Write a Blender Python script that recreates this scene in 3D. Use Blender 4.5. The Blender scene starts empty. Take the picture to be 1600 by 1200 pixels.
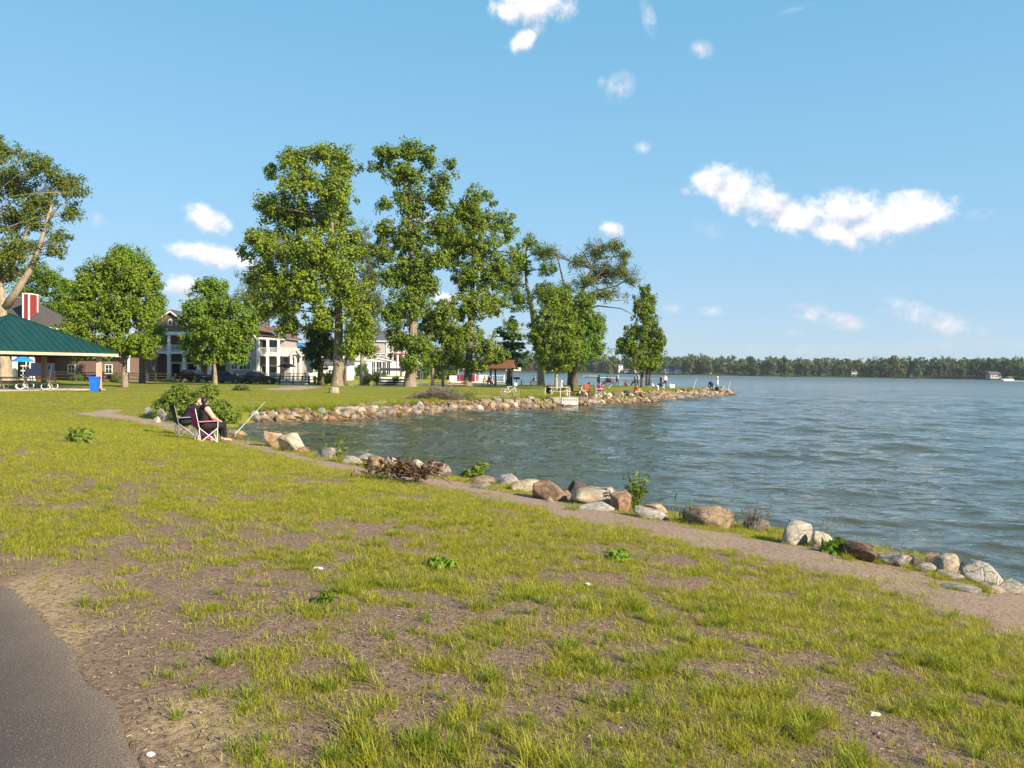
import bpy, math, random
import numpy as np
from mathutils import Vector, Matrix

SC = bpy.context.scene
COL = SC.collection
R = random.Random(11)
rng = np.random.default_rng(11)
rad = math.radians

# ------------------------------------------------------------------ camera
EYE = np.array([0.0, 0.0, 1.65])
FPX, PITCH, ROLL = 1180.0, math.atan(22 / 1180), rad(0.75)
FWD = np.array([0, math.cos(PITCH), -math.sin(PITCH)])
_U = np.array([0, math.sin(PITCH), math.cos(PITCH)])
_R = np.array([1.0, 0, 0])
RGT = math.cos(ROLL) * _R + math.sin(ROLL) * _U
UPV = math.cos(ROLL) * _U - math.sin(ROLL) * _R
cam_d = bpy.data.cameras.new('camera')
cam = bpy.data.objects.new('camera', cam_d)
COL.objects.link(cam)
cam_d.sensor_width = 36
cam_d.lens = FPX / 1600 * 36
cam_d.clip_start = 0.1
cam_d.clip_end = 9000
m = Matrix.Identity(4)
for i in range(3):
    m[i][0], m[i][1], m[i][2], m[i][3] = RGT[i], UPV[i], -FWD[i], EYE[i]
cam.matrix_world = m
SC.camera = cam

# ------------------------------------------------------------------ light
SUN_EL, SUN_AZ = rad(28), rad(128)      # azimuth clockwise from the view axis: behind and to the right
sdir = Vector((math.sin(SUN_AZ) * math.cos(SUN_EL), math.cos(SUN_AZ) * math.cos(SUN_EL), math.sin(SUN_EL)))
sl = bpy.data.lights.new('sun', 'SUN')
sl.energy, sl.angle, sl.color = 4.9, rad(0.53), (1.0, 0.85, 0.65)
so = bpy.data.objects.new('sun', sl)
so.rotation_euler = sdir.to_track_quat('Z', 'Y').to_euler()
so.location = (30, -30, 40)
COL.objects.link(so)
SC.view_settings.view_transform = 'Standard'
SC.view_settings.look = 'None'
SC.view_settings.gamma = 1
SC.view_settings.use_curve_mapping = False
SC.view_settings.exposure = 1.05


class NT:
    """short hand for node trees"""
    def __init__(s, nt):
        s.nt = nt
        nt.nodes.clear()

    def n(s, typ, ins=None, **kw):
        nd = s.nt.nodes.new(typ)
        for k, v in kw.items():
            setattr(nd, k, v)
        for k, v in (ins or {}).items():
            s.put(nd.inputs[k], v)
        return nd

    def put(s, sock, v):
        if hasattr(v, 'is_output'):
            s.nt.links.new(v, sock)
        elif hasattr(v, 'outputs'):
            s.nt.links.new(v.outputs[0], sock)
        else:
            if isinstance(v, (tuple, list)) and len(v) == 3 and sock.type == 'RGBA':
                v = (*v, 1)
            sock.default_value = v

    def math(s, op, a, b=0.5, c=None, clamp=False):
        d = {0: a, 1: b}
        if c is not None:
            d[2] = c
        return s.n('ShaderNodeMath', d, operation=op, use_clamp=clamp).outputs[0]

    def mix(s, f, a, b, mode='MIX'):
        nd = s.n('ShaderNodeMix', data_type='RGBA', blend_type=mode)
        s.put(nd.inputs[0], f)
        s.put(nd.inputs[6], a)
        s.put(nd.inputs[7], b)
        return nd.outputs[2]

    def noise(s, vec, scale, detail=4, rough=0.55, dist=0.0):
        nd = s.n('ShaderNodeTexNoise', {'Scale': scale, 'Detail': detail, 'Roughness': rough, 'Distortion': dist})
        if vec is not None:
            s.put(nd.inputs['Vector'], vec)
        return nd.outputs[0]

    def ramp(s, f, stops):
        nd = s.n('ShaderNodeValToRGB')
        s.put(nd.inputs[0], f)
        e = nd.color_ramp.elements
        while len(e) < len(stops):
            e.new(0.5)
        for el, (p, c) in zip(e, stops):
            el.position = p
            el.color = (*c, 1) if not isinstance(c, (int, float)) else (c, c, c, 1)
        return nd.outputs[0]

    def mrange(s, v, a, b, c=0.0, d=1.0, smooth=True):
        nd = s.n('ShaderNodeMapRange', {0: v, 1: a, 2: b, 3: c, 4: d}, interpolation_type='SMOOTHSTEP' if smooth else 'LINEAR')
        return nd.outputs[0]


def ray(px, py):
    d = FWD + (px - 800) / FPX * RGT + (600 - py) / FPX * UPV
    return d / d[1]


def P(px, py, Y):
    """point on the sight line through a photo pixel at Y metres ahead"""
    return EYE + ray(px, py) * Y


def plane_hit(px, py, z):
    d = ray(px, py)
    return EYE + d * ((z - EYE[2]) / d[2])


# ------------------------------------------------------------------ sky with clouds
W = bpy.data.worlds.new('World')
SC.world = W
W.use_nodes = True
T = NT(W.node_tree)
sky = T.n('ShaderNodeTexSky', sky_type='NISHITA', sun_disc=False, sun_elevation=SUN_EL, sun_rotation=SUN_AZ,
          altitude=0, air_density=1.0, dust_density=0.4, ozone_density=3.0)
tc = T.n('ShaderNodeTexCoord')
sep = T.n('ShaderNodeSeparateXYZ', {0: tc.outputs['Generated']})
az = T.math('ARCTAN2', sep.outputs[0], sep.outputs[1])
el = T.math('ARCSINE', sep.outputs[2])
ae = T.n('ShaderNodeCombineXYZ', {0: az, 1: el, 2: 0.0}).outputs[0]


def azel(px, py):
    d = ray(px, py)
    d = d / np.linalg.norm(d)
    return math.atan2(d[0], d[1]), math.asin(d[2])


# centre, half sizes in photo pixels, tilt in degrees (down to the right positive), opacity
CLOUDS = [
    (1112, 284, 34, 26, 10, 1), (1150, 300, 44, 30, 20, 1), (1200, 318, 52, 30, 25, 1), (1248, 340, 56, 30, 28, 1),
    (1300, 360, 42, 22, 25, 1), (1325, 376, 15, 12, 50, .9), (1325, 333, 66, 26, 5, 1), (1385, 342, 72, 34, -6, 1),
    (1420, 330, 54, 30, 10, 1), (1448, 335, 26, 20, 0, .95), (1072, 298, 9, 8, 0, .35),
    (835, 10, 60, 26, -5, .95), (795, 18, 34, 20, 20, .85), (816, 62, 24, 15, -30, .75), (838, 40, 14, 18, -60, .5),
    (968, 136, 24, 20, -25, .6), (940, 130, 9, 9, 0, .3), (1096, 77, 18, 12, 10, .6), (1013, 26, 11, 26, -20, .4),
    (1005, 230, 15, 9, 0, .5), (322, 345, 34, 19, 22, .95), (335, 399, 60, 18, 6, .95), (384, 412, 28, 16, 20, .9),
    (282, 447, 30, 16, -10, .8), (956, 357, 20, 13, 25, .85), (1108, 357, 26, 14, 20, .28), (1112, 486, 28, 8, 0, .5),
    (1268, 489, 32, 15, 15, .69), (1310, 501, 38, 13, 12, .66), (1425, 487, 44, 15, 22, .69), (1480, 508, 54, 16, 20, .6),
    (150, 343, 11, 12, -30, .3), (1530, 335, 20, 8, -10, .25), (700, 466, 30, 12, 5, .7), (1240, 15, 30, 4, -5, .15),
    (1050, 482, 18, 8, 0, .3), (1378, 482, 12, 6, 0, .35), (1243, 520, 14, 6, 0, .25), (660, 340, 30, 10, 0, .4),
    (1250, 545, 120, 8, 0, .18), (1480, 540, 140, 10, 0, .2),
    # the same fair weather puffs go on outside the frame
    (2100, 330, 160, 60, 5, .9), (2600, 150, 220, 80, -5, .9), (-500, 250, 180, 60, 8, .9), (-1300, 330, 240, 60, 0, .9),
]
nz = T.noise(ae, 34, 8, 0.62)
nz2 = T.noise(ae, 12, 3, 0.5)
best = best_up = thin = None
ae_up = T.n('ShaderNodeVectorMath', {0: ae, 1: (-0.004, 0.013, 0)}, operation='ADD').outputs[0]
for cx, cy, rx, ry, tilt, op in CLOUDS:
    a0, e0 = azel(cx, cy)
    mp = T.n('ShaderNodeMapping', {'Vector': ae}, vector_type='TEXTURE')
    mp.inputs['Location'].default_value = (a0, e0, 0)
    mp.inputs['Rotation'].default_value = (0, 0, -rad(tilt))
    mp.inputs['Scale'].default_value = (rx / FPX * 1.10, ry / FPX * 1.12, 1)
    ln = T.n('ShaderNodeVectorMath', {0: mp.outputs[0]}, operation='LENGTH').outputs['Value']
    v = T.math('SUBTRACT', 1.15, ln)
    if op < .7:
        v = T.math('MULTIPLY', T.mrange(v, 0.0, 1.15), op)
        thin = v if thin is None else T.math('MAXIMUM', thin, v)
    else:
        v = T.math('MINIMUM', v, 1.0)
        best = v if best is None else T.n('ShaderNodeMath', {0: best, 1: v, 2: 0.12}, operation='SMOOTH_MAX').outputs[0]
        m2 = T.n('ShaderNodeMapping', {'Vector': ae_up}, vector_type='TEXTURE')
        for k_ in ('Location', 'Rotation', 'Scale'):
            m2.inputs[k_].default_value = mp.inputs[k_].default_value
        v2 = T.math('SUBTRACT', 1.15, T.n('ShaderNodeVectorMath', {0: m2.outputs[0]}, operation='LENGTH').outputs['Value'])
        best_up = v2 if best_up is None else T.n('ShaderNodeMath', {0: best_up, 1: v2, 2: 0.12}, operation='SMOOTH_MAX').outputs[0]
warp = T.math('MULTIPLY_ADD', T.math('SUBTRACT', nz, 0.5), 1.9, best)
warp = T.math('MULTIPLY_ADD', T.math('SUBTRACT', nz2, 0.5), 0.7, warp)
dens = T.mrange(warp, 0.10, 0.85)
wisp = T.math('MULTIPLY', thin, T.mrange(T.math('ADD', nz, T.math('MULTIPLY', nz2, 0.4)), 0.52, 0.92))
dens = T.math('MAXIMUM', dens, T.math('MULTIPLY', wisp, 1.9), clamp=True)
# a second look at the cloud's noise, shifted: the tops are bright, undersides a little grey
sh = T.n('ShaderNodeVectorMath', {0: ae, 1: (0.006, -0.012, 0)}, operation='ADD').outputs[0]
nz3 = T.noise(sh, 34, 5, 0.55)
lit = T.math('ADD', T.math('MULTIPLY', T.math('SUBTRACT', nz, nz3), 2.2), 0.5, clamp=True)
lit = T.math('MULTIPLY_ADD', T.math('SUBTRACT', nz2, 0.5), 0.7, lit)
lit = T.math('MULTIPLY_ADD', T.math('SUBTRACT', best, best_up), 0.75, T.math('ADD', lit, 0.12), clamp=True)
ccol = T.mix(lit, (4.3, 4.4, 4.95), (7.2, 7.0, 7.0))
low = T.mrange(el, 0.0, 0.14, 0.85, 0.0)
# thin bright air low over the lake, all the way round the horizon
tone = T.ramp(T.mrange(el, 0.0, 1.0, 0.0, 1.0, False), [(0.0, (.300, .405, .500)), (.08, (.245, .385, .525)), (.2, (.192, .378, .540)), (.42, (.128, .330, .495)), (1.0, (.07, .22, .40))])
tone = T.n('ShaderNodeVectorMath', {0: tone, 'Scale': 10.0}, operation='SCALE').outputs[0]
air = T.mix(0.8, sky.outputs[0], tone)
ccol = T.mix(low, ccol, (5.0, 4.75, 5.1))
skyc = T.mix(T.math('MULTIPLY', dens, 0.96), air, ccol)
bg = T.n('ShaderNodeBackground', {'Color': skyc, 'Strength': 0.082})
T.n('ShaderNodeOutputWorld', {0: bg.outputs[0]})

# ------------------------------------------------------------------ object helpers


def tag(o, label=None, cat=None, group=None, kind=None):
    if label: o['label'] = label
    if cat: o['category'] = cat
    if group: o['group'] = group
    if kind: o['kind'] = kind
    return o


def thing(name, label, cat, loc=(0, 0, 0), rz=0.0, group=None):
    o = bpy.data.objects.new(name, None)
    COL.objects.link(o)
    o.location = tuple(float(v) for v in loc)
    o.rotation_euler = (0, 0, rz)
    o.empty_display_size = 0.2
    return tag(o, label, cat, group)


def link_mesh(name, me, mats, parent=None):
    for q in (mats if isinstance(mats, (list, tuple)) else [mats]):
        me.materials.append(q)
    o = bpy.data.objects.new(name, me)
    COL.objects.link(o)
    if parent is not None:
        o.parent = parent
    return o


def copy_tree(o, parent=None):
    c = o.copy()
    COL.objects.link(c)
    if parent is not None:
        c.parent = parent
    for ch in list(o.children):
        copy_tree(ch, c)
    return c


def raw_mesh(name, v, quads=None, tris=None, mat_idx=None, smooth=False):
    """numpy arrays to a mesh, fast"""
    me = bpy.data.meshes.new(name)
    v = np.asarray(v, dtype=np.float32)
    q = np.zeros((0, 4), int) if quads is None or len(quads) == 0 else np.asarray(quads)
    t = np.zeros((0, 3), int) if tris is None or len(tris) == 0 else np.asarray(tris)
    nl = q.size + t.size
    me.vertices.add(len(v))
    me.vertices.foreach_set('co', v.ravel())
    me.loops.add(nl)
    me.loops.foreach_set('vertex_index', np.concatenate([q.ravel(), t.ravel()]).astype(np.int32))
    me.polygons.add(len(q) + len(t))
    st = np.concatenate([np.arange(len(q)) * 4, q.size + np.arange(len(t)) * 3]).astype(np.int32)
    me.polygons.foreach_set('loop_start', st)
    if mat_idx is not None:
        me.polygons.foreach_set('material_index', np.asarray(mat_idx, dtype=np.int32))
    me.polygons.foreach_set('use_smooth', np.full(len(q) + len(t), smooth))
    me.update(calc_edges=True)
    me.validate()
    return me


class MB:
    """collects solids, then links them as ONE mesh object"""
    def __init__(s):
        s.v, s.f, s.m = [], [], []

    def add(s, vs, fs, m=0):
        o = len(s.v)
        s.v.extend([tuple(float(c) for c in p) for p in vs])
        s.f.extend([tuple(i + o for i in f) for f in fs])
        s.m.extend([m] * len(fs))
        return s

    def box(s, c, d, rz=0.0, m=0, rx=0.0, ry=0.0):
        M = Matrix.Rotation(rz, 3, 'Z') @ Matrix.Rotation(ry, 3, 'Y') @ Matrix.Rotation(rx, 3, 'X')
        vs = [Vector(c) + M @ Vector((sx * d[0] / 2, sy * d[1] / 2, sz * d[2] / 2)) for sx in (-1, 1) for sy in (-1, 1) for sz in (-1, 1)]
        return s.add(vs, [(0, 1, 3, 2), (4, 6, 7, 5), (0, 4, 5, 1), (2, 3, 7, 6), (0, 2, 6, 4), (1, 5, 7, 3)], m)

    def span(s, x0, x1, y0, y1, z0, z1, m=0):
        return s.box(((x0 + x1) / 2, (y0 + y1) / 2, (z0 + z1) / 2), (abs(x1 - x0), abs(y1 - y0), abs(z1 - z0)), m=m)

    def tube(s, pts, r, n=6, m=0, closed=False):
        pts = [Vector(p) for p in pts]
        k = len(pts)
        rs = r if isinstance(r, (list, tuple)) else [r] * k
        rings = []
        prev = None
        for i, p in enumerate(pts):
            if closed:
                t = pts[(i + 1) % k] - pts[i - 1]
            else:
                t = pts[min(i + 1, k - 1)] - pts[max(i - 1, 0)]
            t = t.normalized() if t.length > 1e-9 else Vector((0, 0, 1))
            if prev is None:
                a = t.orthogonal().normalized()
            else:
                a = prev - t * prev.dot(t)
                a = a.normalized() if a.length > 1e-6 else t.orthogonal().normalized()
            prev = a
            b = t.cross(a)
            rings.append([p + (a * math.cos(2 * math.pi * j / n) + b * math.sin(2 * math.pi * j / n)) * rs[i] for j in range(n)])
        vs = [q for g in rings for q in g]
        fs = []
        for i in range(k if closed else k - 1):
            i2 = (i + 1) % k
            for j in range(n):
                fs.append((i * n + j, i * n + (j + 1) % n, i2 * n + (j + 1) % n, i2 * n + j))
        if not closed:
            fs.append(tuple(reversed(range(n))))
            fs.append(tuple((k - 1) * n + j for j in range(n)))
        return s.add(vs, fs, m)

    def lathe(s, prof, n=16, c=(0, 0, 0), m=0):
        """profile of (radius, z)"""
        vs, fs = [], []
        for r_, z in prof:
            for j in range(n):
                a = 2 * math.pi * j / n
                vs.append((c[0] + r_ * math.cos(a), c[1] + r_ * math.sin(a), c[2] + z))
        for i in range(len(prof) - 1):
            for j in range(n):
                fs.append((i * n + j, i * n + (j + 1) % n, (i + 1) * n + (j + 1) % n, (i + 1) * n + j))
        fs.append(tuple(reversed(range(n))))
        fs.append(tuple((len(prof) - 1) * n + j for j in range(n)))
        return s.add(vs, fs, m)

    def prism(s, poly, a, b, axis='y', m=0):
        """polygon extruded from a to b along an axis"""
        n = len(poly)
        def pt(p, t):
            return {'y': (p[0], t, p[1]), 'x': (t, p[0], p[1]), 'z': (p[0], p[1], t)}[axis]
        vs = [pt(p, a) for p in poly] + [pt(p, b) for p in poly]
        fs = [tuple(range(n)), tuple(reversed(range(n, 2 * n)))] + [(i, n + i, n + (i + 1) % n, (i + 1) % n) for i in range(n)]
        return s.add(vs, fs, m)

    def build(s, name, mats, parent=None, smooth=False):
        me = bpy.data.meshes.new(name)
        me.from_pydata(s.v, [], s.f)
        me.polygons.foreach_set('material_index', s.m)
        if smooth:
            me.polygons.foreach_set('use_smooth', [True] * len(me.polygons))
        # outward normals
        import bmesh
        bm = bmesh.new()
        bm.from_mesh(me)
        bmesh.ops.recalc_face_normals(bm, faces=bm.faces)
        bm.to_mesh(me)
        bm.free()
        me.update()
        return link_mesh(name, me, mats, parent)


# ------------------------------------------------------------------ noise in numpy
_perm = rng.permutation(256)
_vals = rng.random(256)


def vnoise(x, y, seed=0):
    xi, yi = np.floor(x).astype(int), np.floor(y).astype(int)
    fx, fy = x - xi, y - yi
    fx, fy = fx * fx * (3 - 2 * fx), fy * fy * (3 - 2 * fy)
    h = lambda a, b: _vals[_perm[(_perm[(a + seed * 17) & 255] + b) & 255]]
    return (h(xi, yi) * (1 - fx) + h(xi + 1, yi) * fx) * (1 - fy) + (h(xi, yi + 1) * (1 - fx) + h(xi + 1, yi + 1) * fx) * fy


def fbm(x, y, oct=4, seed=0, gain=0.5):
    a, t, s_ = 1.0, 0.0, 0.0
    for i in range(oct):
        t = t + a * vnoise(x * 2 ** i + 31.7 * i, y * 2 ** i + 17.3 * i, seed + i)
        s_ += a
        a *= gain
    return t / s_


def sstep(a, b, x):
    t = np.clip((x - a) / (b - a), 0, 1)
    return t * t * (3 - 2 * t)


# ------------------------------------------------------------------ terrain
WATER = -1.3
_near = [(1640, 940), (1590, 918), (1540, 905), (1485, 890), (1400, 876), (1340, 865), (1250, 846), (1110, 818), (1020, 800),
         (960, 790), (860, 772), (790, 758), (745, 752), (680, 738), (600, 724), (570, 719), (510, 709), (455, 698), (400, 687), (360, 679)]
_far = [(395, 662), (430, 661), (500, 658), (560, 656), (600, 653), (700, 646), (760, 643), (830, 639), (900, 635), (960, 632),
        (1027, 628), (1090, 622), (1140, 618)]
NEAR_SHORE = []
for q in _near:
    p_ = plane_hit(*q, -0.78)
    l_ = math.hypot(p_[0], p_[1])
    NEAR_SHORE.append((p_[0] * (1 + 1.55 / l_), p_[1] * (1 + 1.55 / l_)))
FAR_SHORE = [tuple(plane_hit(*q, WATER)[:2]) for q in _far]
LAKE = np.array([(14, -2), (9.2, 5)] + NEAR_SHORE + [(-11.2, 29), (-12.7, 32), (-13.6, 36)] + FAR_SHORE +
                [(29.5, 101), (25, 106), (15, 114), (5, 118), (-5, 116), (-14, 108), (-20, 104), (-27, 104), (-30, 112), (-29, 130),
                 (-25, 148), (-13, 152), (-9, 158), (-16, 220), (-60, 500), (-120, 850), (60, 900), (200, 800), (320, 660), (430, 590),
                 (900, 520), (2500, 200), (2500, -900), (300, -700), (60, -100), (25, -20)])


def seg_dist(x, y, pts, widths=None):
    """distance to a polyline in units of its local half width"""
    best = np.full(np.shape(x), 1e9)
    for i in range(len(pts) - 1):
        (ax, ay), (bx, by) = pts[i][:2], pts[i + 1][:2]
        dx, dy = bx - ax, by - ay
        t = np.clip(((x - ax) * dx + (y - ay) * dy) / (dx * dx + dy * dy + 1e-9), 0, 1)
        dd = np.hypot(x - ax - t * dx, y - ay - t * dy)
        if widths is not None:
            dd = dd / (widths[i] + (widths[i + 1] - widths[i]) * t)
        best = np.minimum(best, dd)
    return best


ASPH_EDGE = [plane_hit(px, py, 0.0)[:2] for px, py in [(0, 920), (50, 962), (100, 1040), (140, 1095), (170, 1140), (208, 1200)]]
ASPH_EDGE = [(-12, 9.4), (-6.0, 7.0)] + [(q[0] + .07, q[1] + .05) for q in ASPH_EDGE] + [(-1.0, 2.2), (-0.95, 1.2), (-0.9, -1), (-1.4, -6), (-4, -14)]


def asphalt_side(x, y):
    """signed metres from the path's edge, positive on the grass"""
    d = seg_dist(x, y, ASPH_EDGE)
    poly = np.array(list(ASPH_EDGE) + [(-30, -14), (-30, 9.4)])
    ins = np.zeros(np.shape(x), bool)
    for (ax, ay), (bx, by) in zip(poly, np.roll(poly, -1, axis=0)):
        if ay != by:
            ins ^= ((ay > y) != (by > y)) & (x < (bx - ax) * (y - ay) / (by - ay) + ax)
    return np.where(ins, -d, d)


def shore_dist(x, y):
    """metres inland of the water's edge, negative over the lake"""
    x, y = np.asarray(x, float), np.asarray(y, float)
    best = np.full(x.shape, 1e9)
    inside = np.zeros(x.shape, bool)
    a = LAKE
    b = np.roll(LAKE, -1, axis=0)
    for (ax, ay), (bx, by) in zip(a, b):
        dx, dy = bx - ax, by - ay
        t = np.clip(((x - ax) * dx + (y - ay) * dy) / (dx * dx + dy * dy), 0, 1)
        best = np.minimum(best, (x - ax - t * dx) ** 2 + (y - ay - t * dy) ** 2)
        if ay != by:
            inside ^= ((ay > y) != (by > y)) & (x < (bx - ax) * (y - ay) / (by - ay) + ax)
    d = np.sqrt(best)
    return np.where(inside, -d, d)


def gz(x, y, d=None):
    x, y = np.asarray(x, float), np.asarray(y, float)
    if d is None:
        d = shore_dist(x, y)
    plat = np.interp(y, [0, 10, 50, 90, 125, 170, 400, 900], [0, 0, -.15, -.3, -.3, .4, .8, 3])
    e = np.where(y < 36, -0.78, np.interp(x, [-12, 0, 8, 18], [-0.78, -0.62, -0.5, -0.42]))
    wd = np.interp(y, [0, 20, 45, 200], [7, 9, 28, 30])
    t = np.clip((d - 1.0) / wd, 0, 1)
    t = t * (1.6 - 0.6 * t)
    z = np.where(d < 1.0, np.interp(d, [-60, -6, -0.3, 0.0, 1.0], [-6, -3.0, -1.55, -1.36, 0.0]), 0)
    z = np.where((d >= 0) & (d < 1.0), -1.36 + (e + 1.36) * np.clip(d, 0, 1), z)
    z = np.where(d >= 1.0, e + (plat - e) * np.clip(t, 0, 1), z)
    rr = np.hypot(x, y)
    z = z + (fbm(x * 0.8, y * 0.8, 4, 3) - 0.5) * np.interp(rr, [0, 6, 60, 200], [0.02, 0.09, 0.12, 0.0]) * (d > 0.3)
    # the ground is level with the asphalt along its edge
    nr_ = (rr < 14) & (y < 9)
    if nr_.any():
        sd = asphalt_side(x[nr_], y[nr_])
        kk = sstep(0.05, 0.8, np.abs(sd))
        z = np.array(z)
        z[nr_] = z[nr_] * kk + 0.008 * (1 - kk)
    return z


def hit(px, py):
    """where the sight line through a photo pixel meets the land"""
    t = np.concatenate([np.arange(2, 40, 0.05), np.arange(40, 260, 0.25)])
    d = ray(px, py)
    q = EYE[None] + d[None] * t[:, None]
    k = np.nonzero(q[:, 2] <= np.maximum(gz(q[:, 0], q[:, 1]), WATER))[0]
    i = k[0] if len(k) else len(t) - 1
    return np.array([q[i, 0], q[i, 1], float(gz(q[i, 0], q[i, 1]))])


TRAIL_PX = [(1690, 985), (1450, 908), (1250, 868), (1000, 818), (800, 774), (650, 750), (500, 722), (400, 698), (330, 683), (270, 667), (220, 656),
            (150, 647), (118, 644)]
TRAIL_W = [0.95, 0.9, 0.85, 0.82, 0.74, 0.5, 0.45, 0.45, 0.6, 0.5, 0.8, 0.9, 0.2]
TRAIL = [hit(*q)[:2] for q in TRAIL_PX]
BARE = []      # bare patches far off: two ends, half width
for a_, b_, w_ in [((500, 636), (625, 628), .9), ((755, 620), (840, 619), .9), ((440, 609), (475, 605), 1.6), ((0, 609), (150, 609), .35),
                   ((150, 609), (400, 606), .25), ((395, 634), (470, 634), .35), ((840, 617), (1000, 612), .5), ((150, 647), (175, 641), .5)]:
    BARE.append((hit(*a_)[:2], hit(*b_)[:2], w_))
def cover(x, y, d=None):
    """how much grass grows (0 to 1), how trodden, how sandy"""
    if d is None:
        d = shore_dist(x, y)
    rr = np.hypot(x, y)
    n = 0.34 * fbm(x * .9, y * .9, 3, 5) + 0.66 * fbm(x * 4.6, y * 4.6, 4, 9, .62)
    th = np.interp(rr, [3, 5, 7, 10, 14, 22, 28], [.512, .502, .482, .452, .43, .39, .1])
    th = th - 0.055 * sstep(0.5, 3.0, x) * (rr < 9) + 0.05 * sstep(-0.4, -2.2, x) * (rr < 8)
    c = sstep(th - 0.07, th + 0.07, n)
    wob = 0.55 * (fbm(x * 1.3, y * 1.3, 3, 21) - 0.5)
    tr = 1 - sstep(0.55, 1.5, seg_dist(x, y, TRAIL, TRAIL_W) + 2.0 * wob + 1.0 * (fbm(x * 5.0, y * 5.0, 2, 27) - 0.5))
    c = c * (1 - tr * 0.97)
    for a, b, w in BARE:
        k = 1 - sstep(0.8, 1.3, seg_dist(x, y, [a, b], [w, w]) + 1.2 * wob)
        c, tr = c * (1 - k), np.maximum(tr, k)
    s = asphalt_side(x, y)
    k = 1 - sstep(0.1, 0.75, s + 1.3 * wob)
    c, sand = c * (1 - k), k * sstep(0.42, 0.62, fbm(x * 1.4 + 5, y * 1.4, 3, 33))
    # weeds run along the rocks
    edge = sstep(1.25, 0.75, d) * sstep(0.38, 0.5, fbm(x * 1.7, y * 1.7, 2, 41))
    c = np.maximum(c, edge * (d > 0.2))
    return np.clip(c, 0, 1), tr, np.clip(sand, 0, 1)
# ------------------------------------------------------------------ materials


def principled(name, rough=0.7, spec=0.35):
    mt = bpy.data.materials.new(name)
    mt.use_nodes = True
    t = NT(mt.node_tree)
    b = t.n('ShaderNodeBsdfPrincipled', {'Roughness': rough, 'Specular IOR Level': spec})
    t.n('ShaderNodeOutputMaterial', {0: b.outputs[0]})
    return mt, t, b


def plain(name, col, rough=0.6, var=0.18, scale=6.0, metal=0.0, spec=0.35, bump=0.0, space='Object'):
    """a surface of one colour with uneven wear"""
    mt, t, b = principled(name, rough, spec)
    tcn = t.n('ShaderNodeTexCoord')
    nz_ = t.noise(tcn.outputs[space], scale, 5, 0.6)
    k = t.mrange(nz_, 0.3, 0.7)
    t.put(b.inputs['Base Color'], t.mix(k, tuple(c * (1 - var) for c in col), tuple(min(1, c * (1 + var * .7)) for c in col)))
    t.put(b.inputs['Roughness'], t.math('MULTIPLY_ADD', nz_, 0.25, rough - 0.12, clamp=True))
    b.inputs['Metallic'].default_value = metal
    if bump:
        bp = t.n('ShaderNodeBump', {'Height': t.noise(tcn.outputs[space], scale * 5, 4), 'Strength': bump, 'Distance': 0.02})
        t.put(b.inputs['Normal'], bp)
    return mt


def leafy(name, c0, c1, trans=0.24, rough=0.5):
    mt = bpy.data.materials.new(name)
    mt.use_nodes = True
    t = NT(mt.node_tree)
    g = t.n('ShaderNodeNewGeometry')
    oi = t.n('ShaderNodeObjectInfo')
    k = t.math('MULTIPLY_ADD', g.outputs['Random Per Island'], 0.75, t.math('MULTIPLY', oi.outputs['Random'], 0.25))
    c = t.mix(k, c0, c1)
    df = t.n('ShaderNodeBsdfPrincipled', {'Base Color': c, 'Roughness': rough, 'Specular IOR Level': 0.25})
    tr = t.n('ShaderNodeBsdfTranslucent', {'Color': t.mix(0.5, c, (c1[0] * 1.5, c1[1] * 1.4, c1[2] * .6))})
    mx = t.n('ShaderNodeMixShader', {0: trans, 1: df.outputs[0], 2: tr.outputs[0]})
    t.n('ShaderNodeOutputMaterial', {0: mx.outputs[0]})
    return mt


def bark(name, c0, c1):
    mt, t, b = principled(name, 0.9, 0.15)
    tcn = t.n('ShaderNodeTexCoord')
    mp = t.n('ShaderNodeMapping', {'Vector': tcn.outputs['Object'], 'Scale': (1, 1, 0.16)})
    nz_ = t.noise(mp.outputs[0], 9, 6, 0.65)
    t.put(b.inputs['Base Color'], t.mix(t.mrange(nz_, .32, .66), c0, c1))
    bp = t.n('ShaderNodeBump', {'Height': nz_, 'Strength': 0.9, 'Distance': 0.06})
    t.put(b.inputs['Normal'], bp)
    return mt


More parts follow.
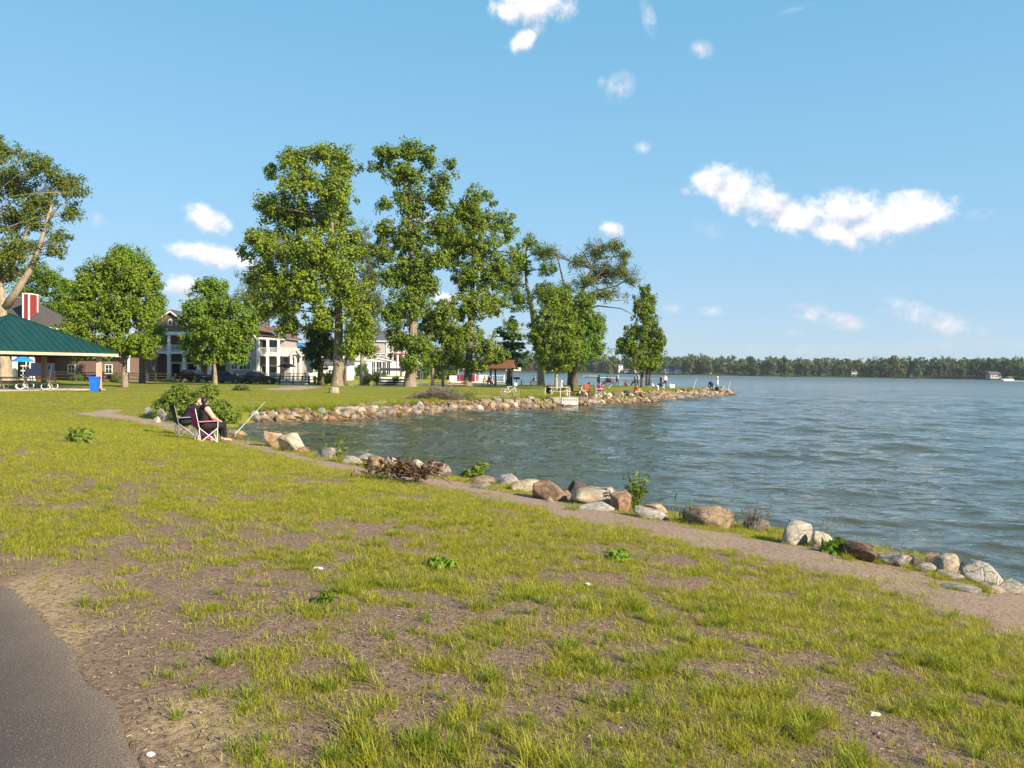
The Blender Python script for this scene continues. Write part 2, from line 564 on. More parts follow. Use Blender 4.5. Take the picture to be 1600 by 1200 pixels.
def rocky(name, c0, c1, c2, wet=False):
    mt, t, b = principled(name, 0.85, 0.25)
    tcn = t.n('ShaderNodeTexCoord')
    oi = t.n('ShaderNodeObjectInfo')
    off = t.n('ShaderNodeVectorMath', {0: tcn.outputs['Object'], 1: oi.outputs['Random']}, operation='ADD').outputs[0]
    n1 = t.noise(off, 2.6, 6, 0.62, 0.6)
    n2 = t.noise(off, 14, 5, 0.7)
    c = t.mix(t.mrange(n1, .36, .62), c0, c1)
    c = t.mix(t.mrange(n2, .52, .72, 0, .75), c, c2)
    vor = t.n('ShaderNodeTexVoronoi', {'Vector': t.mix(0.25, off, t.n('ShaderNodeTexNoise', {'Vector': off, 'Scale': 3.0}).outputs['Color']), 'Scale': 3.2}, feature='DISTANCE_TO_EDGE')
    crack = t.mrange(vor.outputs['Distance'], 0.0, 0.035, 1, 0)
    c = t.mix(t.math('MULTIPLY', crack, 0.45), c, tuple(x * .35 for x in c0))
    # each stone its own shade
    hs = t.n('ShaderNodeHueSaturation', {'Color': c, 'Saturation': 1.0, 'Value': t.math('MULTIPLY_ADD', oi.outputs['Random'], 0.45, 0.62)})
    c = hs.outputs[0]
    # iron-brown stain line where the lake laps
    g = t.n('ShaderNodeNewGeometry')
    z = t.n('ShaderNodeSeparateXYZ', {0: g.outputs['Position']}).outputs[2]
    zz = t.math('MULTIPLY_ADD', t.math('SUBTRACT', n1, 0.5), 0.35, z)
    c = t.mix(t.mrange(zz, WATER + 0.02, WATER + 0.34, 0.85, 0), c, (0.10, 0.052, 0.028))
    t.put(b.inputs['Base Color'], c)
    h = t.math('MULTIPLY_ADD', crack, -0.4, t.math('MULTIPLY_ADD', n2, 0.5, n1))
    bp = t.n('ShaderNodeBump', {'Height': h, 'Strength': 0.7, 'Distance': 0.05})
    t.put(b.inputs['Normal'], bp)
    return mt


def ground_mat():
    mt, t, b = principled('ground_soil_and_lawn', 0.95, 0.1)
    g = t.n('ShaderNodeNewGeometry')
    pos = g.outputs['Position']
    at = t.n('ShaderNodeAttribute', attribute_name='cover')
    sp = t.n('ShaderNodeSeparateColor', {0: at.outputs['Color']})
    grass, trod, sand = sp.outputs[0], sp.outputs[1], sp.outputs[2]
    n1 = t.noise(pos, 1.6, 5, 0.6)
    n2 = t.noise(pos, 23, 6, 0.7)
    n3 = t.noise(pos, 90, 3, 0.6)
    soil = t.mix(t.mrange(n2, .3, .7), (0.165, 0.108, 0.076), (0.41, 0.29, 0.205))
    soil = t.mix(t.mrange(n1, .35, .68, 0, .6), soil, (0.27, 0.18, 0.125))
    # pale straw, chips and pebbles lying in the dirt
    vr = t.n('ShaderNodeTexVoronoi', {'Vector': pos, 'Scale': 42.0, 'Randomness': 1.0})
    vc = t.n('ShaderNodeSeparateColor', {0: vr.outputs['Color']})
    fleck = t.math('MULTIPLY', t.mrange(vr.outputs['Distance'], .22, .34, 1, 0), t.math('GREATER_THAN', vc.outputs[0], 0.8))
    soil = t.mix(t.math('MULTIPLY', fleck, 0.8), soil, t.mix(vc.outputs[1], (0.30, 0.23, 0.17), (0.52, 0.46, 0.40)))
    dk = t.math('MULTIPLY', t.mrange(vr.outputs['Distance'], .2, .36, 1, 0), t.math('LESS_THAN', vc.outputs[0], 0.14))
    soil = t.mix(t.math('MULTIPLY', dk, 0.7), soil, (0.075, 0.05, 0.038))
    path = t.mix(t.mrange(n2, .3, .7), (0.30, 0.21, 0.15), (0.47, 0.35, 0.26))
    path = t.mix(t.math('MULTIPLY', fleck, 0.5), path, (0.46, 0.40, 0.34))
    soil = t.mix(trod, soil, path)
    soil = t.mix(t.math('MULTIPLY', sand, t.mrange(n2, .3, .6)), soil, (0.52, 0.385, 0.215))
    mow = t.noise(t.n('ShaderNodeMapping', {'Vector': pos, 'Scale': (.5, 1.3, 1)}).outputs[0], .35, 4, 0.6)
    lawn = t.mix(t.mrange(n2, .3, .7), (0.13, 0.155, 0.018), (0.25, 0.26, 0.036))
    lawn = t.mix(t.mrange(mow, .35, .65, 0, .7), lawn, (0.27, 0.255, 0.045))
    lawn = t.mix(t.mrange(n3, .5, .75, 0, .5), lawn, (0.10, 0.125, 0.016))
    lawn = t.mix(t.mrange(n1, .55, .75, 0, .35), lawn, (0.23, 0.19, 0.07))
    dist = t.n('ShaderNodeVectorMath', {0: pos}, operation='LENGTH').outputs['Value']
    # close by the green is the blades themselves; between them the thatch is browner
    k = t.math('MULTIPLY', grass, t.mrange(dist, 7, 24, .42, 1.0))
    lawn = t.mix(t.mrange(dist, 250, 420), lawn, (0.05, 0.065, 0.02))     # across the lake: rough undergrowth
    t.put(b.inputs['Base Color'], t.mix(k, soil, lawn))
    h = t.math('MULTIPLY_ADD', n3, 0.4, t.math('MULTIPLY_ADD', fleck, 0.25, n2))
    bp = t.n('ShaderNodeBump', {'Height': h, 'Strength': 1.0, 'Distance': 0.05})
    t.put(b.inputs['Normal'], bp)
    return mt


def asphalt_mat():
    mt, t, b = principled('asphalt', 0.88, 0.25)
    g = t.n('ShaderNodeNewGeometry')
    pos = g.outputs['Position']
    n1 = t.noise(pos, 2.2, 5, 0.6)
    n2 = t.noise(pos, 160, 3, 0.7)
    c = t.mix(t.mrange(n2, .3, .7), (0.042, 0.033, 0.029), (0.118, 0.093, 0.082))
    c = t.mix(t.mrange(n1, .4, .7, 0, .4), c, (0.125, 0.098, 0.083))
    vr = t.n('ShaderNodeTexVoronoi', {'Vector': pos, 'Scale': 95.0})
    vc = t.n('ShaderNodeSeparateColor', {0: vr.outputs['Color']})
    fl = t.math('MULTIPLY', t.mrange(vr.outputs['Distance'], .2, .3, 1, 0), t.math('GREATER_THAN', vc.outputs[0], 0.84))
    c = t.mix(t.math('MULTIPLY', fl, 0.8), c, (0.42, 0.36, 0.31))
    # dust blown over from the verge
    at = t.n('ShaderNodeAttribute', attribute_name='cover')
    t.put(b.inputs['Base Color'], t.mix(t.math('MULTIPLY', at.outputs['Fac'], t.mrange(n2, .35, .6)), c, (0.27, 0.205, 0.15)))
    bp = t.n('ShaderNodeBump', {'Height': t.math('ADD', n2, vr.outputs['Distance']), 'Strength': 0.7, 'Distance': 0.008})
    t.put(b.inputs['Normal'], bp)
    return mt


def water_mat():
    mt, t, b = principled('lake_water', 0.08, 0.5)
    b.inputs['IOR'].default_value = 1.333
    g = t.n('ShaderNodeNewGeometry')
    pos = g.outputs['Position']
    n0 = t.noise(pos, 0.05, 3, 0.6)
    t.put(b.inputs['Base Color'], t.mix(t.mrange(n0, .35, .65), (0.060, 0.064, 0.036), (0.066, 0.074, 0.050)))
    mp = t.n('ShaderNodeMapping', {'Vector': pos, 'Rotation': (0, 0, rad(-14)), 'Scale': (.6, 1, 1)})
    w1 = t.noise(mp.outputs[0], 1.7, 2, 0.45, 0.4)
    w2 = t.noise(mp.outputs[0], 5.2, 3, 0.5, 0.4)
    w3 = t.noise(mp.outputs[0], 0.32, 2, 0.5)
    h = t.math('MULTIPLY_ADD', w2, 0.24, t.math('MULTIPLY_ADD', w1, 0.9, t.math('MULTIPLY', w3, 0.7)))
    bp = t.n('ShaderNodeBump', {'Height': h, 'Strength': 1.0, 'Distance': t.mrange(t.noise(pos, 0.055, 3, .55), .36, .64, 0.12, 0.22)})
    t.put(b.inputs['Normal'], bp)
    # wavelets too small to draw far off make the surface rougher there
    dist = t.n('ShaderNodeVectorMath', {0: pos}, operation='LENGTH').outputs['Value']
    t.put(b.inputs['Roughness'], t.mrange(dist, 12, 420, 0.03, 0.32, False))
    return mt


M = {}
M['ground'], M['asphalt'], M['water'] = ground_mat(), asphalt_mat(), water_mat()
M['oak'] = leafy('oak_leaves', (0.0551, 0.1032, 0.0108), (0.248, 0.3264, 0.0216))
M['maple'] = leafy('maple_leaves', (0.0508, 0.1103, 0.012), (0.2117, 0.3166, 0.0216))
M['lime'] = leafy('yellow_green_maple_leaves', (0.0493, 0.0945, 0.0086), (0.2039, 0.2777, 0.0173))  # leaves of a yellower green than the other maples
M['olive'] = leafy('cottonwood_leaves', (0.0647, 0.1024, 0.0108), (0.1698, 0.2066, 0.0281))
M['pale'] = leafy('willow_leaves', (0.0805, 0.11, 0.028), (0.1725, 0.198, 0.056), 0.42)
M['dark'] = leafy('dark_leaves', (0.0368, 0.0753, 0.0108), (0.105, 0.1569, 0.0192))
M['spruce'] = leafy('conifer_needles', (0.028, 0.062, 0.0216), (0.0788, 0.1318, 0.0384))
M['shrub'] = leafy('shrub_leaves', (0.0788, 0.1318, 0.0144), (0.21, 0.2558, 0.036))
M['far_a'] = leafy('far_leaves_green', (0.0385, 0.0775, 0.0168), (0.105, 0.155, 0.03))
M['far_b'] = leafy('far_leaves_olive', (0.0788, 0.093, 0.0216), (0.175, 0.1783, 0.042))
M['far_c'] = leafy('far_leaves_dark', (0.0262, 0.0558, 0.0168), (0.07, 0.1085, 0.0264))
M['dead'] = leafy('dead_leaves', (0.06, 0.032, 0.017), (0.165, 0.09, 0.045), 0.15)
M['blade'] = leafy('grass_blades', (0.21, 0.235, 0.016), (0.43, 0.41, 0.048), 0.45)
M['blade_dry'] = leafy('dry_grass_blades', (0.22, 0.19, 0.05), (0.38, 0.33, 0.11), 0.35)
M['blade_dark'] = leafy('lush_grass_blades', (0.13, 0.18, 0.014), (0.28, 0.33, 0.03), 0.4)
M['bark'] = bark('oak_bark', (0.12, 0.092, 0.066), (0.30, 0.245, 0.185))
M['bark_dark'] = bark('dark_bark', (0.055, 0.043, 0.034), (0.16, 0.125, 0.095))
M['bark_pale'] = bark('pale_bark', (0.20, 0.165, 0.115), (0.40, 0.335, 0.24))
M['twig'] = bark('dry_twigs', (0.11, 0.085, 0.065), (0.24, 0.195, 0.155))
M['r_pale'] = rocky('limestone', (0.30, 0.265, 0.215), (0.47, 0.43, 0.375), (0.56, 0.52, 0.46))
M['r_cream'] = rocky('cream_stone', (0.34, 0.27, 0.18), (0.52, 0.45, 0.34), (0.60, 0.55, 0.45))
M['r_tan'] = rocky('tan_stone', (0.24, 0.16, 0.09), (0.42, 0.31, 0.20), (0.50, 0.43, 0.34))
M['r_brown'] = rocky('brown_stone', (0.11, 0.072, 0.048), (0.24, 0.16, 0.105), (0.36, 0.28, 0.21))
M['r_rust'] = rocky('rust_stone', (0.17, 0.095, 0.055), (0.31, 0.20, 0.125), (0.46, 0.36, 0.26))
M['r_grey'] = rocky('grey_stone', (0.17, 0.145, 0.125), (0.33, 0.295, 0.26), (0.45, 0.42, 0.38))
M['r_dark'] = rocky('dark_stone', (0.07, 0.055, 0.045), (0.15, 0.12, 0.10), (0.25, 0.21, 0.18))
M['white'] = plain('white_paint', (0.78, 0.77, 0.74), 0.5, 0.06)
M['offwhite'] = plain('weathered_white', (0.62, 0.59, 0.53), 0.6, 0.15)
M['glass'] = plain('window_glass', (0.03, 0.035, 0.045), 0.08, 0.3, 1.5, spec=0.6)
M['brown_wall'] = plain('brown_siding', (0.17, 0.115, 0.09), 0.8, 0.1, 2)
M['grey_wall'] = plain('grey_siding', (0.40, 0.375, 0.34), 0.8, 0.06, 2)
M['tan_wall'] = plain('taupe_siding', (0.36, 0.32, 0.28), 0.8, 0.07, 2)
M['red_wall'] = plain('red_siding', (0.24, 0.035, 0.035), 0.75, 0.1, 2)
M['teal_wall'] = plain('pale_blue_siding', (0.52, 0.62, 0.64), 0.7, 0.07, 2)
M['roof_dark'] = plain('dark_shingles', (0.075, 0.068, 0.066), 0.9, 0.25, 4)
M['roof_rust'] = plain('rust_shingles', (0.15, 0.083, 0.056), 0.9, 0.3, 4)
M['roof_slate'] = plain('slate_shingles', (0.10, 0.10, 0.125), 0.85, 0.15, 3)
M['roof_green'] = plain('green_metal_roof', (0.007, 0.043, 0.036), 0.42, 0.12, 1.2, spec=0.5)
M['roof_brown'] = plain('brown_shingles', (0.16, 0.075, 0.045), 0.9, 0.3, 5)
M['wood'] = plain('weathered_wood', (0.22, 0.16, 0.11), 0.85, 0.3, 5, bump=.3)
M['wood_dark'] = plain('dark_wood', (0.06, 0.043, 0.032), 0.85, 0.3, 5)
M['wood_orange'] = plain('varnished_wood', (0.38, 0.15, 0.045), 0.5, 0.25, 5)
M['wood_pale'] = plain('pale_post_wood', (0.48, 0.36, 0.27), 0.75, 0.15, 4)
M['concrete'] = plain('concrete', (0.36, 0.32, 0.27), 0.9, 0.2, 2.5, bump=.2)
M['black'] = plain('black_cloth', (0.013, 0.013, 0.016), 0.85, 0.3, 8)
M['charcoal'] = plain('charcoal_cloth', (0.04, 0.042, 0.05), 0.85, 0.25, 8)
M['navy'] = plain('navy_cloth', (0.02, 0.03, 0.075), 0.85, 0.25, 8)
M['grey_cloth'] = plain('grey_cloth', (0.22, 0.23, 0.25), 0.85, 0.2, 8)
M['white_cloth'] = plain('white_cloth', (0.72, 0.71, 0.70), 0.85, 0.08, 8)
M['pink'] = plain('hot_pink_cloth', (0.62, 0.03, 0.24), 0.75, 0.15, 8)
M['rose'] = plain('rose_pink_cloth', (0.70, 0.16, 0.27), 0.75, 0.15, 8)
M['magenta'] = plain('dark_magenta_cloth', (0.33, 0.02, 0.12), 0.75, 0.15, 8)
M['red'] = plain('red_cloth', (0.62, 0.035, 0.02), 0.75, 0.12, 8)
M['rust_cloth'] = plain('rust_red_cloth', (0.27, 0.055, 0.03), 0.8, 0.15, 8)
M['maroon'] = plain('maroon_cloth', (0.25, 0.015, 0.035), 0.8, 0.15, 8)
M['cyan'] = plain('turquoise_plastic', (0.06, 0.50, 0.58), 0.5, 0.1, 8)
M['denim'] = plain('denim', (0.075, 0.11, 0.20), 0.85, 0.2, 8)
M['khaki'] = plain('khaki_cloth', (0.36, 0.29, 0.20), 0.85, 0.15, 8)
M['skin'] = plain('skin', (0.56, 0.33, 0.235), 0.55, 0.08, 9)
M['skin_tan'] = plain('tanned_skin', (0.36, 0.19, 0.12), 0.55, 0.08, 9)
M['hair_dark'] = plain('dark_hair', (0.018, 0.012, 0.010), 0.5, 0.3, 30)
M['hair_brown'] = plain('brown_hair', (0.075, 0.04, 0.022), 0.5, 0.3, 30)
M['hair_blond'] = plain('reddish_blond_hair', (0.22, 0.095, 0.035), 0.5, 0.25, 30)
M['hair_white'] = plain('white_hair', (0.70, 0.67, 0.60), 0.55, 0.1, 30)
M['metal_white'] = plain('white_pipe', (0.74, 0.73, 0.71), 0.4, 0.08, 8, spec=0.5)
M['metal_grey'] = plain('grey_metal', (0.34, 0.35, 0.37), 0.4, 0.15, 8, 0.6)
M['metal_dark'] = plain('dark_metal', (0.035, 0.035, 0.038), 0.45, 0.2, 8)
M['blue_bin'] = plain('blue_plastic', (0.01, 0.12, 0.62), 0.4, 0.08, 3, spec=0.5)
M['blue_tarp'] = plain('blue_canvas', (0.02, 0.22, 0.62), 0.6, 0.12, 3)
M['car_blue'] = plain('dark_blue_car_paint', (0.012, 0.022, 0.06), 0.25, 0.1, 2, spec=0.7)
M['car_black'] = plain('black_car_paint', (0.012, 0.013, 0.016), 0.25, 0.1, 2, spec=0.7)
M['rubber'] = plain('rubber', (0.018, 0.017, 0.016), 0.85, 0.2, 10)
M['red_paint'] = plain('red_paint', (0.50, 0.025, 0.03), 0.5, 0.12, 4)
M['yellow'] = plain('yellow_paint', (0.62, 0.43, 0.05), 0.6, 0.1, 4)
M['tan_net'] = plain('tan_plaster', (0.50, 0.43, 0.34), 0.8, 0.1, 3)
M['foam'] = plain('churned_foam', (0.75, 0.77, 0.78), 0.7, 0.1, 1)

# ------------------------------------------------------------------ ground, asphalt, lake
ang = np.concatenate([np.linspace(-180, -48, 44, endpoint=False), np.linspace(-48, 46, 330, endpoint=False), np.linspace(46, 180, 44, endpoint=False)])
rings = [0.35]
while rings[-1] < 175:
    rings.append(rings[-1] * (1.014 if rings[-1] > 2.5 else 1.12))
while rings[-1] < 2600:
    rings.append(rings[-1] * 1.09)
rings = np.array(rings)
AA, RR = np.meshgrid(np.radians(ang), rings)
gx, gy = (RR * np.sin(AA)).ravel(), (RR * np.cos(AA)).ravel()
gd = shore_dist(gx, gy)
gzv = gz(gx, gy, gd)
# the soil sinks under the asphalt
asd = asphalt_side(gx, gy)
gzv = np.where(asd < -0.05, np.minimum(gzv, -0.03), gzv)
nr, na = len(rings), len(ang)
ii = np.arange(nr * na).reshape(nr, na)
i2 = np.roll(ii, -1, axis=1)
quads = np.stack([ii[:-1], ii[1:], i2[1:], i2[:-1]], -1).reshape(-1, 4)
verts = np.stack([gx, gy, gzv], -1)
verts = np.vstack([verts, [[0, 0, 0.0]]])
tris = np.stack([np.full(na, nr * na), ii[0], i2[0]], -1)
gme = raw_mesh('ground', verts, quads[:, ::-1], tris[:, ::-1], smooth=True)
cv, tr_, sd_ = cover(gx, gy, gd)
att = gme.attributes.new('cover', 'FLOAT_COLOR', 'POINT')
buf = np.ones((len(verts), 4), np.float32)
buf[:-1, 0], buf[:-1, 1], buf[:-1, 2] = cv, tr_, sd_
att.data.foreach_set('color', buf.ravel())
tag(link_mesh('ground', gme, M['ground']), kind='structure')

# asphalt path: a strip from its ragged edge towards the left
ex = np.array(ASPH_EDGE)
seg = np.concatenate([[0], np.cumsum(np.hypot(*np.diff(ex, axis=0).T))])
sp_ = np.linspace(0, seg[-1], 420)
px_, py_ = np.interp(sp_, seg, ex[:, 0]), np.interp(sp_, seg, ex[:, 1])
k_ = np.ones(15) / 15
for _ in range(2):
    px_[8:-8] = np.convolve(px_, k_, 'same')[8:-8]
    py_[8:-8] = np.convolve(py_, k_, 'same')[8:-8]
tx, ty = np.gradient(px_), np.gradient(py_)
tl = np.hypot(tx, ty)
nx_, ny_ = ty / tl, -tx / tl      # one of the two sides; make it point at the asphalt
if asphalt_side(px_[200:201] + nx_[200] * .3, py_[200:201] + ny_[200] * .3)[0] > 0:
    nx_, ny_ = -nx_, -ny_
rag = 0.07 * (fbm(sp_ * 3.1, sp_ * 0, 4, 61, .65) - 0.5) * 2
offs = [0.0, 0.03, 0.08, 0.2, 0.5, 1.0, 1.7, 2.6]
av, ac = [], []
for j, o_ in enumerate(offs):
    rr_ = rag * max(0, 1 - o_ / 0.5)
    x_, y_ = px_ + nx_ * (o_ + rr_), py_ + ny_ * (o_ + rr_)
    z_ = np.full_like(x_, 0.012) if j else np.full_like(x_, -0.02)
    z_ = z_ + (0.006 if j > 1 else 0)
    av.append(np.stack([x_, y_, z_], -1))
    ac.append(np.full(len(x_), max(0, 1 - o_ / 0.35)))
nn = len(sp_)
ai = np.arange(nn * len(offs)).reshape(len(offs), nn)
aq = np.stack([ai[:-1, :-1], ai[:-1, 1:], ai[1:, 1:], ai[1:, :-1]], -1).reshape(-1, 4)
ame = raw_mesh('asphalt_path', np.vstack(av), aq, smooth=True)
att = ame.attributes.new('cover', 'FLOAT_COLOR', 'POINT')
att.data.foreach_set('color', np.repeat(np.concatenate(ac), 4).astype(np.float32))
tag(link_mesh('path', ame, M['asphalt']), kind='structure')

# lake: a sheet with real chop near the shore
ang = np.concatenate([np.linspace(-60, -24, 30, endpoint=False), np.linspace(-24, 44, 420, endpoint=False), np.linspace(44, 150, 50)])
rings = [5.0]
while rings[-1] < 120:
    rings.append(rings[-1] * 1.0075)
while rings[-1] < 2600:
    rings.append(rings[-1] * 1.06)
rings = np.array(rings)
AA, RR = np.meshgrid(np.radians(ang), rings)
wx, wy = (RR * np.sin(AA)).ravel(), (RR * np.cos(AA)).ravel()
wz = np.zeros_like(wx)
for k in range(26):
    lam = 0.55 * 1.13 ** k * (0.9 + .2 * R.random())
    if lam > 7: lam = 0.6 + R.random() * 2.5
    th = rad(70 + R.gauss(0, 22))      # wind across the lake, crests nearly side on to the view
    kx, ky = math.cos(th) * 2 * math.pi / lam, math.sin(th) * 2 * math.pi / lam
    ph = R.random() * 6.28 + 1.6 * fbm(wx * .11 + k, wy * .11, 2, k)
    fade = np.clip(1.6 - RR.ravel() * 0.012 / lam * 1.2, 0, 1)
    s_ = np.sin(kx * wx + ky * wy + ph)
    wz += 0.0068 * lam ** 0.75 * fade * (s_ + 0.25 * s_ * s_)
wz *= np.interp(RR.ravel(), [5, 90, 260], [1, 1, 0]) * (0.55 + 0.9 * fbm(wx * .07, wy * .1, 3, 77))
nr, na = len(rings), len(ang)
ii = np.arange(nr * na).reshape(nr, na)
quads = np.stack([ii[:-1, :-1], ii[:-1, 1:], ii[1:, 1:], ii[1:, :-1]], -1).reshape(-1, 4)
wme = raw_mesh('lake_water', np.stack([wx, wy, WATER + wz], -1), quads, smooth=True)
tag(link_mesh('water', wme, M['water']), kind='structure')

# ------------------------------------------------------------------ scatter with geometry nodes


def scatter(name, pts, rot, scl, idx, variants):
    me = bpy.data.meshes.new(name)
    me.vertices.add(len(pts))
    me.vertices.foreach_set('co', np.asarray(pts, np.float32).ravel())
    a = me.attributes.new('rot', 'FLOAT_VECTOR', 'POINT'); a.data.foreach_set('vector', np.asarray(rot, np.float32).ravel())
    a = me.attributes.new('scl', 'FLOAT', 'POINT'); a.data.foreach_set('value', np.asarray(scl, np.float32))
    a = me.attributes.new('idx', 'INT', 'POINT'); a.data.foreach_set('value', np.asarray(idx, np.int32))
    ob = bpy.data.objects.new(name, me)
    COL.objects.link(ob)
    ng = bpy.data.node_groups.new(name, 'GeometryNodeTree')
    ng.interface.new_socket('Geometry', in_out='INPUT', socket_type='NodeSocketGeometry')
    ng.interface.new_socket('Geometry', in_out='OUTPUT', socket_type='NodeSocketGeometry')
    t = NT(ng)
    gi, go = t.n('NodeGroupInput'), t.n('NodeGroupOutput')
    jn = t.n('GeometryNodeJoinGeometry')
    for v in reversed(variants):      # a join lists its newest link first
        oi = t.n('GeometryNodeObjectInfo')
        oi.inputs['Object'].default_value = v
        oi.inputs['As Instance'].default_value = True
        ng.links.new(oi.outputs['Geometry'], jn.inputs[0])
    na_ = []
    for nm, dt in (('rot', 'FLOAT_VECTOR'), ('scl', 'FLOAT'), ('idx', 'INT')):
        nd = t.n('GeometryNodeInputNamedAttribute', data_type=dt)
        nd.inputs[0].default_value = nm
        na_.append(nd.outputs[0])
    ip = t.n('GeometryNodeInstanceOnPoints')
    ng.links.new(gi.outputs[0], ip.inputs['Points'])
    ng.links.new(jn.outputs[0], ip.inputs['Instance'])
    ip.inputs['Pick Instance'].default_value = True
    ng.links.new(na_[2], ip.inputs['Instance Index'])
    ng.links.new(na_[0], ip.inputs['Rotation'])
    ng.links.new(na_[1], ip.inputs['Scale'])
    ng.links.new(ip.outputs[0], go.inputs[0])
    md = ob.modifiers.new('scatter', 'NODES')
    md.node_group = ng
    return tag(ob, kind='stuff')


def blades(n, h0, h1, spread, lean, width, mat, seg=2, seed=0):
    """one clump of grass blades as a mesh object outside the scene, for scattering"""
    q = np.random.default_rng(seed)
    V, Q, Tn = [], [], []
    for i in range(n):
        a = q.random() * 6.283
        r = spread * math.sqrt(q.random())
        bx, by = r * math.cos(a), r * math.sin(a)
        a2 = a + q.normal(0, .8)
        h = h0 + (h1 - h0) * q.random() ** 1.5
        ln = lean * (0.3 + q.random()) * h
        w = width * (0.7 + .6 * q.random())
        sx, sy = -math.sin(a2) * w / 2, math.cos(a2) * w / 2
        o = len(V)
        for k in range(seg):
            f = k / seg
            ox, oy = bx + math.cos(a2) * ln * f ** 1.8, by + math.sin(a2) * ln * f ** 1.8
            ww = 1 - 0.35 * f
            z = h * (f - 0.12 * f * f) if k else -0.01
            V += [(ox + sx * ww, oy + sy * ww, z), (ox - sx * ww, oy - sy * ww, z)]
        V.append((bx + math.cos(a2) * ln, by + math.sin(a2) * ln, h * 0.88))
        for k in range(seg - 1):
            Q.append((o + 2 * k, o + 2 * k + 1, o + 2 * k + 3, o + 2 * k + 2))
        Tn.append((o + 2 * seg - 2, o + 2 * seg - 1, o + 2 * seg))
    me = raw_mesh('blades', V, Q, Tn)
    me.materials.append(mat)
    return bpy.data.objects.new('blades', me)


turf = [blades(40, .012, .055, .085, 1.0, .0042, M['blade'], 2, i) for i in range(4)] + \
       [blades(28, .012, .05, .09, 1.2, .004, M['blade_dry'], 2, 40 + i) for i in range(2)]
tuft = [blades(46, .03, .14, .06, 1.0, .0046, M['blade'], 3, 10 + i) for i in range(4)] + \
       [blades(40, .04, .15, .045, .9, .0056, M['blade_dark'], 3, 20 + i) for i in range(3)]
tall = [blades(34, .12, .42, .09, .45, .008, M['blade_dark'], 3, 30 + i) for i in range(3)] + \
       [blades(26, .12, .40, .10, .5, .007, M['blade'], 3, 35 + i) for i in range(2)]
VAR = turf + tuft + tall
pts, rot, scl, idx = [], [], [], []


def strew(x, y, kinds, s0, s1, zoff=0.0):
    n = len(x)
    if not n: return
    z = gz(x, y) + zoff
    pts.append(np.stack([x, y, z], -1))
    rot.append(np.stack([rng.normal(0, .08, n), rng.normal(0, .08, n), rng.random(n) * 6.283], -1))
    scl.append(s0 + (s1 - s0) * rng.random(n))
    idx.append(rng.choice(kinds, n))


def sample(n, r0, r1, a0, a1, power=1.0):
    """points in a ring sector, denser close by when power > 0"""
    u = rng.random(n)
    r = r0 * (r1 / r0) ** u if power == 0 else np.sqrt(r0 ** 2 + u * (r1 ** 2 - r0 ** 2))
    a = np.radians(a0 + (a1 - a0) * rng.random(n))
    return r * np.sin(a), r * np.cos(a)


# turf: bands of growing radius and growing clumps
for r0, r1, n, s0, s1 in [(2.4, 6, 11500, .55, 1.05), (6, 11, 21000, .6, 1.2), (11, 19, 26000, .7, 1.5), (19, 34, 24000, 1.0, 1.9), (34, 60, 14000, 1.3, 2.2)]:
    x, y = sample(n, r0, r1, -46, 44)
    d = shore_dist(x, y)
    c, tr, sd = cover(x, y, d)
    k = (d > .9) & (asphalt_side(x, y) > .06) & (rng.random(n) < c ** 1.3 * np.interp(np.hypot(x, y), [3, 8, 16, 24], [.62, .68, .78, .95]) + 0.05 * (tr < .3))
    strew(x[k], y[k], [0, 1, 2, 3, 0, 1, 2, 3, 4, 5], s0, s1)
# single tufts standing up from the turf, most of them close by where the grass is thin
for r0, r1, n, s0, s1 in [(2.4, 6, 5600, .3, .95), (6, 12, 8000, .3, .8), (12, 22, 4200, .4, .8)]:
    x, y = sample(n, r0, r1, -46, 44)
    d = shore_dist(x, y)
    c, tr, sd = cover(x, y, d)
    clus = sstep(.5, .62, fbm(x * 1.9, y * 1.9, 2, 55))
    k = (d > .9) & (asphalt_side(x, y) > .12) & (rng.random(n) < (c * 0.45 + 0.08) * (0.2 + clus) * (1 - .9 * tr))
    kk = [6, 7, 8, 9, 6, 7, 8, 9, 10, 11, 12] if r0 > 3 else [6, 7, 8, 9, 10, 11, 12]
    strew(x[k], y[k], kk, s0, s1)
# long grass and weeds among and before the near rocks
sh = np.array(NEAR_SHORE + [(-11.2, 29), (-12.7, 32), (-13.6, 36)])
sl_ = np.concatenate([[0], np.cumsum(np.hypot(*np.diff(sh, axis=0).T))])
n = 2600
u = rng.random(n) * sl_[-1]
x, y = np.interp(u, sl_, sh[:, 0]) + rng.normal(0, .5, n), np.interp(u, sl_, sh[:, 1]) + rng.normal(0, .5, n)
d = shore_dist(x, y)
k = (d > .25) & (d < 1.35) & (rng.random(n) < 1.25 * sstep(.42, .58, fbm(x * 1.3, y * 1.3, 2, 71)))
strew(x[k], y[k], [10, 11, 12, 13, 14, 15, 16, 17], .45, 1.0)
sh = np.array(FAR_SHORE)
sl_ = np.concatenate([[0], np.cumsum(np.hypot(*np.diff(sh, axis=0).T))])
n = 5200
u = rng.random(n) ** 1.5 * sl_[-1] * .85
x, y = np.interp(u, sl_, sh[:, 0]) + rng.normal(0, 1.2, n), np.interp(u, sl_, sh[:, 1]) + np.abs(rng.normal(1.7, .8, n))
d = shore_dist(x, y)
k = (d > 1.0) & (d < 3.4) & (rng.random(n) < sstep(.40, .55, fbm(x * .5, y * .5, 2, 81)))
strew(x[k], y[k], [10, 11, 12, 13, 14, 15, 16, 17], .7, 1.3)
scatter('grass', np.vstack(pts), np.vstack(rot), np.concatenate(scl), np.concatenate(idx), VAR)

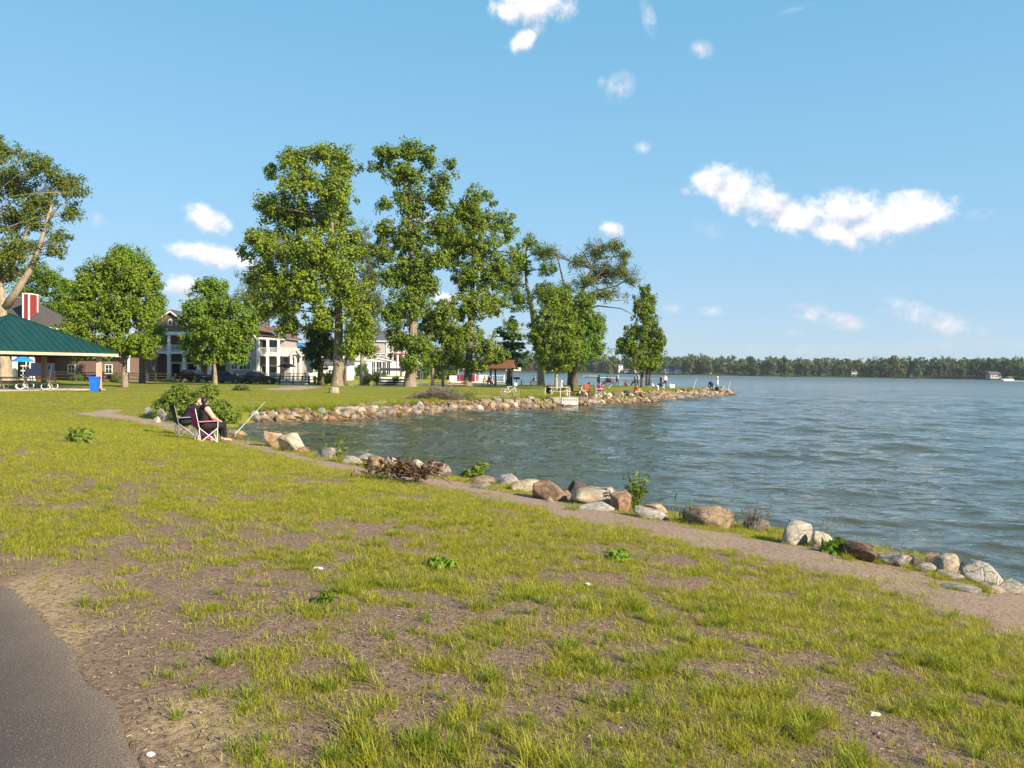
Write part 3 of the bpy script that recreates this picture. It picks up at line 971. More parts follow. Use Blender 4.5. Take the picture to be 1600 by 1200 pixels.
# chips of bark, straw and pebbles in the dirt
chips = []
for i in range(6):
    b = MB()
    if i < 3:
        b.box((0, 0, .002), (.045 + .02 * i, .010, .004))
    elif i < 5:
        b.lathe([(.003, 0), (.014, .004), (.011, .012), (.003, .015)], 6)
    else:
        b.tube([(-.07, 0, .003), (0, .008, .007), (.07, 0, .003)], .002, 4)
    me = bpy.data.meshes.new('chip')
    me.from_pydata(b.v, [], b.f)
    me.materials.append([M['wood_pale'], M['wood'], M['twig'], M['r_grey'], M['r_grey'], M['khaki']][i])
    chips.append(bpy.data.objects.new('chip', me))
pts, rot, scl, idx = [], [], [], []
for r0, r1, n in [(2.4, 6, 11000), (6, 12, 7000), (12, 20, 2000)]:
    x, y = sample(n, r0, r1, -46, 44)
    d = shore_dist(x, y)
    c, tr, sd = cover(x, y, d)
    k = (d > 1.0) & (asphalt_side(x, y) > -.05) & (rng.random(n) < 1 - .75 * c)
    strew(x[k], y[k], [0, 1, 1, 1, 2, 2, 2, 2, 4, 3, 5, 0, 1], .15, .55, .004)
scatter('debris', np.vstack(pts), np.vstack(rot), np.concatenate(scl), np.concatenate(idx), chips)
# ------------------------------------------------------------------ rocks


def rock_mesh(name, seed, flat=1.0, sub=3, cuts=9, rough=0.10):
    import bmesh
    q = np.random.default_rng(seed)
    bm = bmesh.new()
    bmesh.ops.create_icosphere(bm, subdivisions=sub, radius=1.0)
    v = np.array([w.co[:] for w in bm.verts])
    # split faces: a few planes cut the ball into facets
    for _ in range(cuts):
        n = q.normal(size=3)
        n /= np.linalg.norm(n)
        h = 0.46 + 0.36 * q.random()
        over = np.maximum(v @ n - h, 0)
        v -= np.outer(over * 0.94, n)
    for f, a in ((1.7, rough), (4.0, rough * .45), (9, rough * .18)):
        o = q.random(3) * 50
        dn = fbm(v[:, 0] * f + o[0] + v[:, 2] * f * .7, v[:, 1] * f + o[1] - v[:, 2] * f * .6, 2, 3) - 0.5
        v *= (1 + 2 * a * dn)[:, None]
    v *= np.array([1, .62 + .3 * q.random(), 1])
    lo, hi = v.min(0), v.max(0)
    v = (v - (lo + hi) / 2) / (hi - lo)         # unit box
    for w, c in zip(bm.verts, v):
        w.co = c
    me = bpy.data.meshes.new(name)
    bm.to_mesh(me)
    bm.free()
    me.polygons.foreach_set('use_smooth', [sub > 2] * len(me.polygons))
    return me


# px of the middle, px of the foot, width, height in photo pixels, stone, label
BOULDERS = [
    (255, 657, 22, 18, 'r_pale', 'pale rounded stone on the grass bank left of the bush, beside the grey camp chair'),
    (232, 650, 15, 12, 'r_pale', 'small white stone in weeds at the far left end of the shore stones'),
    (243, 660, 12, 8, 'r_cream', 'tiny cream stone half hidden in weeds below the pale rounded stone'),
    (347, 679, 13, 13, 'r_cream', 'small cream stone next to the feet of the woman in the pink chair'),
    (365, 685, 27, 13, 'r_tan', 'low tan stone that the leaning fishing rod rises above'),
    (384, 688, 12, 9, 'r_tan', 'little tan stone between the rod stone and the dark brown stone'),
    (402, 692, 36, 18, 'r_brown', 'dark brown stone with weeds in front, right of the fishing rod'),
    (428, 699, 28, 25, 'r_tan', 'tan upright stone with a pale right face, right of the dark brown stone'),
    (452, 706, 36, 28, 'r_cream', 'large cream stone with a sloping ridge, at the bend of the dirt trail'),
    (470, 708, 18, 9, 'r_rust', 'flat rusty stone at the foot of the large cream ridged stone'),
    (512, 717, 32, 16, 'r_grey', 'single grey rounded stone standing alone beyond the trail'),
    (549, 725, 26, 11, 'r_pale', 'pale low stone just left of the grey brown stone and the dead brush'),
    (573, 723, 28, 13, 'r_grey', 'grey brown stone at the back left of the dead brush'),
    (585, 733, 30, 19, 'r_tan', 'yellowish tan stone directly left of the dead brush'),
    (610, 733, 15, 18, 'r_pale', 'narrow pale stone standing behind the dead brush'),
    (630, 736, 36, 14, 'r_brown', 'flat brown stone under the dead brush'),
    (649, 738, 28, 18, 'r_pale', 'pale stone with a rounded top, right of the dead brush'),
    (680, 747, 40, 24, 'r_grey', 'pointed grey stone with a ridge, right of the dead brush'),
    (749, 757, 40, 12, 'r_tan', 'flat tan stone left of the pair of low white stones'),
    (750, 764, 30, 8, 'r_pale', 'flat white slab at the front of the flat tan stone'),
    (768, 753, 24, 18, 'r_grey', 'brownish grey stone behind the flat tan stone'),
    (795, 759, 28, 15, 'r_pale', 'white angular stone left of the long pale stone'),
    (823, 768, 42, 17, 'r_cream', 'long pale cream stone left of the big dark brown stone'),
    (861, 782, 50, 28, 'r_brown', 'big dark brown stone with a rounded back'),
    (884, 779, 14, 12, 'r_tan', 'small tan stone wedged between the two dark stones'),
    (901, 779, 28, 25, 'r_dark', 'dark grey upright stone right of the big dark brown stone'),
    (944, 775, 26, 18, 'r_brown', 'brown stone at the water behind the rough cream stone'),
    (927, 790, 58, 25, 'r_cream', 'wide rough cream stone in front of the brown water stone'),
    (932, 797, 46, 10, 'r_pale', 'flat white slab at the foot of the wide rough cream stone'),
    (957, 785, 24, 18, 'r_tan', 'tan stone behind the split brown stone'),
    (972, 799, 28, 28, 'r_rust', 'reddish brown split stone beside the tall weed'),
    (860, 785, 10, 8, 'r_cream', 'small beige cobble in the grass at the foot of the big dark brown stone'),
    (889, 797, 11, 5, 'r_pale', 'little flat white stone lying in the trail'),
    (1020, 811, 44, 16, 'r_pale', 'low white stone right of the tall weed'),
    (1025, 804, 30, 15, 'r_tan', 'tan stone behind the low white stone'),
    (1115, 825, 66, 30, 'r_tan', 'large brown stone with a sharp ridge and one bright face'),
    (1183, 830, 34, 18, 'r_grey', 'grey stone half hidden behind dry twigs'),
    (1250, 852, 48, 34, 'r_pale', 'big smooth white boulder, brightest on the near shore'),
    (1286, 857, 29, 25, 'r_cream', 'rough cream stone touching the big smooth white boulder'),
    (1302, 858, 12, 8, 'r_grey', 'small stone in leafy weeds right of the rough cream stone'),
    (1344, 876, 44, 25, 'r_brown', 'dark brown stone with a pinkish right face'),
    (1375, 876, 22, 11, 'r_rust', 'rust red stone right of the dark brown stone'),
    (1408, 886, 46, 18, 'r_grey', 'flat topped grey stone in the row near the right edge'),
    (1429, 888, 23, 16, 'r_dark', 'dark grey angular stone leaning on the flat topped grey stone'),
    (1446, 894, 34, 13, 'r_grey', 'low grey wedge stone before the pitted cream stone'),
    (1463, 887, 25, 19, 'r_tan', 'pinkish stone behind the pitted cream stone'),
    (1488, 900, 42, 30, 'r_cream', 'pitted cream stone full of small hollows'),
    (1488, 908, 32, 12, 'r_cream', 'low crumbly stone in grass under the pitted cream stone'),
    (1514, 894, 18, 15, 'r_rust', 'dark red stone between the pitted cream and the cracked pale stone'),
    (1543, 917, 56, 36, 'r_pale', 'large pale grey boulder with branching cracks'),
    (1574, 904, 32, 19, 'r_brown', 'brown stone at the water right of the cracked pale boulder'),
    (1590, 914, 30, 14, 'r_rust', 'orange brown flat stone at the right edge of the photo'),
    (1503, 924, 48, 9, 'r_pale', 'long flat pale slab lying at the edge of the trail'),
    (1531, 924, 15, 7, 'r_dark', 'dark flat chip of stone at the end of the long pale slab'),
    (1582, 928, 36, 18, 'r_pale', 'white low stone in front of the orange brown stone'),
    (1556, 926, 28, 9, 'r_cream', 'flat cream stone at the foot of the cracked pale boulder'),
]
tufts_at = []
near_meshes = [rock_mesh('boulder', 100 + i, sub=4 if i < 24 else 3, cuts=R.randint(8, 15), rough=.09) for i in range(26)]
for i, (cx, fy, w, h, mt, lab) in enumerate(BOULDERS):
    p = hit(cx, fy)
    k = p[1] / FPX
    me = near_meshes[i % 26].copy()
    o = link_mesh('boulder', me, M[mt])
    hw, hh = w * k * 1.22, h * k * 1.1
    sink = 0.24 if h > 12 else 0.32
    dy = max(hw * .75, hh * .8)
    o.scale = (hw * 1.03, dy, hh / (1 - sink) * 1.02)
    o.location = (p[0], p[1] + dy * .3, gz(p[0], p[1] + dy * .2) + hh * (0.5 - sink) / (1 - sink) * 1.0)
    o.rotation_euler = (R.gauss(0, .12), R.gauss(0, .14), R.uniform(-.35, .35) + (math.pi if i % 2 else 0))
    tag(o, lab, 'stone', 'stones along the near shore')
    if p[1] < 30:
        for _ in range(int(6 + 14 * hw)):
            a_ = R.uniform(-3.5, .4)
            tufts_at.append((p[0] + math.cos(a_) * hw * .62 + R.gauss(0, .05), p[1] + dy * .3 + math.sin(a_) * dy * .62 + R.gauss(0, .05)))

tp_ = np.array(tufts_at)
keep = fbm(tp_[:, 0] * .9, tp_[:, 1] * .9, 2, 91) > .5
tp_ = tp_[keep]
nt0 = len(tp_)
scatter('shore_grass', np.stack([tp_[:, 0], tp_[:, 1], gz(tp_[:, 0], tp_[:, 1])], -1), np.stack([rng.normal(0, .1, nt0), rng.normal(0, .1, nt0), rng.random(nt0) * 6.28], -1),
        .35 + .55 * rng.random(nt0), rng.integers(0, len(tuft), nt0), tuft)

# rip-rap on the far bank: single stones laid in rows, water line to lawn
bank = np.array(FAR_SHORE + [(29.5, 101), (27, 104)])
bl = np.concatenate([[0], np.cumsum(np.hypot(*np.diff(bank, axis=0).T))])
bank_meshes = [rock_mesh('bank_rock', 300 + i, sub=2, cuts=8, rough=.10) for i in range(14)]
KINDS_ = [('r_tan', 'tan angular rock'), ('r_pale', 'pale rock'), ('r_rust', 'rusty brown rock'), ('r_grey', 'grey rock'), ('r_cream', 'cream rock'), ('r_brown', 'dark brown rock')]
rock_mats = {}
for me in bank_meshes:
    for mt, _ in KINDS_:
        c = me.copy()
        c.materials.append(M[mt])
        rock_mats[(me.name, mt)] = c
ROWNAME = ['at the far waterline', 'midway up the far bank', 'on top of the far bank']
cands = []
for row in range(3):
    s = 0.3
    while s < bl[-1] - .2:
        x, y = np.interp(s, bl, bank[:, 0]), np.interp(s, bl, bank[:, 1])
        x2, y2 = np.interp(s + .1, bl, bank[:, 0]), np.interp(s + .1, bl, bank[:, 1])
        tx_, ty_ = (x2 - x) / .1, (y2 - y) / .1
        l_ = math.hypot(tx_, ty_) or 1
        nx2, ny2 = -ty_ / l_, tx_ / l_
        off = (-0.08, 0.36, 0.86)[row] + R.gauss(0, .13)
        size = R.uniform(.36, .80) * (.9 if row == 0 else 1.0)
        cands.append((x + nx2 * off, y + ny2 * off, size, row, s))
        s += size * R.uniform(.62, .86)
cands = [q for q in cands if not (q[3] > 0 and 1.9 < q[0] < 5.6 and q[1] < 68)]
cands.sort(key=lambda c: math.hypot(c[0], c[1]) / c[2])
fill = []
SECT = [('near the bush', -1e9), ('left of the dirt patch', -11.5), ('below the dirt patch', -9.0), ('below the brush pile', -5.0), ('below the bicycle', -1.5), ('by the dock', 2.0), ('below the pink shirt', 6.5), ('below the red shirt', 10.5), ('below the bending angler', 15.0), ('near the point', 20), ('at the tip', 25)]
for i, (x, y, size, row, s) in enumerate(cands):
    mt, cn = KINDS_[rng.choice(6, p=[.27, .2, .2, .13, .12, .08])]
    me = bank_meshes[R.randrange(14)]
    z = float(gz(x, y))
    z = max(z, WATER - .05)
    sc = (size * R.uniform(.85, 1.15), size * R.uniform(.7, 1.0), size * R.uniform(.5, .85))
    loc = (x, y, z + sc[2] * (.02 if row == 2 else .16))
    ro = (R.gauss(0, .3), R.gauss(0, .3), R.random() * 6.28)
    if i < 300:
        o = bpy.data.objects.new('bank_rock', rock_mats[(me.name, mt)])
        COL.objects.link(o)
        o.location, o.scale, o.rotation_euler = loc, sc, ro
        sec = [n for n, x0 in SECT if x >= x0][-1]
        sz_ = 'small' if size < .5 else 'large' if size > .66 else 'mid-sized'
        tag(o, f'{sz_} {cn} {ROWNAME[row]}, {sec}', 'rock', f'far bank rocks: {sz_} {cn} {ROWNAME[row]}, {sec}')
    else:
        fill.append((me, loc, sc, ro, mt))
# small stones and rubble wedged between
for _ in range(900):
    s = R.random() * bl[-1]
    x, y = np.interp(s, bl, bank[:, 0]) + R.gauss(0, .3), np.interp(s, bl, bank[:, 1]) + R.uniform(-.35, 1.3)
    sz = R.uniform(.18, .42)
    z = max(float(gz(x, y)), WATER - .03)
    fill.append((bank_meshes[R.randrange(14)], (x, y, z + sz * .15), (sz, sz * .8, sz * .7), (R.gauss(0, .4), R.gauss(0, .4), R.random() * 6.28), R.choice(['r_tan', 'r_rust', 'r_brown', 'r_grey', 'r_pale'])))
FM = ['r_tan', 'r_pale', 'r_rust', 'r_grey', 'r_cream', 'r_brown']
fv, ft, fm, off = [], [], [], 0
from mathutils import Euler
for me, loc, sc, ro, mt in fill:
    v = np.array([w.co[:] for w in me.vertices]) * np.array(sc)
    v = v @ np.array(Euler(ro).to_matrix()).T + np.array(loc)
    t_ = np.array([p.vertices[:] for p in me.polygons])
    fv.append(v); ft.append(t_ + off); fm.append(np.full(len(t_), FM.index(mt)))
    off += len(v)
me = raw_mesh('rubble', np.vstack(fv), None, np.vstack(ft), np.concatenate(fm))
tag(link_mesh('rubble', me, [M[k] for k in FM]), kind='stuff')

# ------------------------------------------------------------------ trees


def leaf_mesh(name, C, N, S, mat, parent, elong=1.0):
    """one folded leaf spray per centre"""
    n = len(C)
    N = N / (np.linalg.norm(N, axis=1, keepdims=True) + 1e-9)
    rv = rng.normal(size=(n, 3))
    Tn = np.cross(N, rv)
    Tn /= np.linalg.norm(Tn, axis=1, keepdims=True) + 1e-9
    B = np.cross(N, Tn)
    s = S[:, None]
    f = N * s * 0.16
    v = np.stack([C - Tn * s * .5 * elong, C - B * s * .36 - f, C + Tn * s * .5 * elong, C + B * s * .36 - f], 1).reshape(-1, 3)
    q = np.arange(n * 4).reshape(n, 4)
    # fold along the midrib
    t_ = np.concatenate([q[:, [0, 1, 2]], q[:, [0, 2, 3]]])
    me = raw_mesh(name, v, None, t_)
    return link_mesh(name, me, mat, parent)


def crown_points(blobs, n_clump, per, cr, leaf, up=.5, hollow=.45, flat=1.0):
    """leaf clumps spread in ellipsoids: blobs = (x, y, z, rx, ry, rz)"""
    b = np.array(blobs, float)
    vol = (b[:, 3] * b[:, 4] * b[:, 5]) ** 0.72
    pick = rng.choice(len(b), n_clump, p=vol / vol.sum())
    u = rng.normal(size=(n_clump, 3))
    u /= np.linalg.norm(u, axis=1, keepdims=True)
    rr = rng.random(n_clump) ** hollow * (0.80 + .55 * rng.random(n_clump) ** 3)
    cl = b[pick, :3] + u * rr[:, None] * b[pick, 3:]
    crs = cr * (0.6 + 0.8 * rng.random(n_clump))
    k = np.repeat(np.arange(n_clump), per)
    w = rng.normal(size=(len(k), 3))
    w /= np.linalg.norm(w, axis=1, keepdims=True)
    wr = rng.random(len(k)) ** .5
    C = cl[k] + w * (wr * crs[k])[:, None] * np.array([1, 1, flat])
    N = w * .75 + u[k] * .3 + np.array([0, 0, up]) + rng.normal(size=(len(k), 3)) * .38
    S = leaf * (0.65 + .7 * rng.random(len(k)))
    return cl, pick, C, N, S


def limb(mb, a, b, r0, r1, bend=.12, n=5, seg=5, sag=0.0):
    a, b = np.array(a, float), np.array(b, float)
    L = np.linalg.norm(b - a)
    o = rng.normal(size=3) * bend * L
    o[2] = abs(o[2]) * .4 - sag * L
    pts_ = [a + (b - a) * t + o * math.sin(math.pi * t) for t in np.linspace(0, 1, seg)]
    mb.tube(pts_, [r0 + (r1 - r0) * t for t in np.linspace(0, 1, seg)], n)


def tree(label, cat, base, trunk, r0, blobs, leafmat, barkmat, leaf=.34, cr=.9, clumps=260, per=34, up=.5, dsc=.85, depth=None,
         name='tree', extra=(), twigs=1.0, group=None, hollow=.45, flat=1.0, flare=1.5, elong=1.0, rtop=.12):
    """trunk: photo px path from the foot; blobs: (px, py, rx px, ry px[, metres nearer or farther]) at the tree's own distance"""
    g = hit(*base) if depth is None else np.array([P(base[0], base[1], depth)[0], depth, float(gz(P(base[0], base[1], depth)[0], depth))])
    Y = g[1]
    k = Y / FPX
    root = thing(name, label, cat, g, 0, group)
    loc = lambda px, py, dy=0.0: P(px, py, Y + dy) * 1.0 - g
    tp = [np.zeros(3) - np.array([0, 0, .15])] + [loc(*q) for q in trunk]
    mb = MB()
    nt_ = len(tp)
    prof = [r0 * flare] + [r0 * (1 - (1 - rtop) * i / (nt_ - 2)) for i in range(nt_ - 1)] if nt_ > 2 else [r0 * flare, r0]
    # refine the path a little so that the trunk is not a row of straight pipes
    fine, fr = [], []
    for i in range(nt_ - 1):
        for t in (0, .5):
            q = tp[i] * (1 - t) + tp[i + 1] * t
            fine.append(q + (rng.normal(size=3) * r0 * .12 if t else 0))
            fr.append(prof[i] * (1 - t) + prof[i + 1] * t)
    fine[1] = tp[0] * .8 + tp[1] * .2
    fr[1] = prof[0] * .35 + prof[1] * .65
    fine.append(tp[-1]); fr.append(prof[-1])
    mb.tube(fine, fr, 10)
    bl_ = []
    for q in blobs:
        cx, cy, rx, ry = q[:4]
        rxm, rzm = rx * k * .93, ry * k * .93
        rym = max(min(rxm, rzm * 1.6), .7 * rxm) * dsc
        dy = q[4] if len(q) > 4 else rng.normal() * rym * .45
        c = loc(cx, cy, dy)
        bl_.append((c[0], c[1], c[2], rxm, rym, rzm))
    cl, pick, C, N, S = crown_points(bl_, int(clumps * 1.75), int(per * .95), cr * .66, leaf * .74, up, hollow, flat)
    tz = np.array([q[2] for q in fine])
    # limbs: trunk to each mass of leaves, then twigs to the clumps
    for i, b in enumerate(bl_):
        d_h = math.hypot(b[0] - fine[-1][0], b[1] - fine[-1][1])
        zz = b[2] - .55 * max(b[3], d_h * .7)
        zz = min(max(zz, tz[-1] * .12), tz[-1] * .97)
        j = min(np.searchsorted(tz, zz), len(fine) - 1)
        rl = max(.035, min(fr[j] * .55, .03 * math.sqrt(b[3] * b[5]) + .03))
        limb(mb, fine[j], b[:3], rl * 1.3, rl * .55, .10)
        mine = np.nonzero(pick == i)[0]
        for c in mine[:int(len(mine) * .4 * twigs)]:
            t_ = rng.random() * .5
            limb(mb, np.array(fine[j]) * t_ + np.array(b[:3]) * (1 - t_), cl[c], rl * .42, .012, .14, 4, 4)
    for path, ra, rb in extra:
        pp = [loc(*q) for q in path]
        mb.tube(pp, [ra + (rb - ra) * i / (len(pp) - 1) for i in range(len(pp))], 7)
    mb.build('trunk', M[barkmat], root, True)
    leaf_mesh('crown', C, N, S, M[leafmat], root, elong)
    return root


# the tall oaks of the point
tree('tallest broad oak with a thick bare lower trunk, left of the two tall narrow trees', 'tree', (527, 603),
     [(527, 590), (528, 560), (529, 520), (527, 470), (523, 425), (520, 375), (514, 310), (508, 245)], .62,
     [(510, 238, 42, 20), (455, 250, 34, 22), (425, 262, 14, 14), (538, 262, 24, 28), (470, 288, 50, 26), (520, 300, 40, 36), (418, 318, 16, 18), (455, 335, 55, 34),
      (520, 345, 42, 40), (405, 378, 30, 24, -2), (440, 385, 52, 34, 2), (495, 395, 58, 44, -3), (545, 385, 28, 38), (420, 430, 44, 32, 1), (470, 450, 58, 38, -3),
      (538, 445, 40, 44, -1), (425, 480, 36, 22, -2), (450, 508, 24, 20), (560, 490, 32, 36, -2), (500, 500, 26, 24, -2), (548, 535, 22, 22, -1), (385, 395, 14, 14)],
     'oak', 'bark', leaf=0.403, cr=1.0, clumps=840, per=40, extra=[([(527, 492), (505, 480), (478, 482)], .16, .05), ([(524, 440), (508, 420), (500, 435)], .09, .04), ([(500, 470), (478, 440), (474, 432)], .07, .03)])
tree('tall narrow oak clothed in leaves to low on its trunk, right of the broad oak', 'tree', (641, 604),
     [(641, 592), (643, 565), (645, 520), (645, 450), (643, 380), (641, 310), (637, 240)], .66,
     [(605, 240, 28, 16), (640, 234, 24, 18), (668, 246, 20, 18), (588, 262, 14, 10), (632, 270, 32, 24), (690, 282, 22, 22), (703, 256, 12, 9), (602, 318, 15, 13),
      (642, 315, 30, 34), (682, 312, 24, 20), (645, 370, 40, 34), (604, 362, 26, 22), (690, 352, 28, 26), (598, 395, 22, 22), (645, 420, 38, 36), (612, 432, 24, 24), (682, 405, 24, 22),
      (640, 475, 38, 36), (668, 445, 22, 24), (625, 528, 26, 28), (655, 540, 26, 30), (640, 568, 22, 14, -1.5), (612, 490, 20, 24)],
     'oak', 'bark', leaf=0.381, cr=.85, clumps=645, per=40, hollow=.5)
tree('tall leafy tree with several pointed tops, third of the tall trees behind the brush pile', 'tree', (731, 603),
     [(731, 590), (733, 560), (735, 510), (738, 450), (740, 390), (742, 330), (742, 300)], .52,
     [(742, 308, 18, 24), (762, 305, 10, 14), (770, 322, 10, 14), (722, 335, 32, 28), (745, 345, 34, 28), (775, 345, 20, 24), (715, 380, 36, 28), (752, 385, 42, 34), (795, 365, 20, 26),
      (798, 340, 8, 10), (735, 430, 40, 34), (782, 425, 38, 34), (808, 395, 20, 22), (735, 478, 38, 36), (772, 475, 30, 30), (732, 528, 36, 34), (762, 545, 24, 24), (715, 555, 18, 18), (782, 555, 20, 14), (738, 570, 30, 12, -1.5), (700, 400, 22, 26)],
     'oak', 'bark', leaf=0.381, cr=.85, clumps=645, per=40, hollow=.5)
tree('leaning half bare tree with a pale twisting trunk, behind the round maple', 'tree', (845, 599),
     [(845, 588), (843, 560), (836, 520), (830, 480), (823, 445), (821, 405), (824, 380), (831, 358)], .5,
     [(826, 378, 16, 16), (815, 415, 24, 22), (800, 448, 24, 18), (845, 392, 22, 18), (855, 420, 20, 18), (798, 512, 20, 16), (812, 470, 26, 24), (850, 455, 22, 20)],
     'maple', 'bark_pale', leaf=0.302, cr=.8, clumps=260, per=32, hollow=.6, depth=108)
tree('bare topped old tree with wide spreading limbs and thin pale leaves, behind the round maple', 'tree', (893, 601),
     [(893, 588), (894, 550), (897, 500), (903, 470), (912, 450), (925, 420), (935, 385)], .55,
     [(932, 392, 28, 22), (962, 384, 24, 16), (905, 408, 24, 16), (945, 425, 42, 26), (975, 425, 28, 22), (988, 440, 16, 8), (915, 440, 30, 20), (860, 395, 18, 20), (945, 460, 44, 14), (885, 450, 24, 16), (975, 400, 18, 14)],
     'olive', 'bark_dark', leaf=0.26, cr=1.0, clumps=400, per=26, hollow=.75, depth=104, twigs=1.9,
     extra=[([(903, 470), (930, 455), (962, 447), (995, 430)], .20, .03), ([(900, 485), (935, 478), (970, 482), (990, 492)], .15, .04), ([(912, 450), (940, 425), (965, 390)], .17, .03), ([(897, 490), (880, 440), (872, 405), (866, 385)], .2, .03), ([(925, 420), (912, 395), (900, 385)], .1, .02), ([(930, 455), (960, 470), (985, 468)], .1, .02)])
tree('round dark green tree standing behind and right of the slim maple', 'tree', (897, 603), [(897, 590), (899, 565), (902, 530), (902, 480)], .42,
     [(905, 500, 42, 40), (925, 510, 28, 30), (895, 550, 45, 26), (880, 470, 30, 22), (930, 540, 20, 22), (915, 470, 20, 16)],
     'maple', 'bark_dark', leaf=0.336, cr=.7, clumps=360, per=40, depth=93)
tree('slim maple with a thin pale trunk and dense round crown, above the woman in white', 'tree', (869, 608), [(869, 590), (869, 570), (868, 540), (868, 490)], .19,
     [(868, 468, 30, 26), (862, 505, 40, 36), (850, 545, 28, 26), (884, 545, 34, 28), (895, 515, 24, 26), (868, 572, 30, 12), (838, 520, 18, 26)],
     'lime', 'bark_pale', leaf=0.302, cr=.6, clumps=360, per=42)
tree('cone shaped bright green maple at the right end of the trees', 'tree', (1003, 605), [(1003, 590), (1004, 560), (1006, 520), (1007, 470), (1007, 450)], .2,
     [(1008, 458, 12, 16), (1005, 485, 24, 22), (1010, 515, 30, 26), (990, 545, 26, 20), (1022, 545, 22, 24), (1005, 568, 30, 14), (970, 548, 10, 6), (1018, 470, 10, 14), (996, 475, 10, 14), (985, 520, 14, 16), (1030, 530, 12, 20), (972, 535, 10, 8)],
     'lime', 'bark_dark', leaf=0.302, cr=.55, clumps=390, per=40, flat=1.3, extra=[([(1010, 603), (1011, 575), (1012, 545)], .17, .08), ([(1014, 602), (1016, 575), (1020, 550)], .14, .07)])
tree('dark conifer behind the small brown roofed shelter', 'tree', (796, 601), [(796, 585), (798, 540), (800, 500)], .22,
     [(800, 505, 8, 14), (800, 525, 18, 10), (800, 540, 26, 9), (800, 555, 32, 9), (800, 568, 34, 8), (782, 520, 12, 8)],
     'spruce', 'bark_dark', leaf=0.291, cr=.6, clumps=210, per=34, depth=112, flat=.5, elong=1.3)
tree('small twin trunk tree on the left, between the narrow oak and the third tall tree', 'tree', (676, 604), [(676, 590), (677, 565), (682, 530)], .2,
     [(685, 490, 38, 26), (668, 515, 28, 24), (700, 525, 34, 30), (672, 552, 26, 18), (705, 555, 26, 16), (690, 570, 26, 8)],
     'oak', 'bark_pale', leaf=0.336, cr=.7, clumps=285, per=38, depth=93, extra=[([(692, 604), (692, 580), (700, 560)], .16, .09), ([(676, 575), (668, 562), (662, 550)], .09, .05), ([(692, 580), (684, 566), (680, 555)], .09, .05)])
tree('dark bushy tree right behind the trunk of the broad oak', 'tree', (501, 599), [(501, 585), (500, 560), (498, 530)], .38,
     [(496, 520, 24, 24), (486, 548, 18, 16), (512, 545, 20, 22), (497, 570, 14, 8)], 'dark', 'bark_dark', leaf=0.358, cr=.8, clumps=180, per=36, depth=97)
tree('young tree with a thin dark trunk, just right of the broad oak trunk', 'tree', (539, 601), [(539, 585), (540, 565), (545, 540)], .2,
     [(560, 525, 30, 26), (548, 548, 20, 16), (575, 545, 18, 16)], 'oak', 'bark_dark', leaf=0.336, cr=.7, clumps=135, per=34, depth=95)
tree('pale feathery willow behind the right side of the broad oak', 'tree', (566, 599), [(566, 580), (566, 540), (570, 480), (574, 420)], .4,
     [(570, 385, 16, 40), (580, 430, 22, 44), (590, 480, 20, 34), (560, 470, 34, 44), (575, 515, 28, 20)], 'pale', 'bark_pale', leaf=0.291, cr=1.1, clumps=300, per=32, depth=128, hollow=.6, elong=1.6)
tree('pale feathery willow behind the houses, left of the broad oak', 'tree', (415, 596), [(415, 575), (412, 530), (410, 470), (405, 435)], .4,
     [(398, 436, 28, 18), (425, 450, 34, 26), (390, 465, 24, 22), (440, 480, 30, 26), (405, 490, 30, 22)], 'pale', 'bark_pale', leaf=0.302, cr=1.2, clumps=285, per=34, depth=135, hollow=.6, elong=1.6)
tree('dark green maple with a short trunk in front of the two storey porch house', 'tree', (336, 602), [(336, 590), (335, 575), (334, 540), (332, 480)], .22,
     [(328, 448, 34, 18), (345, 478, 46, 26), (306, 488, 28, 30), (342, 518, 48, 28), (362, 540, 34, 22), (325, 556, 40, 16), (298, 535, 18, 20), (385, 505, 22, 26), (372, 560, 20, 10)],
     'maple', 'bark', leaf=0.314, cr=.7, clumps=495, per=38)
tree('bushy light green maple with a straight tan trunk, behind the green roofed pavilion', 'tree', (195, 605), [(195, 590), (195, 570), (194, 530), (190, 460)], .25,
     [(178, 412, 30, 24), (150, 440, 42, 32), (205, 440, 36, 36), (128, 480, 36, 38), (178, 490, 52, 42), (225, 492, 26, 32), (120, 522, 38, 24), (188, 538, 52, 22), (220, 538, 28, 20), (128, 550, 38, 10)],
     'lime', 'bark', leaf=0.280, cr=.65, clumps=645, per=38)
tree('taller dark green tree rising behind the bushy light green maple', 'tree', (222, 598), [(222, 580), (220, 540), (215, 470), (212, 410)], .3,
     [(185, 396, 12, 18), (205, 412, 30, 26), (232, 440, 22, 30), (245, 475, 16, 30), (240, 520, 18, 26), (180, 430, 20, 26)],
     'maple', 'bark_dark', leaf=0.314, cr=.75, clumps=285, per=36, depth=80)
tree('big old tree with forked bare leaning limbs, cut off by the left edge', 'tree', (8, 600), [(8, 570), (6, 530), (4, 490), (2, 455), (-4, 400), (-8, 330)], .62,
     [(8, 238, 28, 24), (58, 258, 42, 22), (98, 285, 40, 24), (18, 285, 44, 32), (62, 315, 44, 26), (112, 330, 22, 20), (25, 345, 40, 30), (118, 300, 24, 12), (12, 395, 40, 32), (95, 372, 22, 16), (62, 350, 26, 20), (45, 385, 22, 18), (-50, 300, 60, 60), (-60, 400, 60, 50), (85, 395, 22, 14), (10, 430, 34, 18)],
     'olive', 'bark_pale', leaf=0.302, cr=.8, clumps=645, per=38, depth=78, hollow=.6,
     extra=[([(8, 480), (28, 452), (48, 420), (62, 385), (72, 350), (82, 318)], .42, .12), ([(14, 478), (32, 450), (46, 425)], .25, .18), ([(6, 440), (20, 410), (40, 370), (48, 330), (58, 290)], .3, .06), ([(72, 350), (92, 322), (112, 308)], .12, .04)])
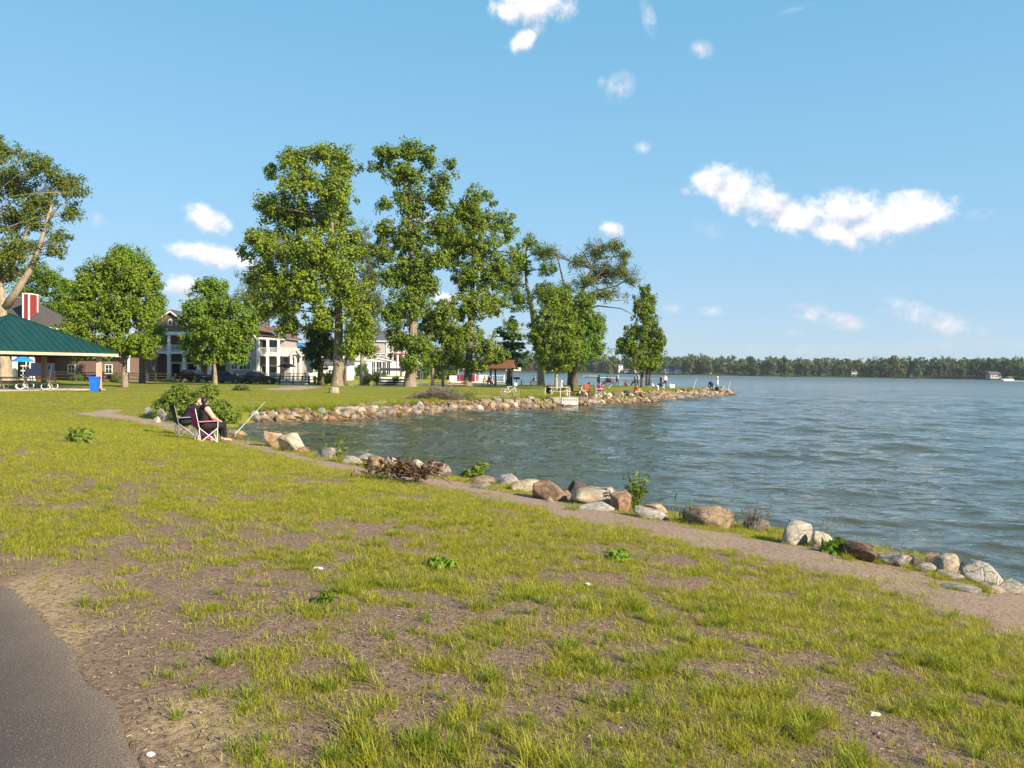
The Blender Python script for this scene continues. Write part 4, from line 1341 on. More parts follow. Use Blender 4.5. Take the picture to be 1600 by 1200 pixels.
tree('dark tree behind the red chimney house', 'tree', (80, 598), [(80, 570), (80, 520), (78, 460)], .35,
     [(58, 425, 26, 20), (85, 442, 26, 26), (48, 455, 30, 22), (95, 475, 24, 24), (70, 490, 34, 20), (108, 450, 16, 16)], 'maple', 'bark_dark', leaf=0.336, cr=.8, clumps=270, per=36, depth=104)

# clipped and wild bushes
def bush(label, base, blobs, mat, leaf=.1, cr=.25, clumps=90, per=40, name='bush', cat='bush', depth=None, group=None, elong=1.2, up=.5):
    g = hit(*base) if depth is None else np.array([P(base[0], base[1], depth)[0], depth, float(gz(P(base[0], base[1], depth)[0], depth))])
    Y = g[1]
    k = Y / FPX
    root = thing(name, label, cat, g, 0, group)
    bl_ = []
    for cx, cy, rx, ry in blobs:
        c = P(cx, cy, Y) - g
        bl_.append((c[0], c[1] + rng.normal() * rx * k * .2, max(c[2], .03), rx * k, rx * k * .8, ry * k))
    cl, pick, C, N, S = crown_points(bl_, clumps, per, cr, leaf, up, .45)
    C[:, 2] = np.maximum(C[:, 2], .02)
    mb = MB()
    for c in cl[::2]:
        limb(mb, (rng.normal() * .05, rng.normal() * .05, -.02), c, .012 + .01 * Y / 60, .004, .1, 4, 4)
    mb.build('stems', M['twig'], root)
    leaf_mesh('foliage', C, N, S, M[mat], root, elong)
    return root


bush('wild green willow bush on the bank behind the couple in camp chairs', (305, 661),
     [(280, 622, 24, 18), (320, 622, 16, 20), (265, 640, 20, 16), (300, 638, 34, 20), (340, 642, 30, 14), (285, 612, 14, 12), (358, 648, 18, 12), (330, 612, 10, 12)], 'shrub', .085, .2, 620, 46, elong=2.4)
bush('small green sapling in the weeds at the end of the dock side bank', (712, 624), [(712, 618, 16, 8), (735, 622, 12, 7)], 'shrub', .2, .4, 34, 26, name='shrub', cat='shrub')
bush('large round clipped shrub before the blue grey wing of the grey house', (565, 588), [(565, 577, 13, 10)], 'dark', .3, .5, 60, 40, depth=150)
bush('round clipped shrub at the canal in front of the sunroom', (592, 597), [(592, 589, 12, 9)], 'dark', .28, .45, 60, 40, depth=138)
bush('orange leaved low shrub between the two round clipped shrubs', (577, 593), [(577, 588, 6, 4)], 'dead', .25, .4, 20, 26, depth=142)
for px, w, dep, lab in [(660, 14, 158, 'dark hedge bush behind the twin trunk tree, left one of three'), (683, 14, 160, 'dark hedge bush behind the twin trunk tree, middle one of three'), (705, 10, 162, 'dark hedge bush behind the twin trunk tree, right one of three')]:
    bush(lab, (px, 592), [(px, 582, w, 9)], 'dark', .35, .7, 60, 34, depth=dep, group='hedge bushes across the canal')
for px, lab in [(125, 'pale hosta clump along the brown siding, right of the navy car'), (148, 'pale hosta clump along the brown siding, above the blue bin'), (178, 'pale flowering clump at the wall right of the pavilion post')]:
    bush(lab, (px, 595), [(px, 591, 10, 4)], 'pale', .22, .3, 26, 30, depth=88, name='hosta', cat='plant', group='plants along the brown wall')
bush('leafy shrub at the left foot of the white deck', (500, 597), [(512, 590, 10, 7), (522, 594, 6, 5)], 'maple', .3, .5, 40, 30, depth=112)
bush('flower bed mound of low grey green plants in the lawn', (378, 610), [(378, 607, 11, 4)], 'pale', .16, .25, 40, 30, name='flower_bed', cat='plants')
# near weeds
bush('leafy dark weed clump standing in the lawn at left', (122, 692), [(122, 683, 14, 9)], 'shrub', .07, .14, 36, 30, name='weed', cat='weed', elong=1.8)
bush('dark green broad weed in the middle of the lawn', (967, 877), [(967, 872, 14, 6)], 'maple', .05, .07, 26, 26, name='weed', cat='weed', elong=1.8)
bush('low dark weed in the lawn beyond the white litter', (690, 889), [(690, 886, 22, 3)], 'maple', .045, .06, 26, 22, name='weed', cat='weed', elong=1.8)
bush('bright yellow green seedling beside the white litter', (513, 945), [(511, 936, 6, 9)], 'lime', .035, .04, 14, 14, name='weed', cat='weed', elong=2.2)
bush('broad leaved weed cluster right of the rough cream stone', (1310, 866), [(1306, 860, 18, 8), (1322, 862, 10, 8)], 'maple', .09, .08, 24, 22, name='weed', cat='weed', elong=2.2)
bush('leafy sapling behind the brownish grey stone on the near shore', (750, 745), [(750, 733, 9, 9), (735, 742, 16, 8)], 'shrub', .09, .12, 34, 24, name='sapling', cat='plant', elong=1.6)
for px, py, lab in [(572, 598, 'pale plant at the canal edge, left of the round shrub'), (620, 597, 'clump of plants beside the covered boat')]:
    bush(lab, (px, py), [(px, py - 4, 8, 4)], 'maple', .25, .35, 20, 24, depth=128, name='plant', cat='plant')


def stalks(label, base, n, h, spread, mat, name='weed', cat='weed', leaves=0, lean=.25):
    g = hit(*base)
    root = thing(name, label, cat, g)
    mb = MB()
    tips = []
    for i in range(n):
        a = R.random() * 6.28
        x, y = R.gauss(0, spread), R.gauss(0, spread * .6)
        hh = h * R.uniform(.55, 1.05)
        tip = (x + math.cos(a) * hh * lean * R.random() * 1.4, y + math.sin(a) * hh * lean * R.random(), hh)
        limb(mb, (x * .4, y * .4, -.03), tip, .006, .0025, .06, 4, 5)
        tips.append(tip)
        for _ in range(3 if leaves == 0 else 1):
            t_ = R.uniform(.4, .95)
            q = np.array(tip) * t_
            limb(mb, q, q + rng.normal(size=3) * hh * .14 + np.array([0, 0, hh * .08]), .003, .0015, .05, 3, 3)
    mb.build('stalks', M[mat], root)
    if leaves:
        C = np.array([np.array(tips[R.randrange(n)]) * R.uniform(.2, 1.0) + rng.normal(size=3) * .03 for _ in range(leaves)])
        leaf_mesh('foliage', C, rng.normal(size=(leaves, 3)) + np.array([0, 0, .4]), np.full(leaves, .06), M['shrub'], root, 2.4)
    return root


stalks('tall green weed with drooping heads beside the reddish brown split stone', (991, 800), 12, .62, .08, 'blade_dark', leaves=130)
stalks('tangle of dry twigs in front of a half hidden grey stone', (1172, 830), 26, .42, .22, 'twig', 'dry_twigs', 'twigs', lean=.6)
stalks('two thin dry stems rising beside the rough cream stone', (1281, 850), 5, .55, .06, 'twig', 'dry_twigs', 'twigs', lean=.5)
stalks('thin dry stem standing over the flat topped grey stone', (1404, 886), 2, .42, .03, 'twig', 'dry_twigs', 'twigs')
stalks('thin grass stalks at the shore near the low white stone', (1064, 816), 8, .4, .12, 'blade_dry', leaves=12)
stalks('spindly weeds at the water behind the grey rounded stone', (528, 722), 8, .7, .25, 'blade_dark', leaves=50)
stalks('weed with thin leaves at the water beyond the ridged stone', (490, 706), 5, .45, .15, 'blade_dark', leaves=30)

# dead branch with brown leaves on the near shore, and the grey brush pile on the far lawn
g = hit(622, 752)
root = thing('dead_brush', 'cut branch with dried brown leaves lying on the shore stones', 'brush', g)
mb = MB()
C = []
for i in range(34):
    a = np.array([R.uniform(-.35, .75), R.gauss(0, .12), .12])
    b = a + np.array([R.gauss(-.2, .34), R.gauss(0, .2), R.uniform(.02, .28)])
    limb(mb, a, b, .009, .003, .12, 4, 4)
    for _ in range(15):
        C.append(a + (b - a) * R.uniform(.3, 1.05) + rng.normal(size=3) * .05)
mb.tube([(.1, 0, .1), (.55, -.05, .16), (.8, -.2, .12), (1.02, -.42, .02)], [.02, .018, .014, .008], 6)
mb.build('branches', M['twig'], root)
C = np.array(C); C[:, 2] = np.maximum(C[:, 2], .03)
leaf_mesh('foliage', C, rng.normal(size=C.shape), .05 + .05 * rng.random(len(C)), M['dead'], root, 1.5)
g = hit(700, 624)
root = thing('brush_pile', 'heap of cut grey branches on the far lawn above the rocks', 'brush pile', g)
mb = MB()
for i in range(420):
    u = R.gauss(0, .5)
    a = np.array([-1.6 + R.gauss(0, .8), R.gauss(0, .7), R.uniform(0, .55)])
    b = a + np.array([R.uniform(.6, 2.6), R.gauss(0, .5), R.uniform(-.5, .25)])
    b[2] = max(b[2], .02)
    a[2] *= max(0, 1 - abs(a[0] + 1.2) / 2.2)
    a[2] += .05 + .5 * math.exp(-((a[0] + .9) / 1.0) ** 2)
    limb(mb, a, b, .014, .005, .08, 4, 4)
mb.build('branches', M['twig'], root)
# ------------------------------------------------------------------ buildings
def ground_at(px, Y):
    p = P(px, 600, Y)
    return np.array([p[0], Y, float(gz(p[0], Y))])


def X_(px, Y, x0):
    """local x of a photo column at distance Y for a thing standing at x0"""
    return P(px, 600, Y)[0] - x0


def Z_(px, py, Y, z0):
    return P(px, py, Y)[2] - z0


def window(parent, x, z, w, h, y=0.0, bars=1, name='window', side='y', fr='white'):
    """a framed window standing 4 cm proud of the facade (facade looks along -y); pane as its sub-part"""
    f, g = MB(), MB()
    t = .09
    def sp(mb, a0, a1, b0, b1, c0, c1):
        if side == 'y': mb.span(a0, a1, y + b0, y + b1, c0, c1)
        else: mb.span(y - b0, y - b1, a0, a1, c0, c1)
    sp(f, x - w / 2 - t, x - w / 2, -.06, .02, z - t, z + h + t)
    sp(f, x + w / 2, x + w / 2 + t, -.06, .02, z - t, z + h + t)
    sp(f, x - w / 2, x + w / 2, -.058, .02, z + h, z + h + t)
    sp(f, x - w / 2, x + w / 2, -.075, .02, z - t, z)
    for i in range(bars):
        xx = x - w / 2 + w * (i + 1) / (bars + 1)
        sp(f, xx - .025, xx + .025, -.05, -.01, z, z + h)
    if h > .8:
        sp(f, x - w / 2, x + w / 2, -.047, -.013, z + h * .5 - .025, z + h * .5 + .025)
    o = f.build(name, M[fr], parent)
    sp(g, x - w / 2, x + w / 2, -.03, .015, z, z + h)
    g.build('pane', M['glass'], o)
    return o


def door(parent, x, z, w, h, y=0.0):
    f, g = MB(), MB()
    f.span(x - w / 2 - .1, x - w / 2 + .12, y - .07, y + .02, z, z + h + .1)
    f.span(x + w / 2 - .12, x + w / 2 + .1, y - .07, y + .02, z, z + h + .1)
    f.span(x - w / 2 + .12, x + w / 2 - .12, y - .068, y + .02, z + h - .15, z + h + .1)
    f.span(x - w / 2 + .12, x + w / 2 - .12, y - .068, y + .02, z, z + .25)
    o = f.build('door', M['white'], parent)
    g.span(x - w / 2 + .12, x + w / 2 - .12, y - .035, y + .015, z + .25, z + h - .15)
    g.build('pane', M['glass'], o)


def column(parent, x, y, z0, z1, r=.16):
    MB().box((x, y, (z0 + z1) / 2), (r * 2, r * 2, z1 - z0)).box((x, y, z0 + .12), (r * 2.6, r * 2.6, .24)).box((x, y, z1 - .1), (r * 2.5, r * 2.5, .2)).build('column', M['white'], parent)


def railing(parent, x0, x1, y, z, h=.95, step=.16, mat='white', side='y'):
    mb = MB()
    n = max(2, int(abs(x1 - x0) / step))
    def bx(a0, a1, z0, z1, t):
        if side == 'y': mb.span(a0, a1, y - t, y + t, z0, z1)
        else: mb.span(y - t, y + t, a0, a1, z0, z1)
    bx(x0, x1, z + h - .07, z + h, .045)
    bx(x0, x1, z + .08, z + .14, .03)
    for i in range(n + 1):
        q = x0 + (x1 - x0) * i / n
        bx(q - .022, q + .022, z + .14, z + h - .07, .02)
    for i in range(int(abs(x1 - x0) / 2.2) + 2):
        q = x0 + (x1 - x0) * min(1, i / max(1, int(abs(x1 - x0) / 2.2) + 1))
        bx(q - .06, q + .06, z, z + h + .08, .06)
    return mb.build('railing', M[mat], parent)


def gable(parent, x0, x1, y0, y1, z0, zr, mat, wall=None, over=.4, trim='white'):
    """gable end faces the viewer: two roof slopes, gable wall, white barge boards"""
    xm = (x0 + x1) / 2
    t = .14
    mb = MB()
    sl = (zr - z0) / (xm - x0)
    for s in (-1, 1):
        xe = xm + s * (xm - x0 + over)
        ze = z0 - over * sl
        mb.prism([(xm, zr), (xe, ze), (xe, ze + t), (xm, zr + t)], y0 - over, y1 + over, 'y')
    mb.build('roof', M[mat], parent)
    tb = MB()
    for s in (-1, 1):
        xe = xm + s * (xm - x0 + over)
        ze = z0 - over * sl
        tb.prism([(xm, zr - .24), (xe, ze - .24), (xe, ze - .01), (xm, zr - .01)], y0 - over - .03, y0 - over + .03, 'y')
    tb.build('barge_board', M[trim], parent)
    if wall:
        MB().prism([(x0, z0), (x1, z0), (xm, zr - .03)], y0, y1, 'y').build('gable_wall', M[wall], parent)


def hip(parent, x0, x1, y0, y1, z0, zr, mat, over=.4, name='roof'):
    x0, x1, y0, y1 = x0 - over, x1 + over, y0 - over, y1 + over
    d = min(x1 - x0, y1 - y0) / 2
    if x1 - x0 >= y1 - y0:
        a, b = ((x0 + d, (y0 + y1) / 2, zr), (x1 - d, (y0 + y1) / 2, zr))
        fs = [(0, 1, 5, 4), (1, 2, 5), (2, 3, 4, 5), (3, 0, 4)]
    else:
        a, b = (((x0 + x1) / 2, y0 + d, zr), ((x0 + x1) / 2, y1 - d, zr))
        fs = [(0, 1, 4), (1, 2, 5, 4), (2, 3, 5), (3, 0, 4, 5)]
    MB().add([(x0, y0, z0), (x1, y0, z0), (x1, y1, z0), (x0, y1, z0), a, b], fs + [(3, 2, 1, 0)]).build(name, M[mat], parent)
    MB().span(x0 + .02, x1 - .02, y0 + .02, y1 - .02, z0 - .22, z0 - .003).build('eave', M['white'], parent)


# red house with the chimney, far left, and its brown wing
Y = 90
g = ground_at(20, Y)
h1 = thing('house', 'dark red house with a red chimney trimmed in white, behind the pavilion at far left', 'house', g)
xr = X_(66, Y, g[0])
zt = Z_(40, 510, Y, g[2])
MB().span(-12, xr, 0, 9, -.3, zt - .223).build('wall', M['red_wall'], h1)
hip(h1, -12, xr, 0, 9, zt, Z_(12, 465, Y + 4.5, g[2]), 'roof_dark', .5)
rfo = [q for q in h1.children if q.name.startswith('roof')][0]
cx0, cx1 = X_(31, Y, g[0]), X_(40, Y, g[0])
ct, cb = Z_(40, 459, Y, g[2]), Z_(40, 505, Y, g[2])
MB().span(cx0, cx1, .6, 2.2, cb - 1, ct).build('chimney', M['red_wall'], rfo)
tr = MB()
for x in (cx0, cx1):
    tr.span(x - .07, x + .07, .53, .67, cb - 1, ct)
tr.span(cx1 - .07, cx1 + .07, 2.13, 2.27, cb - 1, ct).span(cx0 - .1, cx1 + .1, .5, 2.3, ct + .001, ct + .14)
tr.build('chimney_trim', M['white'], rfo)
# porch with posts
for px in (23, 50):
    column(h1, X_(px, Y - 3, g[0]), -3, 0, 2.9, .2)
MB().span(-9, X_(68, Y - 3, g[0]), -3.3, -.05, 2.9, 3.15).build('porch_roof', M['white'], h1)
door(h1, X_(37, Y, g[0]), 0, 1.6, 2.3)
window(h1, X_(8, Y, g[0]), .9, 1.4, 1.4)
um = thing('umbrella', 'bright blue canvas umbrella open on the red house porch', 'umbrella', (P(36, 560, 85)[0], 85, float(gz(P(36, 560, 85)[0], 85))))
MB().tube([(0, 0, 0), (0, 0, 2.75)], .03).build('pole', M['metal_white'], um)
MB().lathe([(1.25, 2.1), (1.22, 2.16), (.6, 2.55), (.05, 2.8), (.02, 2.8)], 8).build('canopy', M['blue_tarp'], um)

g = ground_at(130, 92)
Y = 92
h2 = thing('house', 'long low brown house wing with white windows, between pavilion and porch house', 'house', g)
x0, x1 = X_(66, Y, g[0]), X_(203, Y, g[0])
zt = Z_(130, 556, Y, g[2]) + .1
MB().span(x0, x1, 0, 7, -.3, zt).build('wall', M['brown_wall'], h2)
bb = MB()
q = x0 + .2
while q < x1 - .1:
    bb.span(q, q + .05, -.03, -.001, 0, zt - .2)
    q += .42
bb.build('battens', M['brown_wall'], h2)
MB().prism([(-.6, zt), (7.6, zt), (3.5, zt + 1.9)], x0 - .3, x1 + .3, 'x').build('roof', M['roof_dark'], h2)
MB().span(x0 - .3, x1 + .3, -.62, -.5, zt - .2, zt - .002).build('fascia', M['white'], h2)
for px in (72, 112, 170, 201):
    if px in (72, 201):
        MB().span(X_(px, Y, g[0]) - .12, X_(px, Y, g[0]) + .12, -.08, -.001, 0, zt - .21).build('corner_board', M['white'], h2)
    else:
        window(h2, X_(px, Y, g[0]), Z_(px, 583, Y, g[2]), .75, 1.0)

# brown two storey porch house
Y = 105
g = ground_at(262, Y)
h3 = thing('house', 'brown house with two storeys of white porch columns and an arched attic window', 'house', g)
zb, zp, ze, za = 0, Z_(262, 549, Y, g[2]), Z_(262, 520, Y, g[2]), Z_(262, 485, Y, g[2])
xl, xr = X_(206, Y, g[0]), X_(330, Y, g[0])
MB().span(xl, xr, 2.2, 10, -.3, ze).build('wall', M['brown_wall'], h3)
gable(h3, X_(222, Y, g[0]), X_(312, Y, g[0]), 0, 10, ze + .16, za, 'roof_dark', 'brown_wall')
MB().span(xl, xr, -.3, 2.19, ze - .3, ze + .15).build('porch_beam', M['white'], h3)
MB().span(xl, xr, -.25, 2.19, zp - .32, zp).build('balcony_floor', M['white'], h3)
MB().span(xl, xr, -.25, 2.19, -.1, .16).build('porch_floor', M['concrete'], h3)
for px in (209, 239, 264, 288, 311, 327):
    column(h3, X_(px, Y, g[0]), 0, .16, zp - .32, .2)
    column(h3, X_(px, Y, g[0]), 0, zp, ze - .3, .17)
pxs = [209, 239, 264, 288, 311, 327]
for a, b in zip(pxs[:-1], pxs[1:]):
    railing(h3, X_(a, Y, g[0]) + .2, X_(b, Y, g[0]) - .2, 0, zp, .9)
for px in (225, 275, 300):
    door(h3, X_(px, Y + 2.2, g[0]), .16, 1.5, 2.3, 2.2)
for px in (228, 256, 300):
    window(h3, X_(px, Y + 2.2, g[0]), zp + .5, 1.3, 1.7, 2.2)
aw = MB().prism([(-.32, 0), (.32, 0), (.32, .6), (.22, .85), (0, .97), (-.22, .85), (-.32, .6)], -.06, .03, 'y')
ao = aw.build('attic_window', M['white'], h3)
ao.location = (X_(265.5, Y, g[0]), -.02, ze + 1.0)
ap = MB().prism([(-.2, .1), (.2, .1), (.2, .6), (0, .8), (-.2, .6)], -.08, -.055, 'y').build('pane', M['glass'], ao)

# taupe house with balcony, rust roof
Y = 106
g = ground_at(415, Y)
h4 = thing('house', 'taupe house with a rust coloured roof and a white two storey corner balcony', 'house', g)
xa, xb, xc, xd = X_(352, Y, g[0]), X_(402, Y, g[0]), X_(437, Y, g[0]), X_(463, Y, g[0])
zf, ze, za = Z_(415, 553, Y, g[2]), Z_(415, 528, Y, g[2]), Z_(385, 506, Y, g[2])
MB().span(xa, xb, 0, 9, -.3, ze).build('wall', M['tan_wall'], h4)
gable(h4, X_(366, Y, g[0]), xb, -.05, 9, ze, za, 'roof_rust', 'tan_wall', .35)
MB().prism([(xb + .2, za - .25), (xc + .5, ze + .02), (xc + .5, ze + .2), (xb + .2, za - .07)], 1.2, 9.2, 'y').build('roof', M['roof_rust'], h4)
MB().span(xb + .004, xc, 2.2, 9, -.3, ze).build('wall', M['tan_wall'], h4)
MB().span(xb + .02, xc + .2, -.2, 2.19, ze - .2, ze + .05).build('porch_beam', M['white'], h4)
pr = MB().prism([(xb + .02, ze + .35), (xc + .4, ze + .052), (xc + .4, ze + .13), (xb + .02, ze + .5)], -.4, 1.19, 'y').build('porch_roof', M['roof_rust'], h4)
MB().span(xb - .16, xb + .1, -.1, .002, 0, ze).build('corner_board', M['white'], h4)
MB().span(xb + .02, xd, -.25, 2.19, zf - .3, zf).build('balcony_floor', M['white'], h4)
for px in (403.5, 418, 435):
    column(h4, X_(px, Y, g[0]), -.05, .3, zf - .3, .16)
    column(h4, X_(px, Y, g[0]), -.05, zf, ze - .2, .14)
for px in (455, 462):
    column(h4, X_(px, Y, g[0]), -.05, .3, zf - .3, .14)
for a, b in ((403.5, 418), (418, 435), (435, 462)):
    railing(h4, X_(a, Y, g[0]) + .17, X_(b, Y, g[0]) - .17, -.05, zf, .9)
window(h4, X_(387, Y, g[0]), Z_(387, 545, Y, g[2]), 1.0, 1.4, 0)
window(h4, X_(383, Y, g[0]), Z_(383, 577, Y, g[2]), 1.5, 1.15, 0, 2)
window(h4, X_(366, Y, g[0]), Z_(383, 577, Y, g[2]), .8, 1.15, 0)
for px in (410, 427):
    door(h4, X_(px, Y + 2.2, g[0]), .3, 1.6, 2.2, 2.2)
    door(h4, X_(px, Y + 2.2, g[0]), zf, 1.3, 2.1, 2.2)
window(h4, X_(450, Y + 2.2, g[0]), zf - 2, 1.4, 1.6, 2.2)
MB().span(xc + .004, xd, 2.2, 9, -.3, zf).build('wall', M['tan_wall'], h4)
# small white gable over the side porch
q0, q1 = X_(457, Y, g[0]), X_(472, Y, g[0])
gable(h4, q0, q1, -.5, 3, Z_(464, 554, Y, g[2]), Z_(464, 545, Y, g[2]), 'offwhite', 'white', .15)
column(h4, q1 - .1, -.4, 0, Z_(464, 554, Y, g[2]), .12)
# ground level deck with white railing and skirt
d0, d1 = X_(398, Y, g[0]), X_(490, Y, g[0])
deck = MB().span(d0, d1, -4.2, -.3, .15, .45).build('deck', M['offwhite'], h4)
MB().span(X_(432, Y, g[0]), d1, -4.24, -4.2, -.35, .15).build('deck_skirt', M['white'], h4)
railing(h4, X_(422, Y, g[0]), d1 - .1, -4.1, .45, 1.05, .2)
railing(h4, -4.1, -.4, d1 - .1, .45, 1.05, .2, side='x')

# patio umbrella, deck furniture
p = P(448, 575, 103.5)
um = thing('umbrella', 'black patio umbrella open on the white railed deck', 'umbrella', (p[0], 103.5, g[2] + .45))
MB().tube([(0, 0, 0), (0, 0, 2.5)], .03).build('pole', M['metal_dark'], um)
MB().lathe([(1.35, 1.85), (1.32, 1.9), (.7, 2.25), (.05, 2.5), (.02, 2.5)], 8).build('canopy', M['black'], um)
MB().lathe([(.3, 0), (.3, .08), (.04, .14)], 10).build('base', M['metal_dark'], um)
p = P(412, 590, 101)
gr = thing('grill', 'black covered barbecue grill beside the white deck', 'grill', (p[0], 101, float(gz(p[0], 101))))
MB().box((0, 0, .55), (1.2, .6, .7)).build('body', M['black'], gr)
MB().lathe([(.42, .9), (.38, 1.1), (.2, 1.25), (.02, 1.3)], 10).build('lid', M['charcoal'], gr)
for s in (-1, 1):
    MB().box((s * .5, 0, .1), (.08, .5, .2)).build('leg', M['metal_dark'], gr)

# grey gabled house further back with a blue canopy on its roof line
Y = 150
g = ground_at(495, Y)
h5 = thing('house', 'pale house with a low grey roof far behind the white deck', 'house', g)
x0, x1 = X_(455, Y, g[0]), X_(530, Y, g[0])
zt = Z_(490, 552, Y, g[2])
MB().span(x0, x1, 0, 9, -.5, zt).build('wall', M['offwhite'], h5)
MB().prism([(-.5, zt), (9.5, zt), (4.5, Z_(490, 536, Y + 4.5, g[2]))], x0 - .5, x1 + .5, 'x').build('roof', M['roof_slate'], h5)
for px in (470, 482, 500, 520):
    window(h5, X_(px, Y, g[0]), zt - 2.0, 1.5, 1.2)
g5 = g
p = P(462, 540, 146)
um = thing('awning', 'bright blue peaked canopy before the low grey roof', 'canopy', (p[0], 146, float(gz(p[0], 146))))
ztp = Z_(462, 535, 146, um.location.z)
MB().add([(-2, -2, ztp - .9), (2.6, -2, ztp - .9), (2.6, 2, ztp - .9), (-2, 2, ztp - .9), (0, 0, ztp)], [(0, 1, 4), (1, 2, 4), (2, 3, 4), (3, 0, 4), (3, 2, 1, 0)]).build('canopy', M['blue_tarp'], um)
for sx in (-1.9, 2.5):
    for sy in (-1.9, 1.9):
        MB().tube([(sx, sy, 0), (sx, sy, ztp - .88)], .05).build('leg', M['metal_white'], um)

# grey hip roofed house with sunroom and blue grey wing
Y = 172
g = ground_at(600, Y)
h6 = thing('house', 'grey house with a slate hip roof, white porch side and low sunroom', 'house', g)
xa, xb, xc = X_(560, Y, g[0]), X_(604.5, Y, g[0]), X_(650, Y, g[0])
ze, zr, zm = Z_(600, 534, Y, g[2]), Z_(600, 515, Y + 5, g[2]), Z_(600, 553, Y, g[2])
MB().span(xa, xb, 0, 10, -.6, ze).build('wall', M['grey_wall'], h6)
MB().span(xb + .004, xc, 1.6, 10, -.6, ze).build('wall', M['offwhite'], h6)
hip(h6, xa, xc, 0, 10, ze + .23, zr, 'roof_slate', .5)
MB().span(xb - .2, xb + .15, -.12, .002, -.2, ze).build('corner_board', M['white'], h6)
MB().span(xb + .16, xc, -.1, 1.59, zm - .2, zm + .15).build('porch_floor', M['red_wall'], h6)
MB().span(xb + .16, xc, -.12, 1.59, ze - .4, ze - .002).build('porch_beam', M['white'], h6)
for px in (607, 613, 621, 630, 640):
    column(h6, X_(px, Y, g[0]), 0, zm + .15, ze - .4, .17)
    column(h6, X_(px, Y, g[0]), 0, -.3, zm - .2, .17)
railing(h6, xb + .3, xc - .2, 0, zm + .15, .95, .25)
for px in (610, 617, 626, 636):
    window(h6, X_(px, Y + 1.6, g[0]), zm + .6, .85, 1.8, 1.6)
    window(h6, X_(px, Y + 1.6, g[0]), zm - 2.8, .85, 2.0, 1.6)
for px in (590, 598):
    window(h6, X_(px, Y, g[0]), zm - .35, .95, .3)
q0, q1 = X_(568, Y - 5, g[0]), X_(613, Y - 5, g[0])
zs, zsr = Z_(590, 563, Y - 5, g[2]), Z_(590, 558.5, Y - 5, g[2])
MB().span(q0, q1, -5, -.05, -.6, zs).build('sunroom_wall', M['white'], h6)
gable(h6, q0, q1, -5, -.06, zs, zsr, 'roof_slate', 'white', .3)
for px in (577, 583.5, 592, 600, 607):
    window(h6, X_(px, Y - 5, g[0]), Z_(590, 577, Y - 5, g[2]) - 1.2, .75 if px != 592 else 1.15, 2.9, -5)
g = ground_at(555, 160)
h7 = thing('garage', 'blue grey garage wing with a white roof edge, left of the round shrub', 'garage', g)
x0, x1 = X_(542, 160, g[0]), X_(571, 160, g[0])
zt = Z_(555, 563, 160, g[2])
MB().span(x0, x1, 0, 7, -.5, zt).build('wall', M['teal_wall'], h7)
MB().prism([(-.5, zt), (7.5, zt), (3.5, zt + 1.2)], x0 - .3, x1 + .3, 'x').build('roof', M['white'], h7)
dr = MB().span(X_(549, 160, g[0]), X_(560, 160, g[0]), -.05, .01, 0, 2.3).build('garage_door', M['teal_wall'], h7)
MB().span(x0 - .02, x0 + .2, -.06, .001, 0, zt - .002).build('corner_board', M['white'], h7)
window(h7, X_(566, 160, g[0]), 1.0, 1.0, 1.1)
g = ground_at(524, 140)
h8 = thing('shed', 'white shed glimpsed between the broad oak and the young tree', 'shed', g)
MB().span(-3.0, 2.6, 0, 4, -.4, Z_(524, 570, 140, g[2])).build('wall', M['white'], h8)
zt = Z_(524, 570, 140, g[2])
MB().prism([(-.3, zt), (4.3, zt), (2, zt + 1.2)], -3.2, 2.8, 'x').build('roof', M['roof_slate'], h8)
window(h8, -.8, .9, .9, .9)
door(h8, 1.3, 0, 1.0, 2.0)

# ------------------------------------------------------------------ green roofed pavilion
Yc = 55.0
pc = P(17, 600, Yc)
g = np.array([pc[0], Yc, float(gz(pc[0], Yc))])
pv = thing('pavilion', 'open picnic pavilion with a green metal pyramid roof at the left edge', 'pavilion', g)
aa = math.atan2(7.08, -1.446)
Rr, Rp = 7.23, 5.9
zeave, zap = Z_(185, 553, 56.4, g[2]), Z_(17, 493, Yc, g[2])
corner = lambda r, k: (r * math.sin(aa + k * math.pi / 2), -r * math.cos(aa + k * math.pi / 2))
c4 = [corner(Rr, k) for k in range(4)]
zt2 = .06
MB().add([(*c, zeave) for c in c4] + [(0, 0, zap)] + [(*c, zeave + zt2) for c in c4] + [(0, 0, zap + zt2)],
         [(5 + (k + 1) % 4, 5 + k, 9) for k in range(4)] + [(k, (k + 1) % 4, 4) for k in range(4)] + [(k, (k + 1) % 4, 5 + (k + 1) % 4, 5 + k) for k in range(4)]).build('roof', M['roof_green'], pv)
